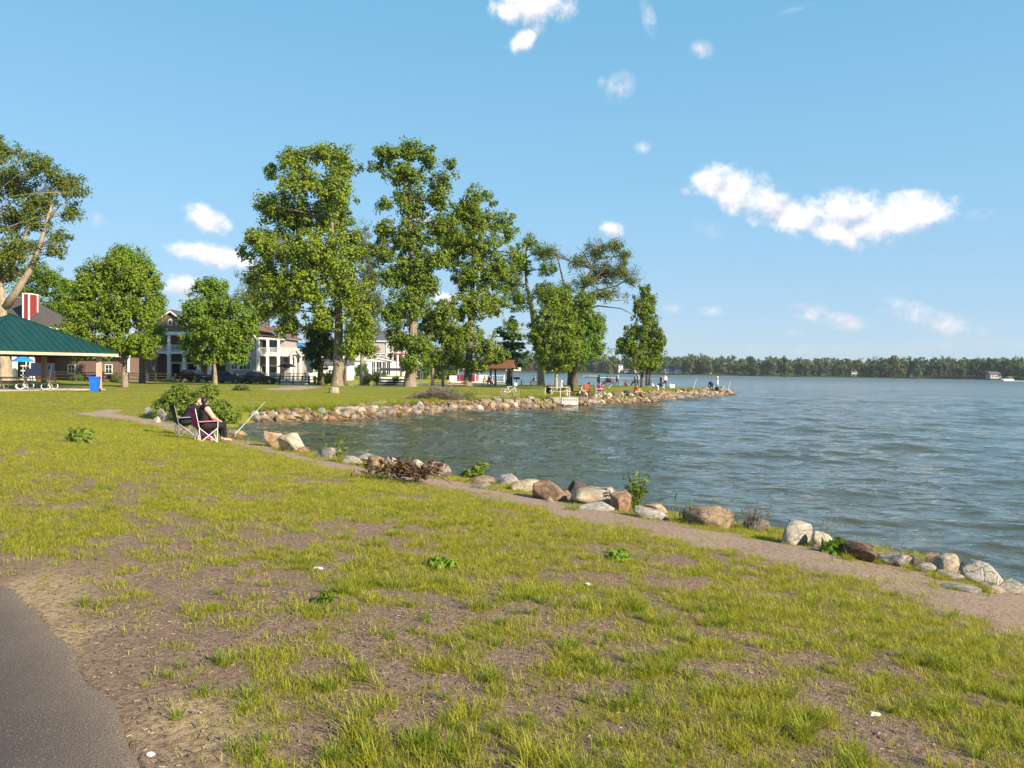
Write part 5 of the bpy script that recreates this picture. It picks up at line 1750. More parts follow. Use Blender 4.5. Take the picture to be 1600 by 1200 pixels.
# standing seams run up each slope to the hips
for k in range(4):
    a, b = np.array(c4[k]), np.array(c4[(k + 1) % 4])
    L = np.linalg.norm(b - a)
    u = (b - a) / L
    up_ = np.array([-(a + b)[0] / 2, -(a + b)[1] / 2])
    H = np.linalg.norm(up_)
    sm = MB()
    q = .3
    while q < L - .2:
        f = min(q, L - q) / (L / 2)
        s = a + u * q
        e = s + up_ * f
        sm.tube([(s[0], s[1], zeave + .075), (e[0], e[1], zeave + (zap - zeave) * f + .075)], .022, 4)
        q += .45
    sm.build('seams', M['roof_green'], pv)
    fc = MB()
    z = zeave
    inn = .98
    fc.add([(*a, z - .2), (*b, z - .2), (*b, z - .005), (*a, z - .005), (*(a * inn), z - .2), (*(b * inn), z - .2), (*(b * inn), z - .005), (*(a * inn), z - .005)],
           [(0, 1, 2, 3), (5, 4, 7, 6), (0, 4, 5, 1), (3, 2, 6, 7), (0, 3, 7, 4), (1, 5, 6, 2)])
    fc.build('fascia', M['wood_pale'], pv)
    hp = MB().tube([(*a, z + .09), (0, 0, zap + .09)], .05, 5).build('hip_cap', M['roof_green'], pv)
    ca, cb2 = np.array(corner(Rp, k)), np.array(corner(Rp, k + 1))
    bm_ = MB()
    mid = (ca + cb2) / 2
    bm_.box((mid[0], mid[1], zeave - .12), (np.linalg.norm(cb2 - ca) - .35, .14, .3), math.atan2((cb2 - ca)[1], (cb2 - ca)[0]))
    bm_.build('beam', M['wood_dark'], pv)
    MB().box((ca[0], ca[1], (zeave - .05) / 2), (.32, .32, zeave - .05), aa).build('post', M['wood_pale'], pv)
    MB().box((mid[0], mid[1], (zeave - .27) / 2), (.28, .28, zeave - .27), aa).build('post', M['wood_pale'], pv) if k in (2,) else None
sl4 = [corner(Rr - .9, k) for k in range(4)]
MB().prism(sl4, -.3, .05, 'z').build('slab', M['concrete'], pv)


def loop_table(label, x, y, rz, top):
    """park picnic table: plank top and seats on white looped pipe"""
    t = thing('picnic_table', label, 'picnic table', (x, y, g[2] + .05), rz, 'picnic tables in the pavilion')
    for i in range(3):
        MB().box((0, -.26 + .26 * i, .76), (2.4, .25, .045)).build('plank', M[top], t)
    for s in (-1, 1):
        MB().box((0, s * .72, .46), (2.4, .27, .045)).build('seat', M[top], t)
        for e in (-.8, .8):
            mb = MB()
            mb.tube([(e + .28 * math.cos(q), s * .72, .23 + .205 * math.sin(q)) for q in np.linspace(0, 6.28, 17)[:-1]], .025, 5, closed=True)
            mb.build('pipe_loop', M['metal_white'], t)
    for e in (-.8, .8):
        mb = MB()
        mb.tube([(e, -.5, .05), (e, .22, .735)], .025, 5).tube([(e + .05, .5, .05), (e + .05, -.22, .735)], .025, 5)
        mb.build('pipe_leg', M['metal_white'], t)


for px, Y2, rz_, lab in [(58, 53.0, .2, 'picnic table on white looped pipes nearest the pavilion post'), (20, 53.5, .2, 'second picnic table on white looped pipes under the green roof, left of the first'),
                         (5, 57, .4, 'picnic table at the back of the pavilion, with an orange brown top')]:
    loop_table(lab, P(px, 600, Y2)[0], Y2, rz_, 'wood_dark' if Y2 < 55 else 'wood_orange')
p = ground_at(62, 78)
nv = thing('porch_swing', 'dark navy covered porch swing behind the pavilion post', 'swing', p)
MB().box((0, 0, 1.0), (2.4, .9, .75)).box((0, .5, 1.5), (2.4, .12, 1.0)).build('seat', M['navy'], nv)
for s in (-1, 1):
    MB().tube([(s * 1.3, -.6, 0), (s * 1.25, 0, 2.0), (s * 1.3, .6, 0)], .05).build('leg', M['metal_dark'], nv)
p = ground_at(46, 80)
nv = thing('ladder_chair', 'white slatted tall chair on the lawn behind the pavilion', 'chair', p)
mb = MB()
for s in (-.35, .35):
    mb.span(s - .04, s + .04, -.04, .04, 0, 2.1)
mb.build('frame', M['white'], nv)
for z in (.6, 1.1, 1.6):
    MB().span(-.9, .3, -.06, -.041, z, z + .12).build('slat', M['white'], nv)
# people sitting in the pavilion are hidden in its shade; a blue wheeled bin by the corner post
p = hit(148, 612.5)
bn = thing('recycling_bin', 'bright blue wheeled recycling bin beside the pavilion corner post', 'bin', p, rad(18))
mb = MB()
mb.add([(-.24, -.3, .06), (.24, -.3, .06), (.24, .26, .06), (-.24, .26, .06), (-.3, -.38, .98), (.3, -.38, .98), (.3, .36, .98), (-.3, .36, .98)],
       [(0, 1, 5, 4), (1, 2, 6, 5), (2, 3, 7, 6), (3, 0, 4, 7), (3, 2, 1, 0), (4, 5, 6, 7)])
mb.build('body', M['blue_bin'], bn)
MB().prism([(-.42, .985), (.42, .985), (.4, 1.03), (.1, 1.08), (-.36, 1.05)], -.325, .325, 'x').build('lid', M['blue_bin'], bn)
MB().tube([(-.26, .42, .95), (.26, .42, .95)], .02).build('handle', M['blue_bin'], bn)
for s in (-1, 1):
    MB().tube([(s * .25, .28, .12), (s * .31, .28, .12)], .12, 12).build('wheel', M['rubber'], bn)

# ------------------------------------------------------------------ split rail fence
fpx = [58, 85, 124, 160, 201, 243, 274, 307, 335, 363, 390, 412, 437, 458, 472, 483, 492]
pts_f = [ground_at(x, 88 + .006 * (x - 60)) for x in fpx]
fc = thing('rail_fence', 'dark split rail fence along the back of the lawn before the houses', 'fence', pts_f[0])
o0 = pts_f[0]
pm, rmesh = None, None
for i, q in enumerate(pts_f):
    q = q - o0
    if pm is None:
        o = MB().box((0, 0, .5), (.15, .15, 1.25)).build('post', M['wood_dark'], fc)
        pm = o.data
    else:
        o = bpy.data.objects.new('post', pm); COL.objects.link(o); o.parent = fc
    o.location = q
    o.rotation_euler = (R.gauss(0, .02), R.gauss(0, .03), R.gauss(0, .2))
    if i:
        pq = pts_f[i - 1] - o0
        for h in (.35, .72, 1.02):
            MB().tube([(pq[0], pq[1], pq[2] + h + R.gauss(0, .015)), ((q[0] + pq[0]) / 2, (q[1] + pq[1]) / 2, (q[2] + pq[2]) / 2 + h - .02), (q[0], q[1], q[2] + h + R.gauss(0, .015))], .05, 5).build('rail', M['wood_dark'], fc)

# ------------------------------------------------------------------ cars
def car(label, px, Y, rz, paint):
    c = thing('car', label, 'car', ground_at(px, Y), rz, 'cars parked behind the rail fence')
    prof = [(-2.2, .35), (-2.25, .75), (-2.1, .98), (-1.0, 1.02), (1.0, 1.0), (2.05, .86), (2.25, .6), (2.2, .32)]
    MB().prism(prof, -.88, .88, 'y').build('body', M[paint], c)
    cab = [(-1.75, .99), (-1.35, 1.5), (.25, 1.52), (1.05, .985)]
    MB().add([(x, -.82, z) if z < 1.2 else (x, -.66, z) for x, z in cab] + [(x, .82, z) if z < 1.2 else (x, .66, z) for x, z in cab],
             [(0, 1, 2, 3), (7, 6, 5, 4), (0, 4, 5, 1), (1, 5, 6, 2), (2, 6, 7, 3)]).build('cabin_glass', M['glass'], c)
    MB().add([(-1.36, -.67, 1.5), (.26, -.67, 1.52), (.26, .67, 1.52), (-1.36, .67, 1.5), (-1.3, -.6, 1.56), (.15, -.6, 1.58), (.15, .6, 1.58), (-1.3, .6, 1.56)],
             [(0, 1, 5, 4), (1, 2, 6, 5), (2, 3, 7, 6), (3, 0, 4, 7), (4, 5, 6, 7)]).build('roof', M[paint], c)
    for x in (-1.4, 1.4):
        for s in (-1, 1):
            w = MB().tube([(x, s * .72, .33), (x, s * .92, .33)], .33, 14).build('wheel', M['rubber'], c)
            MB().tube([(x, s * .915, .33), (x, s * .935, .33)], .2, 10).build('rim', M['metal_grey'], w)
    for s in (-1, 1):
        MB().box((2.2, s * .62, .68), (.1, .35, .14)).build('headlight', M['white'], c)
    for s in (-1, 1):
        MB().box((-2.2, s * .66, .78), (.1, .3, .16)).build('tail_light', M['red_paint'], c)


car('dark blue car parked behind the fence before the taupe house', 358, 95, rad(-8), 'car_blue')
car('black car in the shade between the porch house columns', 303, 100, rad(-20), 'car_black')
car('black low vehicle half hidden behind the fence beside the deck', 406, 96, rad(5), 'car_black')

# ------------------------------------------------------------------ small things on the lawn
def simple(name, label, cat, px, py, Y=None):
    p = hit(px, py) if Y is None else ground_at(px, Y)
    return thing(name, label, cat, p)


st = simple('stump', 'short cut tree stump on the lawn in front of the broad oak', 'stump', 522, 614)
MB().lathe([(.48, -.05), (.42, .1), (.38, .35), (.36, .42), (.02, .44)], 11).build('stump_wood', M['bark_pale'], st, True)
MB().lathe([(.35, .425), (.34, .445), (.02, .447)], 11).build('cut_face', M['wood_pale'], st)
st = simple('marker_post', 'thin pale wooden post beside the broad oak trunk', 'post', 504, 601)
MB().box((0, 0, .8), (.14, .14, 1.6)).build('post', M['wood_pale'], st)
st = simple('yellow_hydrant', 'small yellow plastic toy standing by the porch house steps', 'toy', 306, 597, 99)
MB().lathe([(.22, 0), (.22, .7), (.16, .9), (.02, 1.0)], 10).box((0, 0, .6), (.6, .16, .16)).build('body', M['yellow'], st)


def picnic_table(label, p, rz, mat='wood', leg='wood'):
    t = thing('picnic_table', label, 'picnic table', p, rz, 'picnic tables on the point')
    for i in range(4):
        MB().box((0, -.28 + .187 * i, .74), (1.8, .175, .04)).build('plank', M[mat], t)
    for s in (-1, 1):
        MB().box((0, s * .7, .44), (1.8, .26, .04)).build('bench', M[mat], t)
    for e in (-.65, .65):
        mb = MB()
        mb.box((e, 0, .38), (.09, .05, .95), rx=rad(35)).box((e + .06, 0, .38), (.04, .05, .95), rx=rad(-35))
        mb.box((e - .06, 0, .41), (.04, 1.5, .09))
        mb.build('leg_frame', M[leg], t)
    return t


picnic_table('pale wooden picnic table between the twin trunk tree and the brush pile', hit(712, 607), rad(8), 'wood_pale')
picnic_table('brown picnic table half behind the pale picnic table', hit(684, 603), rad(20), 'wood_dark')
picnic_table('dark picnic table at the leaning tree trunk', hit(822, 602), rad(5), 'wood_dark', 'metal_dark')
picnic_table('dark picnic table under the small brown roofed shelter', hit(783, 603), rad(5), 'wood_dark', 'metal_dark')
picnic_table('dark picnic table behind the pair in black and maroon', hit(951, 602), rad(5), 'wood_dark', 'metal_dark')
picnic_table('dark picnic table left of the cone shaped maple', hit(985, 603), rad(4), 'wood_dark', 'metal_dark')
picnic_table('bleached picnic table on the lawn that the woman in white sits at', hit(873, 619), rad(6), 'wood_pale', 'metal_white')

# park grill
st = simple('park_grill', 'black pedestal grill standing between shelter and leaning tree', 'grill', 807, 603)
MB().tube([(0, 0, 0), (0, 0, .85)], .05).build('pedestal', M['metal_dark'], st)
MB().box((0, 0, .98), (.85, .5, .26)).build('firebox', M['metal_dark'], st)
# small shelter
p = hit(783, 603)
p = np.array([p[0], p[1] + 1.0, gz(p[0], p[1] + 1.0)])
sh = thing('shelter', 'small open shelter with a brown shingled gable roof on four posts', 'shelter', p, rad(-14))
k = p[1] / FPX
ztop, zeav = Z_(784, 563, p[1], p[2]), Z_(784, 575, p[1], p[2])
for sx in (-1.1, 1.1):
    for sy in (-1.1, 1.1):
        MB().box((sx, sy, zeav / 2), (.17, .17, zeav)).build('post', M['wood_dark'], sh)
mb = MB()
mb.prism([(-1.9, zeav - .12), (0, ztop), (0, ztop + .08), (-1.9, zeav)], -1.7, 1.7, 'x').prism([(1.9, zeav - .12), (0, ztop), (0, ztop + .08), (1.9, zeav)], -1.7, 1.7, 'x')
mb.build('roof', M['roof_brown'], sh)
for s in (-1, 1):
    MB().box((0, s * 1.1, zeav - .1), (2.03, .12, .2)).build('beam', M['wood_dark'], sh)
    MB().prism([(-1.4, zeav), (1.4, zeav), (0, ztop - .15)], s * 1.55 - .04, s * 1.55 + .04, 'x').build('gable_board', M['roof_brown'], sh)

# bicycle
p = hit(797, 619)
bk = thing('bicycle', 'pale bicycle with a white front bag parked on the far lawn trail', 'bicycle', p, rad(8))
for x, nm in ((-.52, 'rear'), (.52, 'front')):
    w = MB().tube([(x + .33 * math.cos(q), 0, .35 + .33 * math.sin(q)) for q in np.linspace(0, 6.283, 25)[:-1]], .022, 6, closed=True).build('wheel', M['rubber'], bk)
    MB().tube([(x + .30 * math.cos(q), 0, .35 + .30 * math.sin(q)) for q in np.linspace(0, 6.283, 25)[:-1]], .012, 5, closed=True).build('rim', M['metal_white'], w)
    sp = MB()
    for i in range(12):
        q = i * math.pi / 6
        sp.tube([(x, 0, .35), (x + .3 * math.cos(q), 0, .35 + .3 * math.sin(q))], .004, 3)
    sp.build('spokes', M['metal_grey'], w)
mb = MB()
for a, b in [((-.52, 0, .35), (-.08, 0, .3)), ((-.08, 0, .3), (.36, 0, .72)), ((-.08, 0, .3), (-.2, 0, .82)), ((-.17, 0, .72), (.33, 0, .82)), ((-.52, 0, .35), (-.18, 0, .74)), ((.3, 0, .95), (.52, 0, .35))]:
    mb.tube([a, b], .02, 6)
mb.build('frame', M['metal_white'], bk)
MB().prism([(-.36, .86), (-.08, .86), (-.06, .9), (-.34, .94)], -.08, .08, 'y').build('saddle', M['black'], bk)
MB().tube([(.2, -.3, 1.02), (.32, -.1, 1.0), (.32, .1, 1.0), (.2, .3, 1.02)], .016, 6).build('handlebar', M['metal_dark'], bk)
MB().box((.45, 0, .98), (.24, .32, .26)).build('bag', M['white_cloth'], bk)
MB().tube([(-.08, -.09, .3), (.02, -.09, .16)], .015, 4).tube([(-.08, .09, .3), (-.18, .09, .44)], .015, 4).build('crank', M['metal_dark'], bk)

# concrete fishing dock with its white grating edge
p = hit(868, 629)
dk = thing('fishing_dock', 'low concrete fishing platform with a white slotted front step, set in the rock bank', 'dock', (P(876, 625, 61.3)[0], 61.3, WATER), rad(3))
zt = Z_(876, 621, 61.3, WATER)
x0, x1, x2 = X_(838, 61.3, dk.location.x), X_(878, 61.3, dk.location.x), X_(904, 61.3, dk.location.x)
MB().span(x0, x1 - .01, 0, 3.2, -.2, zt).build('platform', M['concrete'], dk)
MB().span(x1 + .0, x2, .25, 3.2, .25, zt - .02).build('side_block', M['concrete'], dk)
fr = MB().span(x1, x2, -.05, .24, zt - .6, zt - .28)
for i in range(9):
    q = x1 + (x2 - x1) * (i + .2) / 9
    fr.span(q, q + (x2 - x1) / 9 * .55, -.05, .24, zt - .28, zt - .1)
fr.span(x1, x2, -.05, .24, zt - .1, zt - .022)
fr.build('step', M['offwhite'], dk)
for px in (853, 877, 891):
    MB().tube([(X_(px, 61.3, dk.location.x), .5, zt - .03), (X_(px, 61.3, dk.location.x), .5, zt + .75)], .02, 6).build('rail_post', M['metal_white'], dk)
p = P(857, 634, 60.6)
ty = thing('tyre', 'old tyre wedged in the rocks under the dock', 'tyre', (p[0], 60.75, WATER + .38))
ty.rotation_euler = (rad(62), 0, rad(10))
MB().tube([(.33 * math.cos(q), .33 * math.sin(q), 0) for q in np.linspace(0, 6.283, 21)[:-1]], .13, 8, closed=True).build('tread', M['rubber'], ty)
MB().tube([(.24 * math.cos(q), .24 * math.sin(q), .07) for q in np.linspace(0, 6.283, 21)[:-1]], .05, 6, closed=True).build('rim', M['grey_cloth'], ty)


# ------------------------------------------------------------------ boats, docks
def hull(L, B, H):
    """open boat hull pointing along +x"""
    vs, fs = [], []
    st_ = [(-.5, .9, 1), (-.2, 1, 1), (.1, 1, 1), (.3, .8, 1.05), (.43, .42, 1.12), (.5, .04, 1.2)]
    for x, b, h in st_:
        vs += [(x * L, -b * B / 2, H * h), (x * L, -b * B / 2 * .8, H * .3), (x * L, 0, 0 if x < .3 else H * .25), (x * L, b * B / 2 * .8, H * .3), (x * L, b * B / 2, H * h)]
    for i in range(len(st_) - 1):
        for j in range(4):
            fs.append((i * 5 + j, i * 5 + j + 1, i * 5 + 6 + j, i * 5 + 5 + j))
        fs.append((i * 5 + 4, i * 5, i * 5 + 5, i * 5 + 9))
    fs.append((0, 1, 2, 3, 4))
    fs.append((29, 28, 27, 26, 25))
    return vs, fs


p = P(922, 591, 330)
bt = thing('motor_boat', 'motor boat with people crossing the lake between the round tree and the conifer', 'boat', (p[0], 330, WATER - .2), math.pi)
MB().add(*hull(7.5, 2.4, 1.0)).build('hull', M['white'], bt)
MB().span(-3.4, 2.2, -1.22, 1.22, .55, .8).build('stripe', M['navy'], bt)
MB().add([(.3, -1, 1.0), (.3, 1, 1.0), (-.3, .9, 1.8), (-.3, -.9, 1.8), (.25, -1, 1.0), (.25, 1, 1.0), (-.38, .9, 1.8), (-.38, -.9, 1.8)], [(0, 1, 2, 3), (7, 6, 5, 4), (3, 2, 6, 7), (0, 3, 7, 4), (1, 5, 6, 2)]).build('windshield', M['glass'], bt)
MB().box((-3.9, 0, .9), (.5, .5, 1.0)).build('outboard', M['black'], bt)
for x in (-2.6, -1.4):
    MB().box((x, 0, 1.0), (.5, 1.8, .6)).build('seat', M['grey_cloth'], bt)
wk = raw_mesh('wake', [(p[0] + 3, 329, WATER + .05), (p[0] + 5, 328.2, WATER + .06), (p[0] + 16, 327, WATER + .05), (p[0] + 36, 328, WATER + .04), (p[0] + 36, 330, WATER + .05), (p[0] + 16, 331.5, WATER + .1), (p[0] + 5, 331, WATER + .25), (p[0] + 3, 330.5, WATER + .2)],
              None, [(0, 1, 7), (1, 6, 7), (1, 2, 6), (2, 5, 6), (2, 3, 5), (3, 4, 5)])
wko = link_mesh('wake', wk, M['foam'])
tag(wko, 'white foam wake trailing right of the motor boat', 'wake')

p = P(1574, 595, 480)
bt = thing('pontoon_boat', 'white pontoon boat far out at the right edge of the lake', 'boat', (p[0], 480, WATER - .1), math.pi)
for s in (-1, 1):
    MB().tube([(-3.4, s * .9, .3), (3.0, s * .9, .3), (3.6, s * .9, .5)], [.35, .35, .1], 8).build('pontoon', M['metal_grey'], bt)
MB().span(-3.4, 3.2, -1.25, 1.25, .6, .75).build('deck', M['white'], bt)
for s in (-1, 1):
    MB().span(-3.3, 3.1, s * 1.2 - .04, s * 1.2 + .04, .751, 1.5).build('side_panel', M['white'], bt)
MB().box((-1, 0, 2.7), (3.0, 2.4, .12)).build('canopy', M['white'], bt)
for x in (-2.3, .3):
    for s in (-1, 1):
        MB().tube([(x, s * 1.1, 1.5), (x, s * 1.1, 2.65)], .04, 5).build('canopy_pole', M['metal_white'], bt)
wk = raw_mesh('wake', [(p[0] + 3, 479, WATER + .05), (p[0] + 20, 478, WATER + .05), (p[0] + 20, 482, WATER + .05), (p[0] + 3, 481, WATER + .3)], None, [(0, 1, 3), (1, 2, 3)])
tag(link_mesh('wake', wk, M['foam']), 'thin white wake behind the far pontoon boat', 'wake')

# pontoon boat under a dark cover on a lift in the canal
p = P(622, 597, 130)
bt = thing('pontoon_boat', 'pontoon boat moored in the canal under a dark lift canopy', 'boat', (p[0], 130, WATER))
for s in (-1, 1):
    MB().tube([(-3.2, s * .8, .25), (2.8, s * .8, .25), (3.3, s * .8, .45)], [.32, .32, .1], 8).build('pontoon', M['metal_grey'], bt)
MB().span(-3.1, 3.0, -1.15, 1.15, .5, .68).build('deck', M['black'], bt)
MB().span(-3.0, 2.9, -1.12, -1.05, .681, 1.45).build('side_panel', M['white'], bt)
MB().span(-3.0, 2.9, 1.05, 1.12, .681, 1.45).build('side_panel', M['white'], bt)
MB().span(-2.9, 2.0, -1.17, -1.121, .9, 1.15).build('stripe', M['navy'], bt)
lf = thing('boat_lift', 'boat lift with a dark curved canvas canopy over the moored pontoon boat', 'boat lift', (p[0] + .6, 130.3, WATER))
ztc = Z_(622, 576, 130, WATER)
MB().prism([(-1.5, ztc - .4), (-1.0, ztc - .05), (0, ztc + .1), (1.0, ztc - .05), (1.5, ztc - .4), (1.0, ztc - .15), (0, ztc), (-1.0, ztc - .15)], -3.6, 3.6, 'x').build('canopy', M['charcoal'], lf)
for sx in (-3.4, 3.4):
    for sy in (-1.4, 1.4):
        MB().tube([(sx, sy, -.5), (sx, sy, ztc - .38)], .06).build('leg', M['metal_grey'], lf)

# white docks with red boat
p = P(738, 598, 133)
dk = thing('pier', 'white timber pier with railing behind the third tall tree', 'pier', (p[0], 133, WATER))
xa, xb = X_(700, 133, p[0]), X_(788, 133, p[0])
zd = .75
MB().span(xa, xb, 0, 1.6, zd - .15, zd).build('deck', M['offwhite'], dk)
railing(dk, X_(742, 133, p[0]), xb, 1.5, zd, 1.25, .3)
railing(dk, 0.1, 1.4, xb - .06, zd, 1.25, .3, side='x')
q = xa + .1
while q < xb:
    MB().tube([(q, .1, -.6), (q, .1, zd - .15)], .1).build('pile', M['wood'], dk)
    MB().tube([(q, 1.45, -.6), (q, 1.45, zd - .15)], .1).build('pile', M['wood'], dk)
    q += 2.3
MB().span(X_(702, 133, p[0]), X_(713, 133, p[0]), .2, 1.4, zd + .001, zd + 1.05).build('locker', M['white'], dk)
p = P(733, 596, 137.5)
bt = thing('pontoon_boat', 'red and white pontoon boat tied behind the white pier', 'boat', (p[0], 137.5, WATER))
for s in (-1, 1):
    MB().tube([(-3.4, s * .8, .25), (3.2, s * .8, .25), (3.8, s * .8, .45)], [.32, .32, .1], 8).build('pontoon', M['metal_grey'], bt)
MB().span(-3.5, 3.5, -1.15, 1.15, .5, .68).build('deck', M['white'], bt)
for s in (-1, 1):
    for x in (-2.6, -.9, .9, 2.5):
        MB().box((x, s * 1.1, 1.35), (1.35, .07, 1.1)).build('side_panel', M['maroon'] if x < 2 else M['offwhite'], bt)
MB().box((0, 0, 3.0), (4.0, 2.2, .1)).build('canopy', M['white'], bt)
for x in (-1.9, 1.9):
    for s in (-1, 1):
        MB().tube([(x, s * 1.0, 1.9), (x, s * 1.0, 2.95)], .035, 5).build('canopy_pole', M['metal_white'], bt)
p = P(752, 572, 560)
tb = thing('buoy', 'white channel buoy standing in the lake right of the rocky tip', 'buoy', (P(1121, 600, 190)[0], 190, WATER))
MB().lathe([(.28, -.3), (.28, .2), (.2, .25), (.2, 1.8), (.14, 2.0), (.02, 2.05)], 10).build('float', M['white'], tb)
MB().lathe([(.205, 1.2), (.205, 1.5)], 10).build('band', M['red_paint'], tb)
# ------------------------------------------------------------------ people: one continuous skin per body
class Body:
    """tapered capsules and balls melted together, then skinned with surface nets"""
    def __init__(s):
        s.pr = []

    def cap(s, a, b, ra, rb, m, k=.03):
        s.pr.append(('c', np.array(a, float), np.array(b, float), ra, rb, m, k))

    def ell(s, c, r, m, k=.03):
        s.pr.append(('e', np.array(c, float), np.array(r, float), 0, 0, m, k))

    def mesh(s, name, vox):
        lo = np.min([np.minimum(p[1], p[2]) - max(p[3], p[4]) if p[0] == 'c' else p[1] - p[2] for p in s.pr], 0) - .06
        hi = np.max([np.maximum(p[1], p[2]) + max(p[3], p[4]) if p[0] == 'c' else p[1] + p[2] for p in s.pr], 0) + .06
        n = np.ceil((hi - lo) / vox).astype(int) + 1
        D = np.full(n, 1.0, np.float32)
        B = np.full(n, 1.0, np.float32)
        Mx = np.zeros(n, np.int8)
        ax = [lo[i] + vox * np.arange(n[i]) for i in range(3)]
        for t, a, b, ra, rb, m, k in s.pr:
            if t == 'c':
                l_, h_ = np.minimum(a, b) - max(ra, rb) - .07, np.maximum(a, b) + max(ra, rb) + .07
            else:
                l_, h_ = a - b - .07, a + b + .07
            i0 = np.clip(np.floor((l_ - lo) / vox).astype(int), 0, n)
            i1 = np.clip(np.ceil((h_ - lo) / vox).astype(int) + 1, 0, n)
            sl = tuple(slice(i0[q], i1[q]) for q in range(3))
            X, Yy, Z = np.meshgrid(ax[0][sl[0]], ax[1][sl[1]], ax[2][sl[2]], indexing='ij')
            Q = np.stack([X, Yy, Z], -1)
            if t == 'c':
                ab = b - a
                tt = np.clip(((Q - a) @ ab) / (ab @ ab + 1e-9), 0, 1)
                d = np.linalg.norm(Q - a - tt[..., None] * ab, axis=-1) - (ra + (rb - ra) * tt)
            else:
                d = (np.linalg.norm((Q - a) / b, axis=-1) - 1) * b.min()
            d = d.astype(np.float32)
            old = D[sl]
            h = np.clip(.5 + .5 * (old - d) / k, 0, 1)
            D[sl] = old * (1 - h) + d * h - k * h * (1 - h)
            w = d < B[sl]
            Mx[sl] = np.where(w, m, Mx[sl])
            B[sl] = np.minimum(B[sl], d)
        return nets(name, D, Mx, lo, vox)


def nets(name, D, Mx, lo, vox):
    nx, ny, nz_ = np.array(D.shape) - 1
    acc = np.zeros((nx, ny, nz_, 3), np.float32)
    cnt = np.zeros((nx, ny, nz_), np.float32)
    S = lambda o: D[o[0]:o[0] + nx, o[1]:o[1] + ny, o[2]:o[2] + nz_]
    for a in [(i, j, k) for i in (0, 1) for j in (0, 1) for k in (0, 1)]:
        for d in range(3):
            if a[d]: continue
            b = list(a); b[d] = 1
            da, db = S(a), S(b)
            mk = (da < 0) != (db < 0)
            t = np.where(mk, da / np.where(mk, da - db, 1), 0)
            for q in range(3):
                acc[..., q] += np.where(mk, a[q] + (t if q == d else 0), 0)
            cnt += mk
    act = cnt > 0
    idx = np.full(act.shape, -1)
    idx[act] = np.arange(act.sum())
    ijk = np.argwhere(act)
    v = lo + (ijk + acc[act] / cnt[act][:, None]) * vox
    mv = Mx[ijk[:, 0], ijk[:, 1], ijk[:, 2]]
    quads = []
    for d in range(3):
        u, w = [q for q in range(3) if q != d]
        sl0 = [slice(1, -1)] * 3
        sa, sb = list(sl0), list(sl0)
        sa[d], sb[d] = slice(0, -1), slice(1, None)
        A, Bq = D[tuple(sa)] < 0, D[tuple(sb)] < 0
        for flip, mk in ((False, A & ~Bq), (True, ~A & Bq)):
            e = np.argwhere(mk)
            off = np.ones(3, int); off[d] = 0
            e = e + off
            def cell(du, dw):
                c = e.copy()
                c[:, u] += du; c[:, w] += dw
                return idx[c[:, 0], c[:, 1], c[:, 2]]
            q = np.stack([cell(-1, -1), cell(0, -1), cell(0, 0), cell(-1, 0)], 1)
            if flip ^ (d == 1): q = q[:, ::-1]
            quads.append(q)
    q = np.vstack(quads)
    q = q[(q >= 0).all(1)]
    return raw_mesh(name, v, q, None, mv[q[:, 0]], True)


POSES = {
    'stand': dict(pel=(0, 0, .95), che=(0, .01, 1.28), nec=(0, .02, 1.46), hed=(0, .05, 1.60), sh=.185, shz=1.40, el=(.25, -.02, 1.13), wr=(.25, .10, .90), hip=.09, kn=(.10, .03, .50), an=(.11, 0, .08)),
    'walk': dict(pel=(0, 0, .94), che=(0, .03, 1.27), nec=(0, .05, 1.45), hed=(0, .08, 1.59), sh=.185, shz=1.39, el=(.25, -.02, 1.12), wr=(.24, .16, .93), hip=.09, kn=(.10, .16, .52), an=(.11, .05, .09), kn2=(.10, -.04, .50), an2=(.11, -.28, .12)),
    'chair': dict(pel=(0, 0, .50), che=(0, .0, .84), nec=(0, .02, 1.02), hed=(0, .06, 1.16), sh=.18, shz=.96, el=(.25, .08, .72), wr=(.2, .30, .66), hip=.09, kn=(.13, .44, .50), an=(.12, .50, .08)),
    'recline': dict(pel=(0, 0, .40), che=(0, -.14, .72), nec=(0, -.19, .90), hed=(0, -.18, 1.04), sh=.18, shz=.84, el=(.26, -.02, .62), wr=(.2, .22, .55), hip=.09, kn=(.12, .44, .50), an=(.12, .66, .08)),
    'bench': dict(pel=(0, 0, .56), che=(0, .08, .90), nec=(0, .13, 1.07), hed=(0, .18, 1.20), sh=.18, shz=1.0, el=(.24, .16, .76), wr=(.18, .38, .70), hip=.09, kn=(.13, .42, .54), an=(.13, .62, .12)),
    'rocksit': dict(pel=(0, 0, .22), che=(0, .08, .55), nec=(0, .14, .72), hed=(0, .19, .85), sh=.18, shz=.66, el=(.25, .22, .46), wr=(.16, .46, .48), hip=.09, kn=(.12, .42, .46), an=(.12, .66, .08)),
    'lie': dict(pel=(0, 0, .16), che=(0, -.24, .40), nec=(0, -.34, .54), hed=(0, -.36, .68), sh=.18, shz=.50, el=(.27, -.44, .28), wr=(.26, -.52, .05), hip=.09, kn=(.11, .44, .24), an=(.11, .85, .07)),
    'bend': dict(pel=(0, 0, .86), che=(0, .26, 1.02), nec=(0, .42, 1.06), hed=(0, .55, 1.06), sh=.18, shz=1.05, el=(.2, .48, .76), wr=(.14, .66, .60), hip=.09, kn=(.11, .05, .46), an=(.12, -.05, .08)),
    'stoop': dict(pel=(0, 0, .80), che=(0, .24, .96), nec=(0, .36, .92), hed=(0, .44, .82), sh=.19, shz=.92, el=(.2, .38, .62), wr=(.14, .44, .38), hip=.10, kn=(.12, .1, .42), an=(.13, -.02, .08)),
}


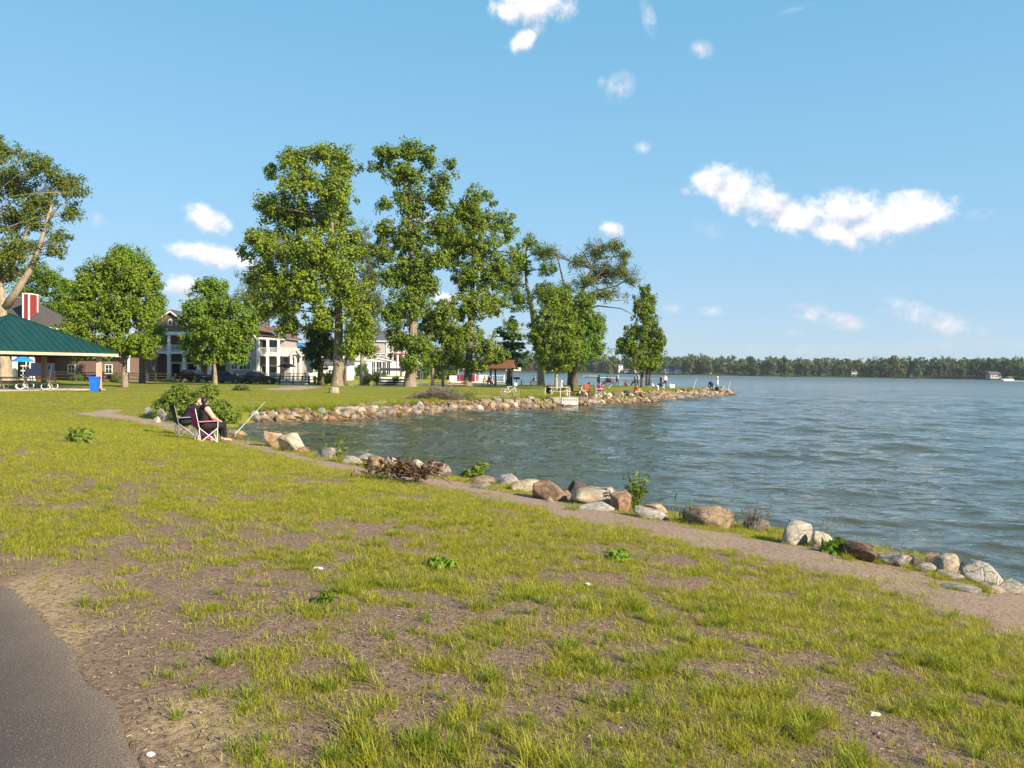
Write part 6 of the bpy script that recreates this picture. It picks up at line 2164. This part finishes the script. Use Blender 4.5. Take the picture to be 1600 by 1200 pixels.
def person(label, loc, rz, pose, top, bottom, skin='skin', hair='hair_dark', sleeves='short', legs='long', shoe='black', s=1.0, long_hair=False, hat=None,
           vox=.022, fat=1.0, head_turn=0.0, group=None, over=None, fingers=True, name='person'):
    J = dict(POSES[pose])
    J.update(over or {})
    V = lambda p: np.array(p, float) * s
    pel, che, nec, hed = V(J['pel']), V(J['che']), V(J['nec']), V(J['hed'])
    b = Body()
    TOP, BOT, SKN, SHO = 0, 1, 2, 3
    ax_ = (che - pel) / np.linalg.norm(che - pel)
    for d in (-1, 1):
        e = np.array([d, 0, 0])
        b.cap(pel + e * .065 * s, pel * .5 + che * .5 + e * .06 * s, .115 * s * fat, .11 * s * fat, BOT if False else TOP)
        b.cap(pel * .5 + che * .5 + e * .06 * s, che + e * .075 * s, .11 * s * fat, .105 * s * fat, TOP)
        b.ell(pel + e * .07 * s - ax_ * .05 * s, (.12 * s * fat, .13 * s * fat, .11 * s * fat), BOT)
    shc = np.array([0, (che[1] + nec[1]) / 2, J['shz'] * s])
    b.cap(shc + np.array([-J['sh'] * s * .8, 0, 0]), shc + np.array([J['sh'] * s * .8, 0, 0]), .07 * s * fat, .07 * s * fat, TOP)
    b.cap(shc + np.array([0, 0, .02]), nec + (hed - nec) * .3, .062 * s, .052 * s, SKN, .02)
    # head: skull, jaw, nose, ears; it can turn on the neck
    ct, st_ = math.cos(head_turn), math.sin(head_turn)
    f = np.array([-st_, ct, 0.0])
    r_ = np.array([ct, st_, 0.0])
    u = np.array([0, 0, 1.0])
    if pose in ('bend', 'stoop'):
        f = np.array([0, .6, -.8]) if pose == 'stoop' else np.array([0, .75, -.66]); u = np.array([0, f[2] * -1, f[1]])
    b.ell(hed + u * .02 * s, (.078 * s, .092 * s, .095 * s), SKN, .02)
    b.cap(hed - u * .03 * s + f * .03 * s, hed - u * .075 * s + f * .055 * s, .06 * s, .038 * s, SKN, .03)
    b.cap(hed + f * .085 * s + u * .01 * s, hed + f * .11 * s - u * .022 * s, .012 * s, .017 * s, SKN, .012)
    for d in (-1, 1):
        b.ell(hed + r_ * d * .078 * s, (.014 * s + .006, .02 * s, .03 * s), SKN, .01)
    for d in (-1, 1):
        D_ = lambda key, alt: V([d * J[alt if (alt in J and d < 0) else key][0], *J[alt if (alt in J and d < 0) else key][1:]])
        shd = shc + np.array([d * J['sh'] * s, 0, -.01])
        el, wr = D_('el', 'el2'), D_('wr', 'wr2')
        m1 = TOP if sleeves in ('short', 'long') else SKN
        m2 = TOP if sleeves == 'long' else SKN
        b.cap(shd, el, .056 * s * fat, .042 * s * fat, m1)
        b.cap(el, wr, .042 * s * fat, .028 * s, m2)
        hv = (wr - el) / np.linalg.norm(wr - el)
        pr_ = np.cross(hv, [0, 0, 1.0]); pr_ = pr_ / (np.linalg.norm(pr_) + 1e-6)
        b.cap(wr, wr + hv * .075 * s, .03 * s, .034 * s, SKN, .02)
        if fingers:
            fr_ = max(.0095, vox * .62)
            for i, ln in enumerate((.066, .078, .072, .056)):
                q = wr + hv * .08 * s + pr_ * (i - 1.5) * .02 * s
                k1 = q + hv * ln * .5 * s + np.array([0, 0, -.01])
                b.cap(q, k1, fr_, fr_, SKN, .004)
                b.cap(k1, k1 + hv * ln * .35 * s + np.array([0, 0, -.028]), fr_, fr_ * .85, SKN, .004)
            tq = wr + hv * .03 * s - pr_ * .03 * s
            b.cap(tq, tq + hv * .045 * s - pr_ * .03 * s + np.array([0, 0, -.01]), fr_ * 1.1, fr_, SKN, .006)
        hp = pel + np.array([d * J['hip'] * s, 0, -.02])
        kn, an = D_('kn', 'kn2'), D_('an', 'an2')
        kn = kn if fat == 1 else kn * np.array([1.1, 1, 1])
        b.cap(hp, kn, .088 * s * fat, .06 * s * fat, BOT)
        b.cap(kn, an, .056 * s * fat, .038 * s, BOT if legs == 'long' else SKN)
        if legs == 'short':
            b.cap(hp, hp * .25 + kn * .75, .096 * s * fat, .078 * s * fat, BOT)
        td = np.array([0, 1.0, -.2]) if pose != 'lie' else np.array([0, .5, .8])
        b.cap(an - np.array([0, .03, .02]) * s, an + td * .15 * s - np.array([0, 0, .02]) * s, .042 * s, .035 * s, SHO, .02)
    me = b.mesh('person', vox)
    o = link_mesh(name, me, [M[top], M[bottom], M[skin], M[shoe]])
    o.location = tuple(float(q) for q in loc)
    o.rotation_euler = (0, 0, rz)
    tag(o, label, 'person', group)
    hb = Body()
    hb.ell(hed + u * .035 * s - f * .022 * s, (.09 * s, .095 * s, .098 * s), 0, .02)
    hb.ell(hed - u * .03 * s - f * .055 * s, (.07 * s, .05 * s, .07 * s), 0, .03)
    if long_hair:
        hb.cap(hed - f * .06 * s, hed - f * .085 * s - u * .2 * s, .06 * s, .045 * s, 0, .03)
    hm = hb.mesh('hair', min(vox, .016))
    link_mesh('hair', hm, M[hair], o)
    if vox < .015:
        for d in (-1, 1):
            e = MB().lathe([(.002, -.009), (.009, -.004), (.009, .004), (.002, .009)], 8).build('eye', M['hair_dark'], o)
            e.location = tuple(hed + f * .082 * s + r_ * d * .03 * s + u * .02 * s)
    if hat:
        h = MB().lathe([(.15 * s, 0), (.1 * s, .012), (.098 * s, .07 * s), (.06 * s, .11 * s), (.01, .115 * s)], 14).build('hat', M[hat], o, True)
        h.location = tuple(hed + u * .045 * s - f * .01)
    return o


def lawn_chair(label, loc, rz, cloth, frame, group=None, bag=True, cat='chair'):
    """folding quad camp chair facing +y"""
    t = thing('camp_chair', label, cat, loc, rz, group)
    mb = MB()
    w, sy0, sy1 = .27, -.22, .26
    for s in (-1, 1):
        mb.tube([(s * w, sy0, .0), (-s * w * .98, sy0, .42)], .011, 6)
        mb.tube([(s * w, sy1, .0), (-s * w * .98, sy1, .42)], .011, 6)
        mb.tube([(s * w, sy0, .0), (s * w, sy1, .40)], .011, 6)
        mb.tube([(s * w, sy1, .0), (s * w, sy0, .40)], .011, 6)
        mb.tube([(s * w, sy1, .02), (s * (w + .03), sy1 + .01, .62)], .011, 6)
        mb.tube([(s * w, sy0, .02), (s * (w + .01), sy0 - .04, .45), (s * (w + .02), sy0 - .16, 1.0)], .011, 6)
    for s in (-1, 1):
        for y in (sy0, sy1):
            mb.box((s * w, y, .012), (.05, .05, .025))
    mb.build('frame', M[frame], t)
    for s in (-1, 1):
        MB().add([(s * (w - .02), sy0 - .07, .63), (s * (w + .06), sy0 - .07, .63), (s * (w + .065), sy1 + .03, .64), (s * (w - .015), sy1 + .03, .64),
                  (s * (w - .02), sy0 - .07, .605), (s * (w + .06), sy0 - .07, .605), (s * (w + .065), sy1 + .03, .615), (s * (w - .015), sy1 + .03, .615)],
                 [(0, 1, 2, 3), (7, 6, 5, 4), (0, 4, 5, 1), (1, 5, 6, 2), (2, 6, 7, 3), (3, 7, 4, 0)]).build('armrest', M[cloth[2]], t)
    # sagging seat and back
    vs, fs = [], []
    n = 6
    for i in range(n + 1):
        for j in range(n + 1):
            u_, v_ = i / n * 2 - 1, j / n
            vs.append((u_ * w, sy0 + (sy1 - sy0) * v_, .42 - .07 * (1 - u_ * u_) * math.sin(math.pi * (.25 + .6 * v_))))
    for i in range(n):
        for j in range(n):
            fs.append((i * (n + 1) + j, (i + 1) * (n + 1) + j, (i + 1) * (n + 1) + j + 1, i * (n + 1) + j + 1))
    k = len(vs)
    vs += [(x, y, z - .012) for x, y, z in vs]
    fs += [tuple(reversed([q + k for q in f_])) for f_ in fs]
    MB().add(vs, fs).build('seat', M[cloth[0]], t, True)
    for nm, z0, z1, mt in (('backrest', .44, .84, cloth[0]), ('head_panel', .842, 1.03, cloth[1])):
        vs, fs = [], []
        for i in range(n + 1):
            for j in range(n + 1):
                u_, v_ = i / n * 2 - 1, z0 + (z1 - z0) * j / n
                vs.append((u_ * (w + .015), sy0 - .04 - .13 * (v_ - .44) / .56 - .05 * (1 - u_ * u_), v_))
        for i in range(n):
            for j in range(n):
                fs.append((i * (n + 1) + j, (i + 1) * (n + 1) + j, (i + 1) * (n + 1) + j + 1, i * (n + 1) + j + 1))
        k = len(vs)
        vs += [(x, y - .022, z) for x, y, z in vs]
        fs += [tuple(reversed([q + k for q in f_])) for f_ in fs]
        fs += [(i * (n + 1) + n, (i + 1) * (n + 1) + n, k + (i + 1) * (n + 1) + n, k + i * (n + 1) + n) for i in range(n)]
        MB().add(vs, fs).build(nm, M[mt], t, True)
    return t


def rod(label, a, b, mat='metal_white', reel=True, grp=None):
    t = thing('fishing_rod', label, 'fishing rod', a, 0, grp)
    d = np.array(b) - np.array(a)
    w = np.linalg.norm(a[:2])
    r0 = max(.009, w * .00028)
    MB().tube([(0, 0, 0), d * .5 + np.array([0, 0, -.01]), d], [r0, r0 * .75, r0 * .4], 5).build('blank', M[mat], t)
    MB().tube([d * -.02, d * .16], r0 * 1.6, 6).build('grip', M['black'], t)
    if reel:
        q = d * .17
        MB().lathe([(.02, -.03), (.045, -.02), (.045, .02), (.02, .03)], 10, (q[0], q[1], q[2] - .06)).build('reel', M['metal_grey'], t)
    return t


# the couple on camp chairs at the near shore
pR = hit(321, 690)
pL = hit(289, 681)
hdg = rad(-52)
lawn_chair('pink and maroon folding camp chair with white legs, on the trail by the water', pR, hdg, ('magenta', 'magenta', 'rose'), 'metal_white')
lawn_chair('grey and black folding camp chair left of the pink one', pL, rad(-55), ('charcoal', 'black', 'grey_cloth'), 'metal_grey')
person('heavy person in a black tank top seen from behind in the pink camp chair', pR, hdg, 'chair', 'black', 'black', hair='hair_dark', sleeves='none', shoe='skin', vox=.0115, fat=1.55, s=1.04,
       over=dict(che=(-.02, -.01, .84), nec=(-.04, -.02, 1.02), hed=(-.06, -.01, 1.15), el=(.30, .12, .72), wr=(.2, .32, .60), kn=(.16, .44, .46), an=(.15, .52, .08)), head_turn=.9)
person('person with reddish blond hair in a black sweater leaning over from the grey camp chair', pL, rad(-55), 'chair', 'black', 'black', hair='hair_blond', sleeves='long', vox=.0115, fat=1.28,
       over=dict(che=(.03, .18, .85), nec=(.07, .32, 1.0), hed=(.12, .42, 1.11), el=(.33, .24, .74), wr=(.22, .42, .66), kn=(.14, .44, .46), an=(.13, .5, .08)), head_turn=-1.2)
pb = hit(320, 688)
bg_ = thing('bag', 'round magenta bag lying on the ground under the pink camp chair', 'bag', pb + np.array([.05, .05, 0]))
MB().lathe([(.08, 0), (.2, .03), (.24, .12), (.2, .22), (.08, .27), (.02, .275)], 14).build('body', M['pink'], bg_, True)
MB().tube([(-.1, 0, .25), (-.05, 0, .36), (.05, 0, .36), (.1, 0, .25)], .012, 5).build('handle', M['magenta'], bg_)
a = hit(357, 690)
Yr = a[1] + .6
b = P(414, 628, Yr + .8)
rod('long white fishing rod leaning up from the stones beside the pink chair', a + np.array([0, 0, .02]), b)
st = thing('rod_holder', 'thin dark stake standing at the tan stone right of the rod', 'stake', hit(384, 694))
MB().tube([(0, 0, 0), (0, 0, .62)], .008, 5).build('stake', M['metal_dark'], st)
MB().tube([(-.04, 0, .7), (0, 0, .62), (.04, 0, .7)], .007, 4).build('fork', M['metal_dark'], st)

# anglers and families on the point
def at(px, py, dz=0.0):
    p = hit(px, py)
    return p + np.array([0, 0, dz])


person('white haired woman in a white top sitting at the bleached picnic table, legs stretched right', at(874, 619, .0), rad(-80), 'bench', 'white_cloth', 'khaki', hair='hair_white', sleeves='short', legs='short', hat='white_cloth',
       over=dict(kn=(.12, .46, .62), an=(.12, .86, .32)))
bp = thing('backpack', 'black backpack hanging at the left end of the bleached picnic table', 'backpack', at(858, 619, .2))
MB().lathe([(.12, 0), (.24, .05), (.27, .3), (.22, .55), (.1, .66), (.02, .68)], 10).build('pack', M['black'], bp, True)
MB().box((0, -.24, .22), (.3, .1, .26)).build('pocket', M['charcoal'], bp)
p = at(905, 620)
lawn_chair('dark folding chair facing the dock, right of the bleached table', at(899, 619), rad(-75), ('charcoal', 'black', 'charcoal'), 'metal_dark', 'lawn chairs on the point')
person('sunlit person without sleeves sitting forward beside the dark folding chair', p, rad(-80), 'rocksit', 'skin', 'charcoal', hair='hair_brown', sleeves='none', legs='short')
lawn_chair('rust red folding chair standing empty between the dock and the pink shirt', at(921, 620), rad(-150), ('rust_cloth', 'rust_cloth', 'charcoal'), 'metal_dark', 'lawn chairs on the point')
lawn_chair('white framed folding chair under the person in pink', at(934, 620), rad(-75), ('white_cloth', 'white_cloth', 'white_cloth'), 'metal_white', 'lawn chairs on the point')
person('person in a hot pink shirt sitting in the white framed chair', at(935, 620), rad(-80), 'chair', 'pink', 'charcoal', hair='hair_brown', sleeves='long', legs='short', over=dict(che=(0, .06, .84), nec=(0, .1, 1.02), hed=(0, .14, 1.16), an=(.12, .62, .1)))
person('person in a red shirt sitting on the rocks with legs stretched to the right', at(992, 618, .1), rad(-78), 'rocksit', 'red', 'khaki', hair='hair_brown', legs='short', over=dict(kn=(.12, .5, .32), an=(.12, .95, .12)))
person('person in a black shirt bending over at the edge of the rocks', at(1027, 617), rad(-85), 'bend', 'black', 'white_cloth', hair='hair_dark', legs='short')
person('person in a white shirt standing by the turquoise pail', at(1039, 606), rad(160), 'stand', 'white_cloth', 'navy', hair='hair_dark')
person('person in a dark red vest standing left of the one in the white shirt', at(1033, 605), rad(120), 'stand', 'maroon', 'charcoal', hair='hair_dark', sleeves='none', s=.93)
pl_ = thing('pail', 'turquoise pail on the lawn between the standing pair and the bending angler', 'pail', at(1036, 607))
MB().lathe([(.17, 0), (.24, .42), (.25, .45), (.22, .45), (.16, .05)], 14).build('body', M['cyan'], pl_)
MB().tube([(-.24, 0, .44), (-.15, 0, .62), (.15, 0, .62), (.24, 0, .44)], .012, 5).build('handle', M['metal_grey'], pl_)
person('person in white lying back on the lawn left of the bending angler', at(1021, 606), rad(-60), 'lie', 'white_cloth', 'charcoal', hair='hair_dark')
person('person in a navy jacket stooping on the rocks near the tip', at(1112, 611, .1), rad(20), 'stoop', 'navy', 'navy', hair='hair_dark', sleeves='long', fat=1.25)
person('person in black sitting on the rocks at the tip beside the stooping one', at(1119, 614, .05), rad(-60), 'rocksit', 'black', 'black', skin='skin', hair='hair_brown', sleeves='short')
person('person in black sitting on the bench, left one of the pair at the dark table', at(949, 602), rad(10), 'bench', 'black', 'black', hair='hair_dark', sleeves='long')
person('person in a maroon shirt sitting on the bench beside the one in black', at(953, 602), rad(-10), 'bench', 'maroon', 'black', hair='hair_dark')
person('shirtless child standing at the water left of the pair at the dark table', at(935, 603), rad(160), 'stand', 'skin_tan', 'navy', skin='skin_tan', hair='hair_brown', sleeves='none', legs='short', s=.85)
person('person in white and black walking on the far edge of the lawn', at(964, 603), rad(-60), 'walk', 'white_cloth', 'black', hair='hair_dark')
person('person in black and white sitting at the table left of the cone shaped maple', at(993, 603), rad(60), 'bench', 'black', 'black', hair='hair_dark')
person('person in a grey white shirt standing against the cone shaped maple', at(997, 604), rad(100), 'stand', 'white_cloth', 'charcoal', hair='hair_dark')
person('child in a dark red shirt crouching left of the table by the cone shaped maple', at(979, 603), rad(30), 'rocksit', 'red', 'maroon', hair='hair_dark', s=.7)
person('person in dark clothes reading at the leaning tree trunk', at(833, 602), rad(-80), 'bench', 'charcoal', 'denim', hair='hair_dark')
person('person in a light shirt sitting against the leaning tree trunk', at(841, 601), rad(100), 'bench', 'grey_cloth', 'denim', hair='hair_dark')
person('person in black sitting at the table under the small shelter', at(763, 603), rad(-70), 'bench', 'black', 'black', hair='hair_dark', fat=1.15)
person('pale person sitting left of the one in black under the small shelter', at(756, 603), rad(-60), 'bench', 'skin', 'khaki', hair='hair_blond', sleeves='none', legs='short')
person('small child sitting on the lawn before the round tree', at(921, 603), rad(40), 'rocksit', 'maroon', 'navy', hair='hair_dark', s=.6)
cl_ = thing('cooler', 'small white cooler on the lawn right of the standing pair', 'cooler', at(1050, 606))
MB().box((0, 0, .2), (.6, .36, .4)).build('box', M['white'], cl_)
MB().box((0, 0, .43), (.62, .38, .055)).build('lid', M['white'], cl_)
cl_ = thing('cooler', 'white cooler beside the pair at the dark table', 'cooler', at(942, 603))
MB().box((0, 0, .2), (.6, .36, .4)).build('box', M['white'], cl_)
MB().box((0, 0, .43), (.62, .38, .055)).build('lid', M['red_paint'], cl_)
# tackle pile beside the one in red
tk = thing('tackle_bag', 'dark bag and gear heaped left of the person in red', 'bag', at(979, 619))
MB().lathe([(.2, 0), (.35, .1), (.33, .3), (.2, .42), (.02, .45)], 9).build('bag', M['charcoal'], tk)
MB().box((.35, -.1, .1), (.3, .25, .2)).build('box', M['khaki'], tk)
for (x0, y0, x1, y1, lab) in [(949, 609, 957, 600, 'short white fishing rod propped before the walking person'), (1082, 612, 1089, 590, 'white fishing rod leaning right on the rocks before the tip'), (1137, 614, 1141, 596, 'thin fishing rod held up at the very tip of the rocks'),
                              (1044, 606, 1048, 598, 'small fishing rod standing beside the white cooler'), (1127, 613, 1132, 601, 'short fishing rod of the sitter at the tip')]:
    a = at(x0, y0, .1)
    rod(lab, a, P(x1, y1, a[1] + .3), 'metal_white', False, 'fishing rods on the point')
# litter in the near grass
for px, py, s_, lab in [(497, 890, .065, 'crumpled white tissue lying in the grass'), (920, 916, .05, 'small flat white scrap in the lawn centre'), (1366, 1120, .05, 'white scrap of paper in the grass at lower right'), (236, 1186, .03, 'pale torn scrap at the edge of the asphalt')]:
    p = hit(px, py)
    me = rock_mesh('scrap', px, sub=2, cuts=8, rough=.3)
    o = link_mesh('litter', me, M['white_cloth'])
    o.scale = (s_ * 1.3, s_, s_ * .45)
    o.location = (p[0], p[1], p[2] + s_ * .12)
    tag(o, lab, 'litter')

# ------------------------------------------------------------------ far shore
far_pts = np.array([(-60, 500), (-90, 680), (-120, 850), (60, 900), (200, 800), (320, 660), (430, 590), (900, 520), (1500, 400)], float)
fl = np.concatenate([[0], np.cumsum(np.hypot(*np.diff(far_pts, axis=0).T))])
FARK = []
for i in range(10):
    # a bank tree in its own metres: crown mesh and trunk mesh, shared by copies
    hgt = 1.0
    bl_ = []
    for j in range(7):
        a = R.random() * 6.28
        rr = R.uniform(.1, .34)
        z = R.uniform(.30, .80)
        bl_.append((rr * math.cos(a), rr * math.sin(a), z, R.uniform(.16, .26), R.uniform(.16, .26), R.uniform(.14, .22)))
    bl_.append((0, 0, .82, .16, .16, .16))
    bl_.append((0, 0, .2, .34, .34, .2))
    bl_.append((.1, 0, .12, .3, .3, .12))
    cl, pk, C, N, S = crown_points(bl_, 90, 22, .08, .085, .5)
    root = thing('tree', 'x', 'tree')
    mb = MB()
    mb.tube([(0, 0, -.05), (0, 0, .3), (.02, 0, .6)], [.03, .022, .01], 6)
    for b in bl_:
        limb(mb, (0, 0, .2 + .3 * R.random()), b[:3], .012, .004)
    tro = mb.build('trunk', M['bark_dark'], root)
    cro = leaf_mesh('crown', C, N, S, M[['far_a', 'far_b', 'far_c', 'far_a', 'far_c', 'far_b', 'far_a', 'far_c', 'far_a', 'far_b'][i]], root)
    FARK.append((root, tro, cro))
used = set()
fz = lambda x, y: float(gz(np.array([x]), np.array([y]))[0])
KN = ['mid green', 'olive', 'dark green', 'mid green', 'dark green', 'olive', 'mid green', 'dark green', 'mid green', 'olive']


def far_tree(x, y, h, wide, kind, label, group):
    root, tro, cro = FARK[kind]
    if kind in used:
        r2 = root.copy(); COL.objects.link(r2)
        for ch in (tro, cro):
            c = ch.copy(); COL.objects.link(c); c.parent = r2
        root = r2
    used.add(kind)
    root.location = (x, y, fz(x, y))
    root.scale = (h * wide, h * wide, h)
    root.rotation_euler = (0, 0, R.random() * 6.28)
    root['label'] = label
    root['group'] = group
    return root


px = 640
while px < 1640:
    # front row seen at this column: find the shore along the sight line
    d = ray(px, 590)
    dd = np.arange(300, 1000, 4.0)
    sd = shore_dist(EYE[0] + d[0] * dd, d[1] * dd)
    k = np.nonzero(sd > 1.5)[0]
    Y = dd[k[0]] if len(k) else 800
    Y += R.uniform(2, 22)
    x = EYE[0] + d[0] * Y
    hp = np.interp(px, [640, 900, 960, 1060, 1150, 1300, 1420, 1600], [28, 30, 26, 27, 26, 25, 28, 32])
    h = hp * (R.uniform(.5, 1.0) if R.random() < .8 else R.uniform(.95, 1.18)) * Y / FPX
    kind = R.randrange(10)
    where = [n for n, x0 in [('left of the far white house', 0), ('behind the slim maple', 850), ('behind the round tree', 885), ('left of the cone maple', 930), ('behind the cone maple', 960), ('right of the cone maple', 1045),
                             ('beyond the rocky tip', 1090), ('left of the tallest far tree', 1150), ('by the tallest far tree', 1205), ('left of the lone white cottage', 1255), ('behind the lone white cottage', 1320),
                             ('right of the lone white cottage', 1355), ('by the grass clearing', 1400), ('right of the grass clearing', 1450), ('left of the far pontoon boat', 1510), ('behind the far pontoon boat', 1560)] if px >= x0][-1]
    wd_ = R.uniform(.65, 1.25)
    sz_ = ('tall' if h > hp * .9 * Y / FPX else 'low') + (' broad' if wd_ > .95 else ' slim')
    far_tree(x, Y, h, wd_, kind, f'{sz_} {KN[kind]} tree across the lake, {where}', f'{sz_} {KN[kind]} far shore trees {where}')
    px += R.uniform(6, 13)
Y = 690
far_tree(P(1226, 590, Y)[0], Y, 40 * Y / FPX, .62, 0, 'tallest tree of the far shore, its crown standing clear above the tree line', 'tallest far shore tree')
far_tree(P(953, 585, 800)[0], 800, 31 * 800 / FPX, .55, 1, 'brownish half bare tree of the far shore, right of the round tree', 'brown far tree')
# the wood behind the front row: one mass nobody could count
bl_ = []
for px in range(560, 1720, 5):
    d = ray(px, 590)
    dd = np.arange(300, 1000, 6.0)
    k = np.nonzero(shore_dist(EYE[0] + d[0] * dd, d[1] * dd) > 25)[0]
    Y = (dd[k[0]] if len(k) else 800) + R.uniform(15, 140)
    hp = np.interp(px, [560, 900, 960, 1060, 1150, 1300, 1420, 1600, 1720], [28, 29, 25, 29, 28, 26, 29, 32, 34]) * R.uniform(.68, 1.0)
    h = hp * Y / FPX
    x = EYE[0] + d[0] * Y
    z0 = fz(x, Y)
    w = R.uniform(6, 11)
    bl_.append((x, Y, z0 + h * .45, w * .9, w * .9, h * .45))
    bl_.append((x, Y - 4, z0 + h * .15, w, w * .6, h * .2))
    bl_.append((x + R.gauss(0, 3), Y + 5, z0 + h * .78, w * .6, w * .6, h * .22))
cl, pk, C, N, S = crown_points(bl_, 7500, 14, 2.0, 2.0, .55, .4)
w = leaf_mesh('woods', C, N, S, M['far_a'], None)
tag(w, kind='stuff')


def cabin(label, px, py, Y, w, h, wall, roof, rz=0.0):
    sd_ = np.arange(Y - 150, Y + 150, 2.0)
    dr_ = ray(px, py)
    kk_ = np.nonzero(shore_dist(EYE[0] + dr_[0] * sd_, dr_[1] * sd_) > 5)[0]
    Y = float(sd_[kk_[0]]) if len(kk_) else Y      # just back from the water's edge, among the trees
    p = P(px, py, Y)
    t = thing('cottage', label, 'cottage', (p[0], Y, max(fz(p[0], Y), WATER + .2)), rz, 'cottages on the far shore')
    wall, roof = ('offwhite' if wall == 'white' else wall), ('roof_slate' if roof in ('white', 'offwhite') else roof)
    MB().span(-w / 2, w / 2, 0, w * .7, -.5, h).build('wall', M[wall], t)
    MB().prism([(-.5, h), (w * .7 + .5, h), (w * .35, h + w * .28)], -w / 2 - .4, w / 2 + .4, 'x').build('roof', M[roof], t)
    for i in (-1, 0, 1):
        if i: window(t, i * w * .28, h * .35, w * .14, h * .4)
        else: door(t, 0, 0, min(1.6, w * .15), h * .7)


cabin('white cottage with a steep gable on the far shore, between round tree and conifer', 970, 582, 815, 5.5, 8, 'white', 'offwhite', .4)
cabin('low dark roofed boathouse right of the white steep cottage', 981, 583, 810, 9, 2, 'brown_wall', 'roof_dark')
cabin('white lakeside house seen between slim maple and leaning tree', 860, 580, 780, 20, 6, 'white', 'offwhite')
cabin('long low white building across the lake left of the leaning tree', 802, 580, 790, 18, 5, 'white', 'white')
cabin('cream bungalow behind the trunks of the cone shaped maple', 1000, 584, 800, 12, 3, 'offwhite', 'roof_brown')
cabin('pale long bungalow just right of the cone shaped maple', 1045, 585, 790, 9, 2, 'white', 'roof_slate')
cabin('small white cottage left of the dark gap in the far trees', 1060, 585, 780, 7, 4, 'offwhite', 'roof_slate')
cabin('pale cottage with a brown roof before the middle of the far shore', 1108, 586, 755, 5, 2, 'offwhite', 'roof_brown')
cabin('little cream cabin below the tallest far tree', 1290, 589, 660, 6, 2.5, 'wood_pale', 'offwhite')
cabin('small white cottage alone at the water right of the tallest far tree', 1335, 588, 655, 5, 3.5, 'white', 'offwhite')
cabin('small white cottage in the grass clearing of the far shore', 1428, 589, 640, 4.5, 2, 'white', 'offwhite')
cabin('blue grey cottage hidden in trees at the right side of the far shore', 1556, 591, 620, 9, 3, 'grey_wall', 'roof_slate')

# ------------------------------------------------------------------ air over the lake
hz = MB().span(-2700, 2700, -2700, 2700, -9, 48)
hm = bpy.data.materials.new('haze')
hm.use_nodes = True
t = NT(hm.node_tree)
vp = t.n('ShaderNodeVolumePrincipled', {'Color': (0.80, 0.89, 1.0), 'Density': 0.00011, 'Anisotropy': 0.2})
om = t.n('ShaderNodeOutputMaterial')
hm.node_tree.links.new(vp.outputs[0], om.inputs['Volume'])
tag(hz.build('haze', hm), kind='stuff')
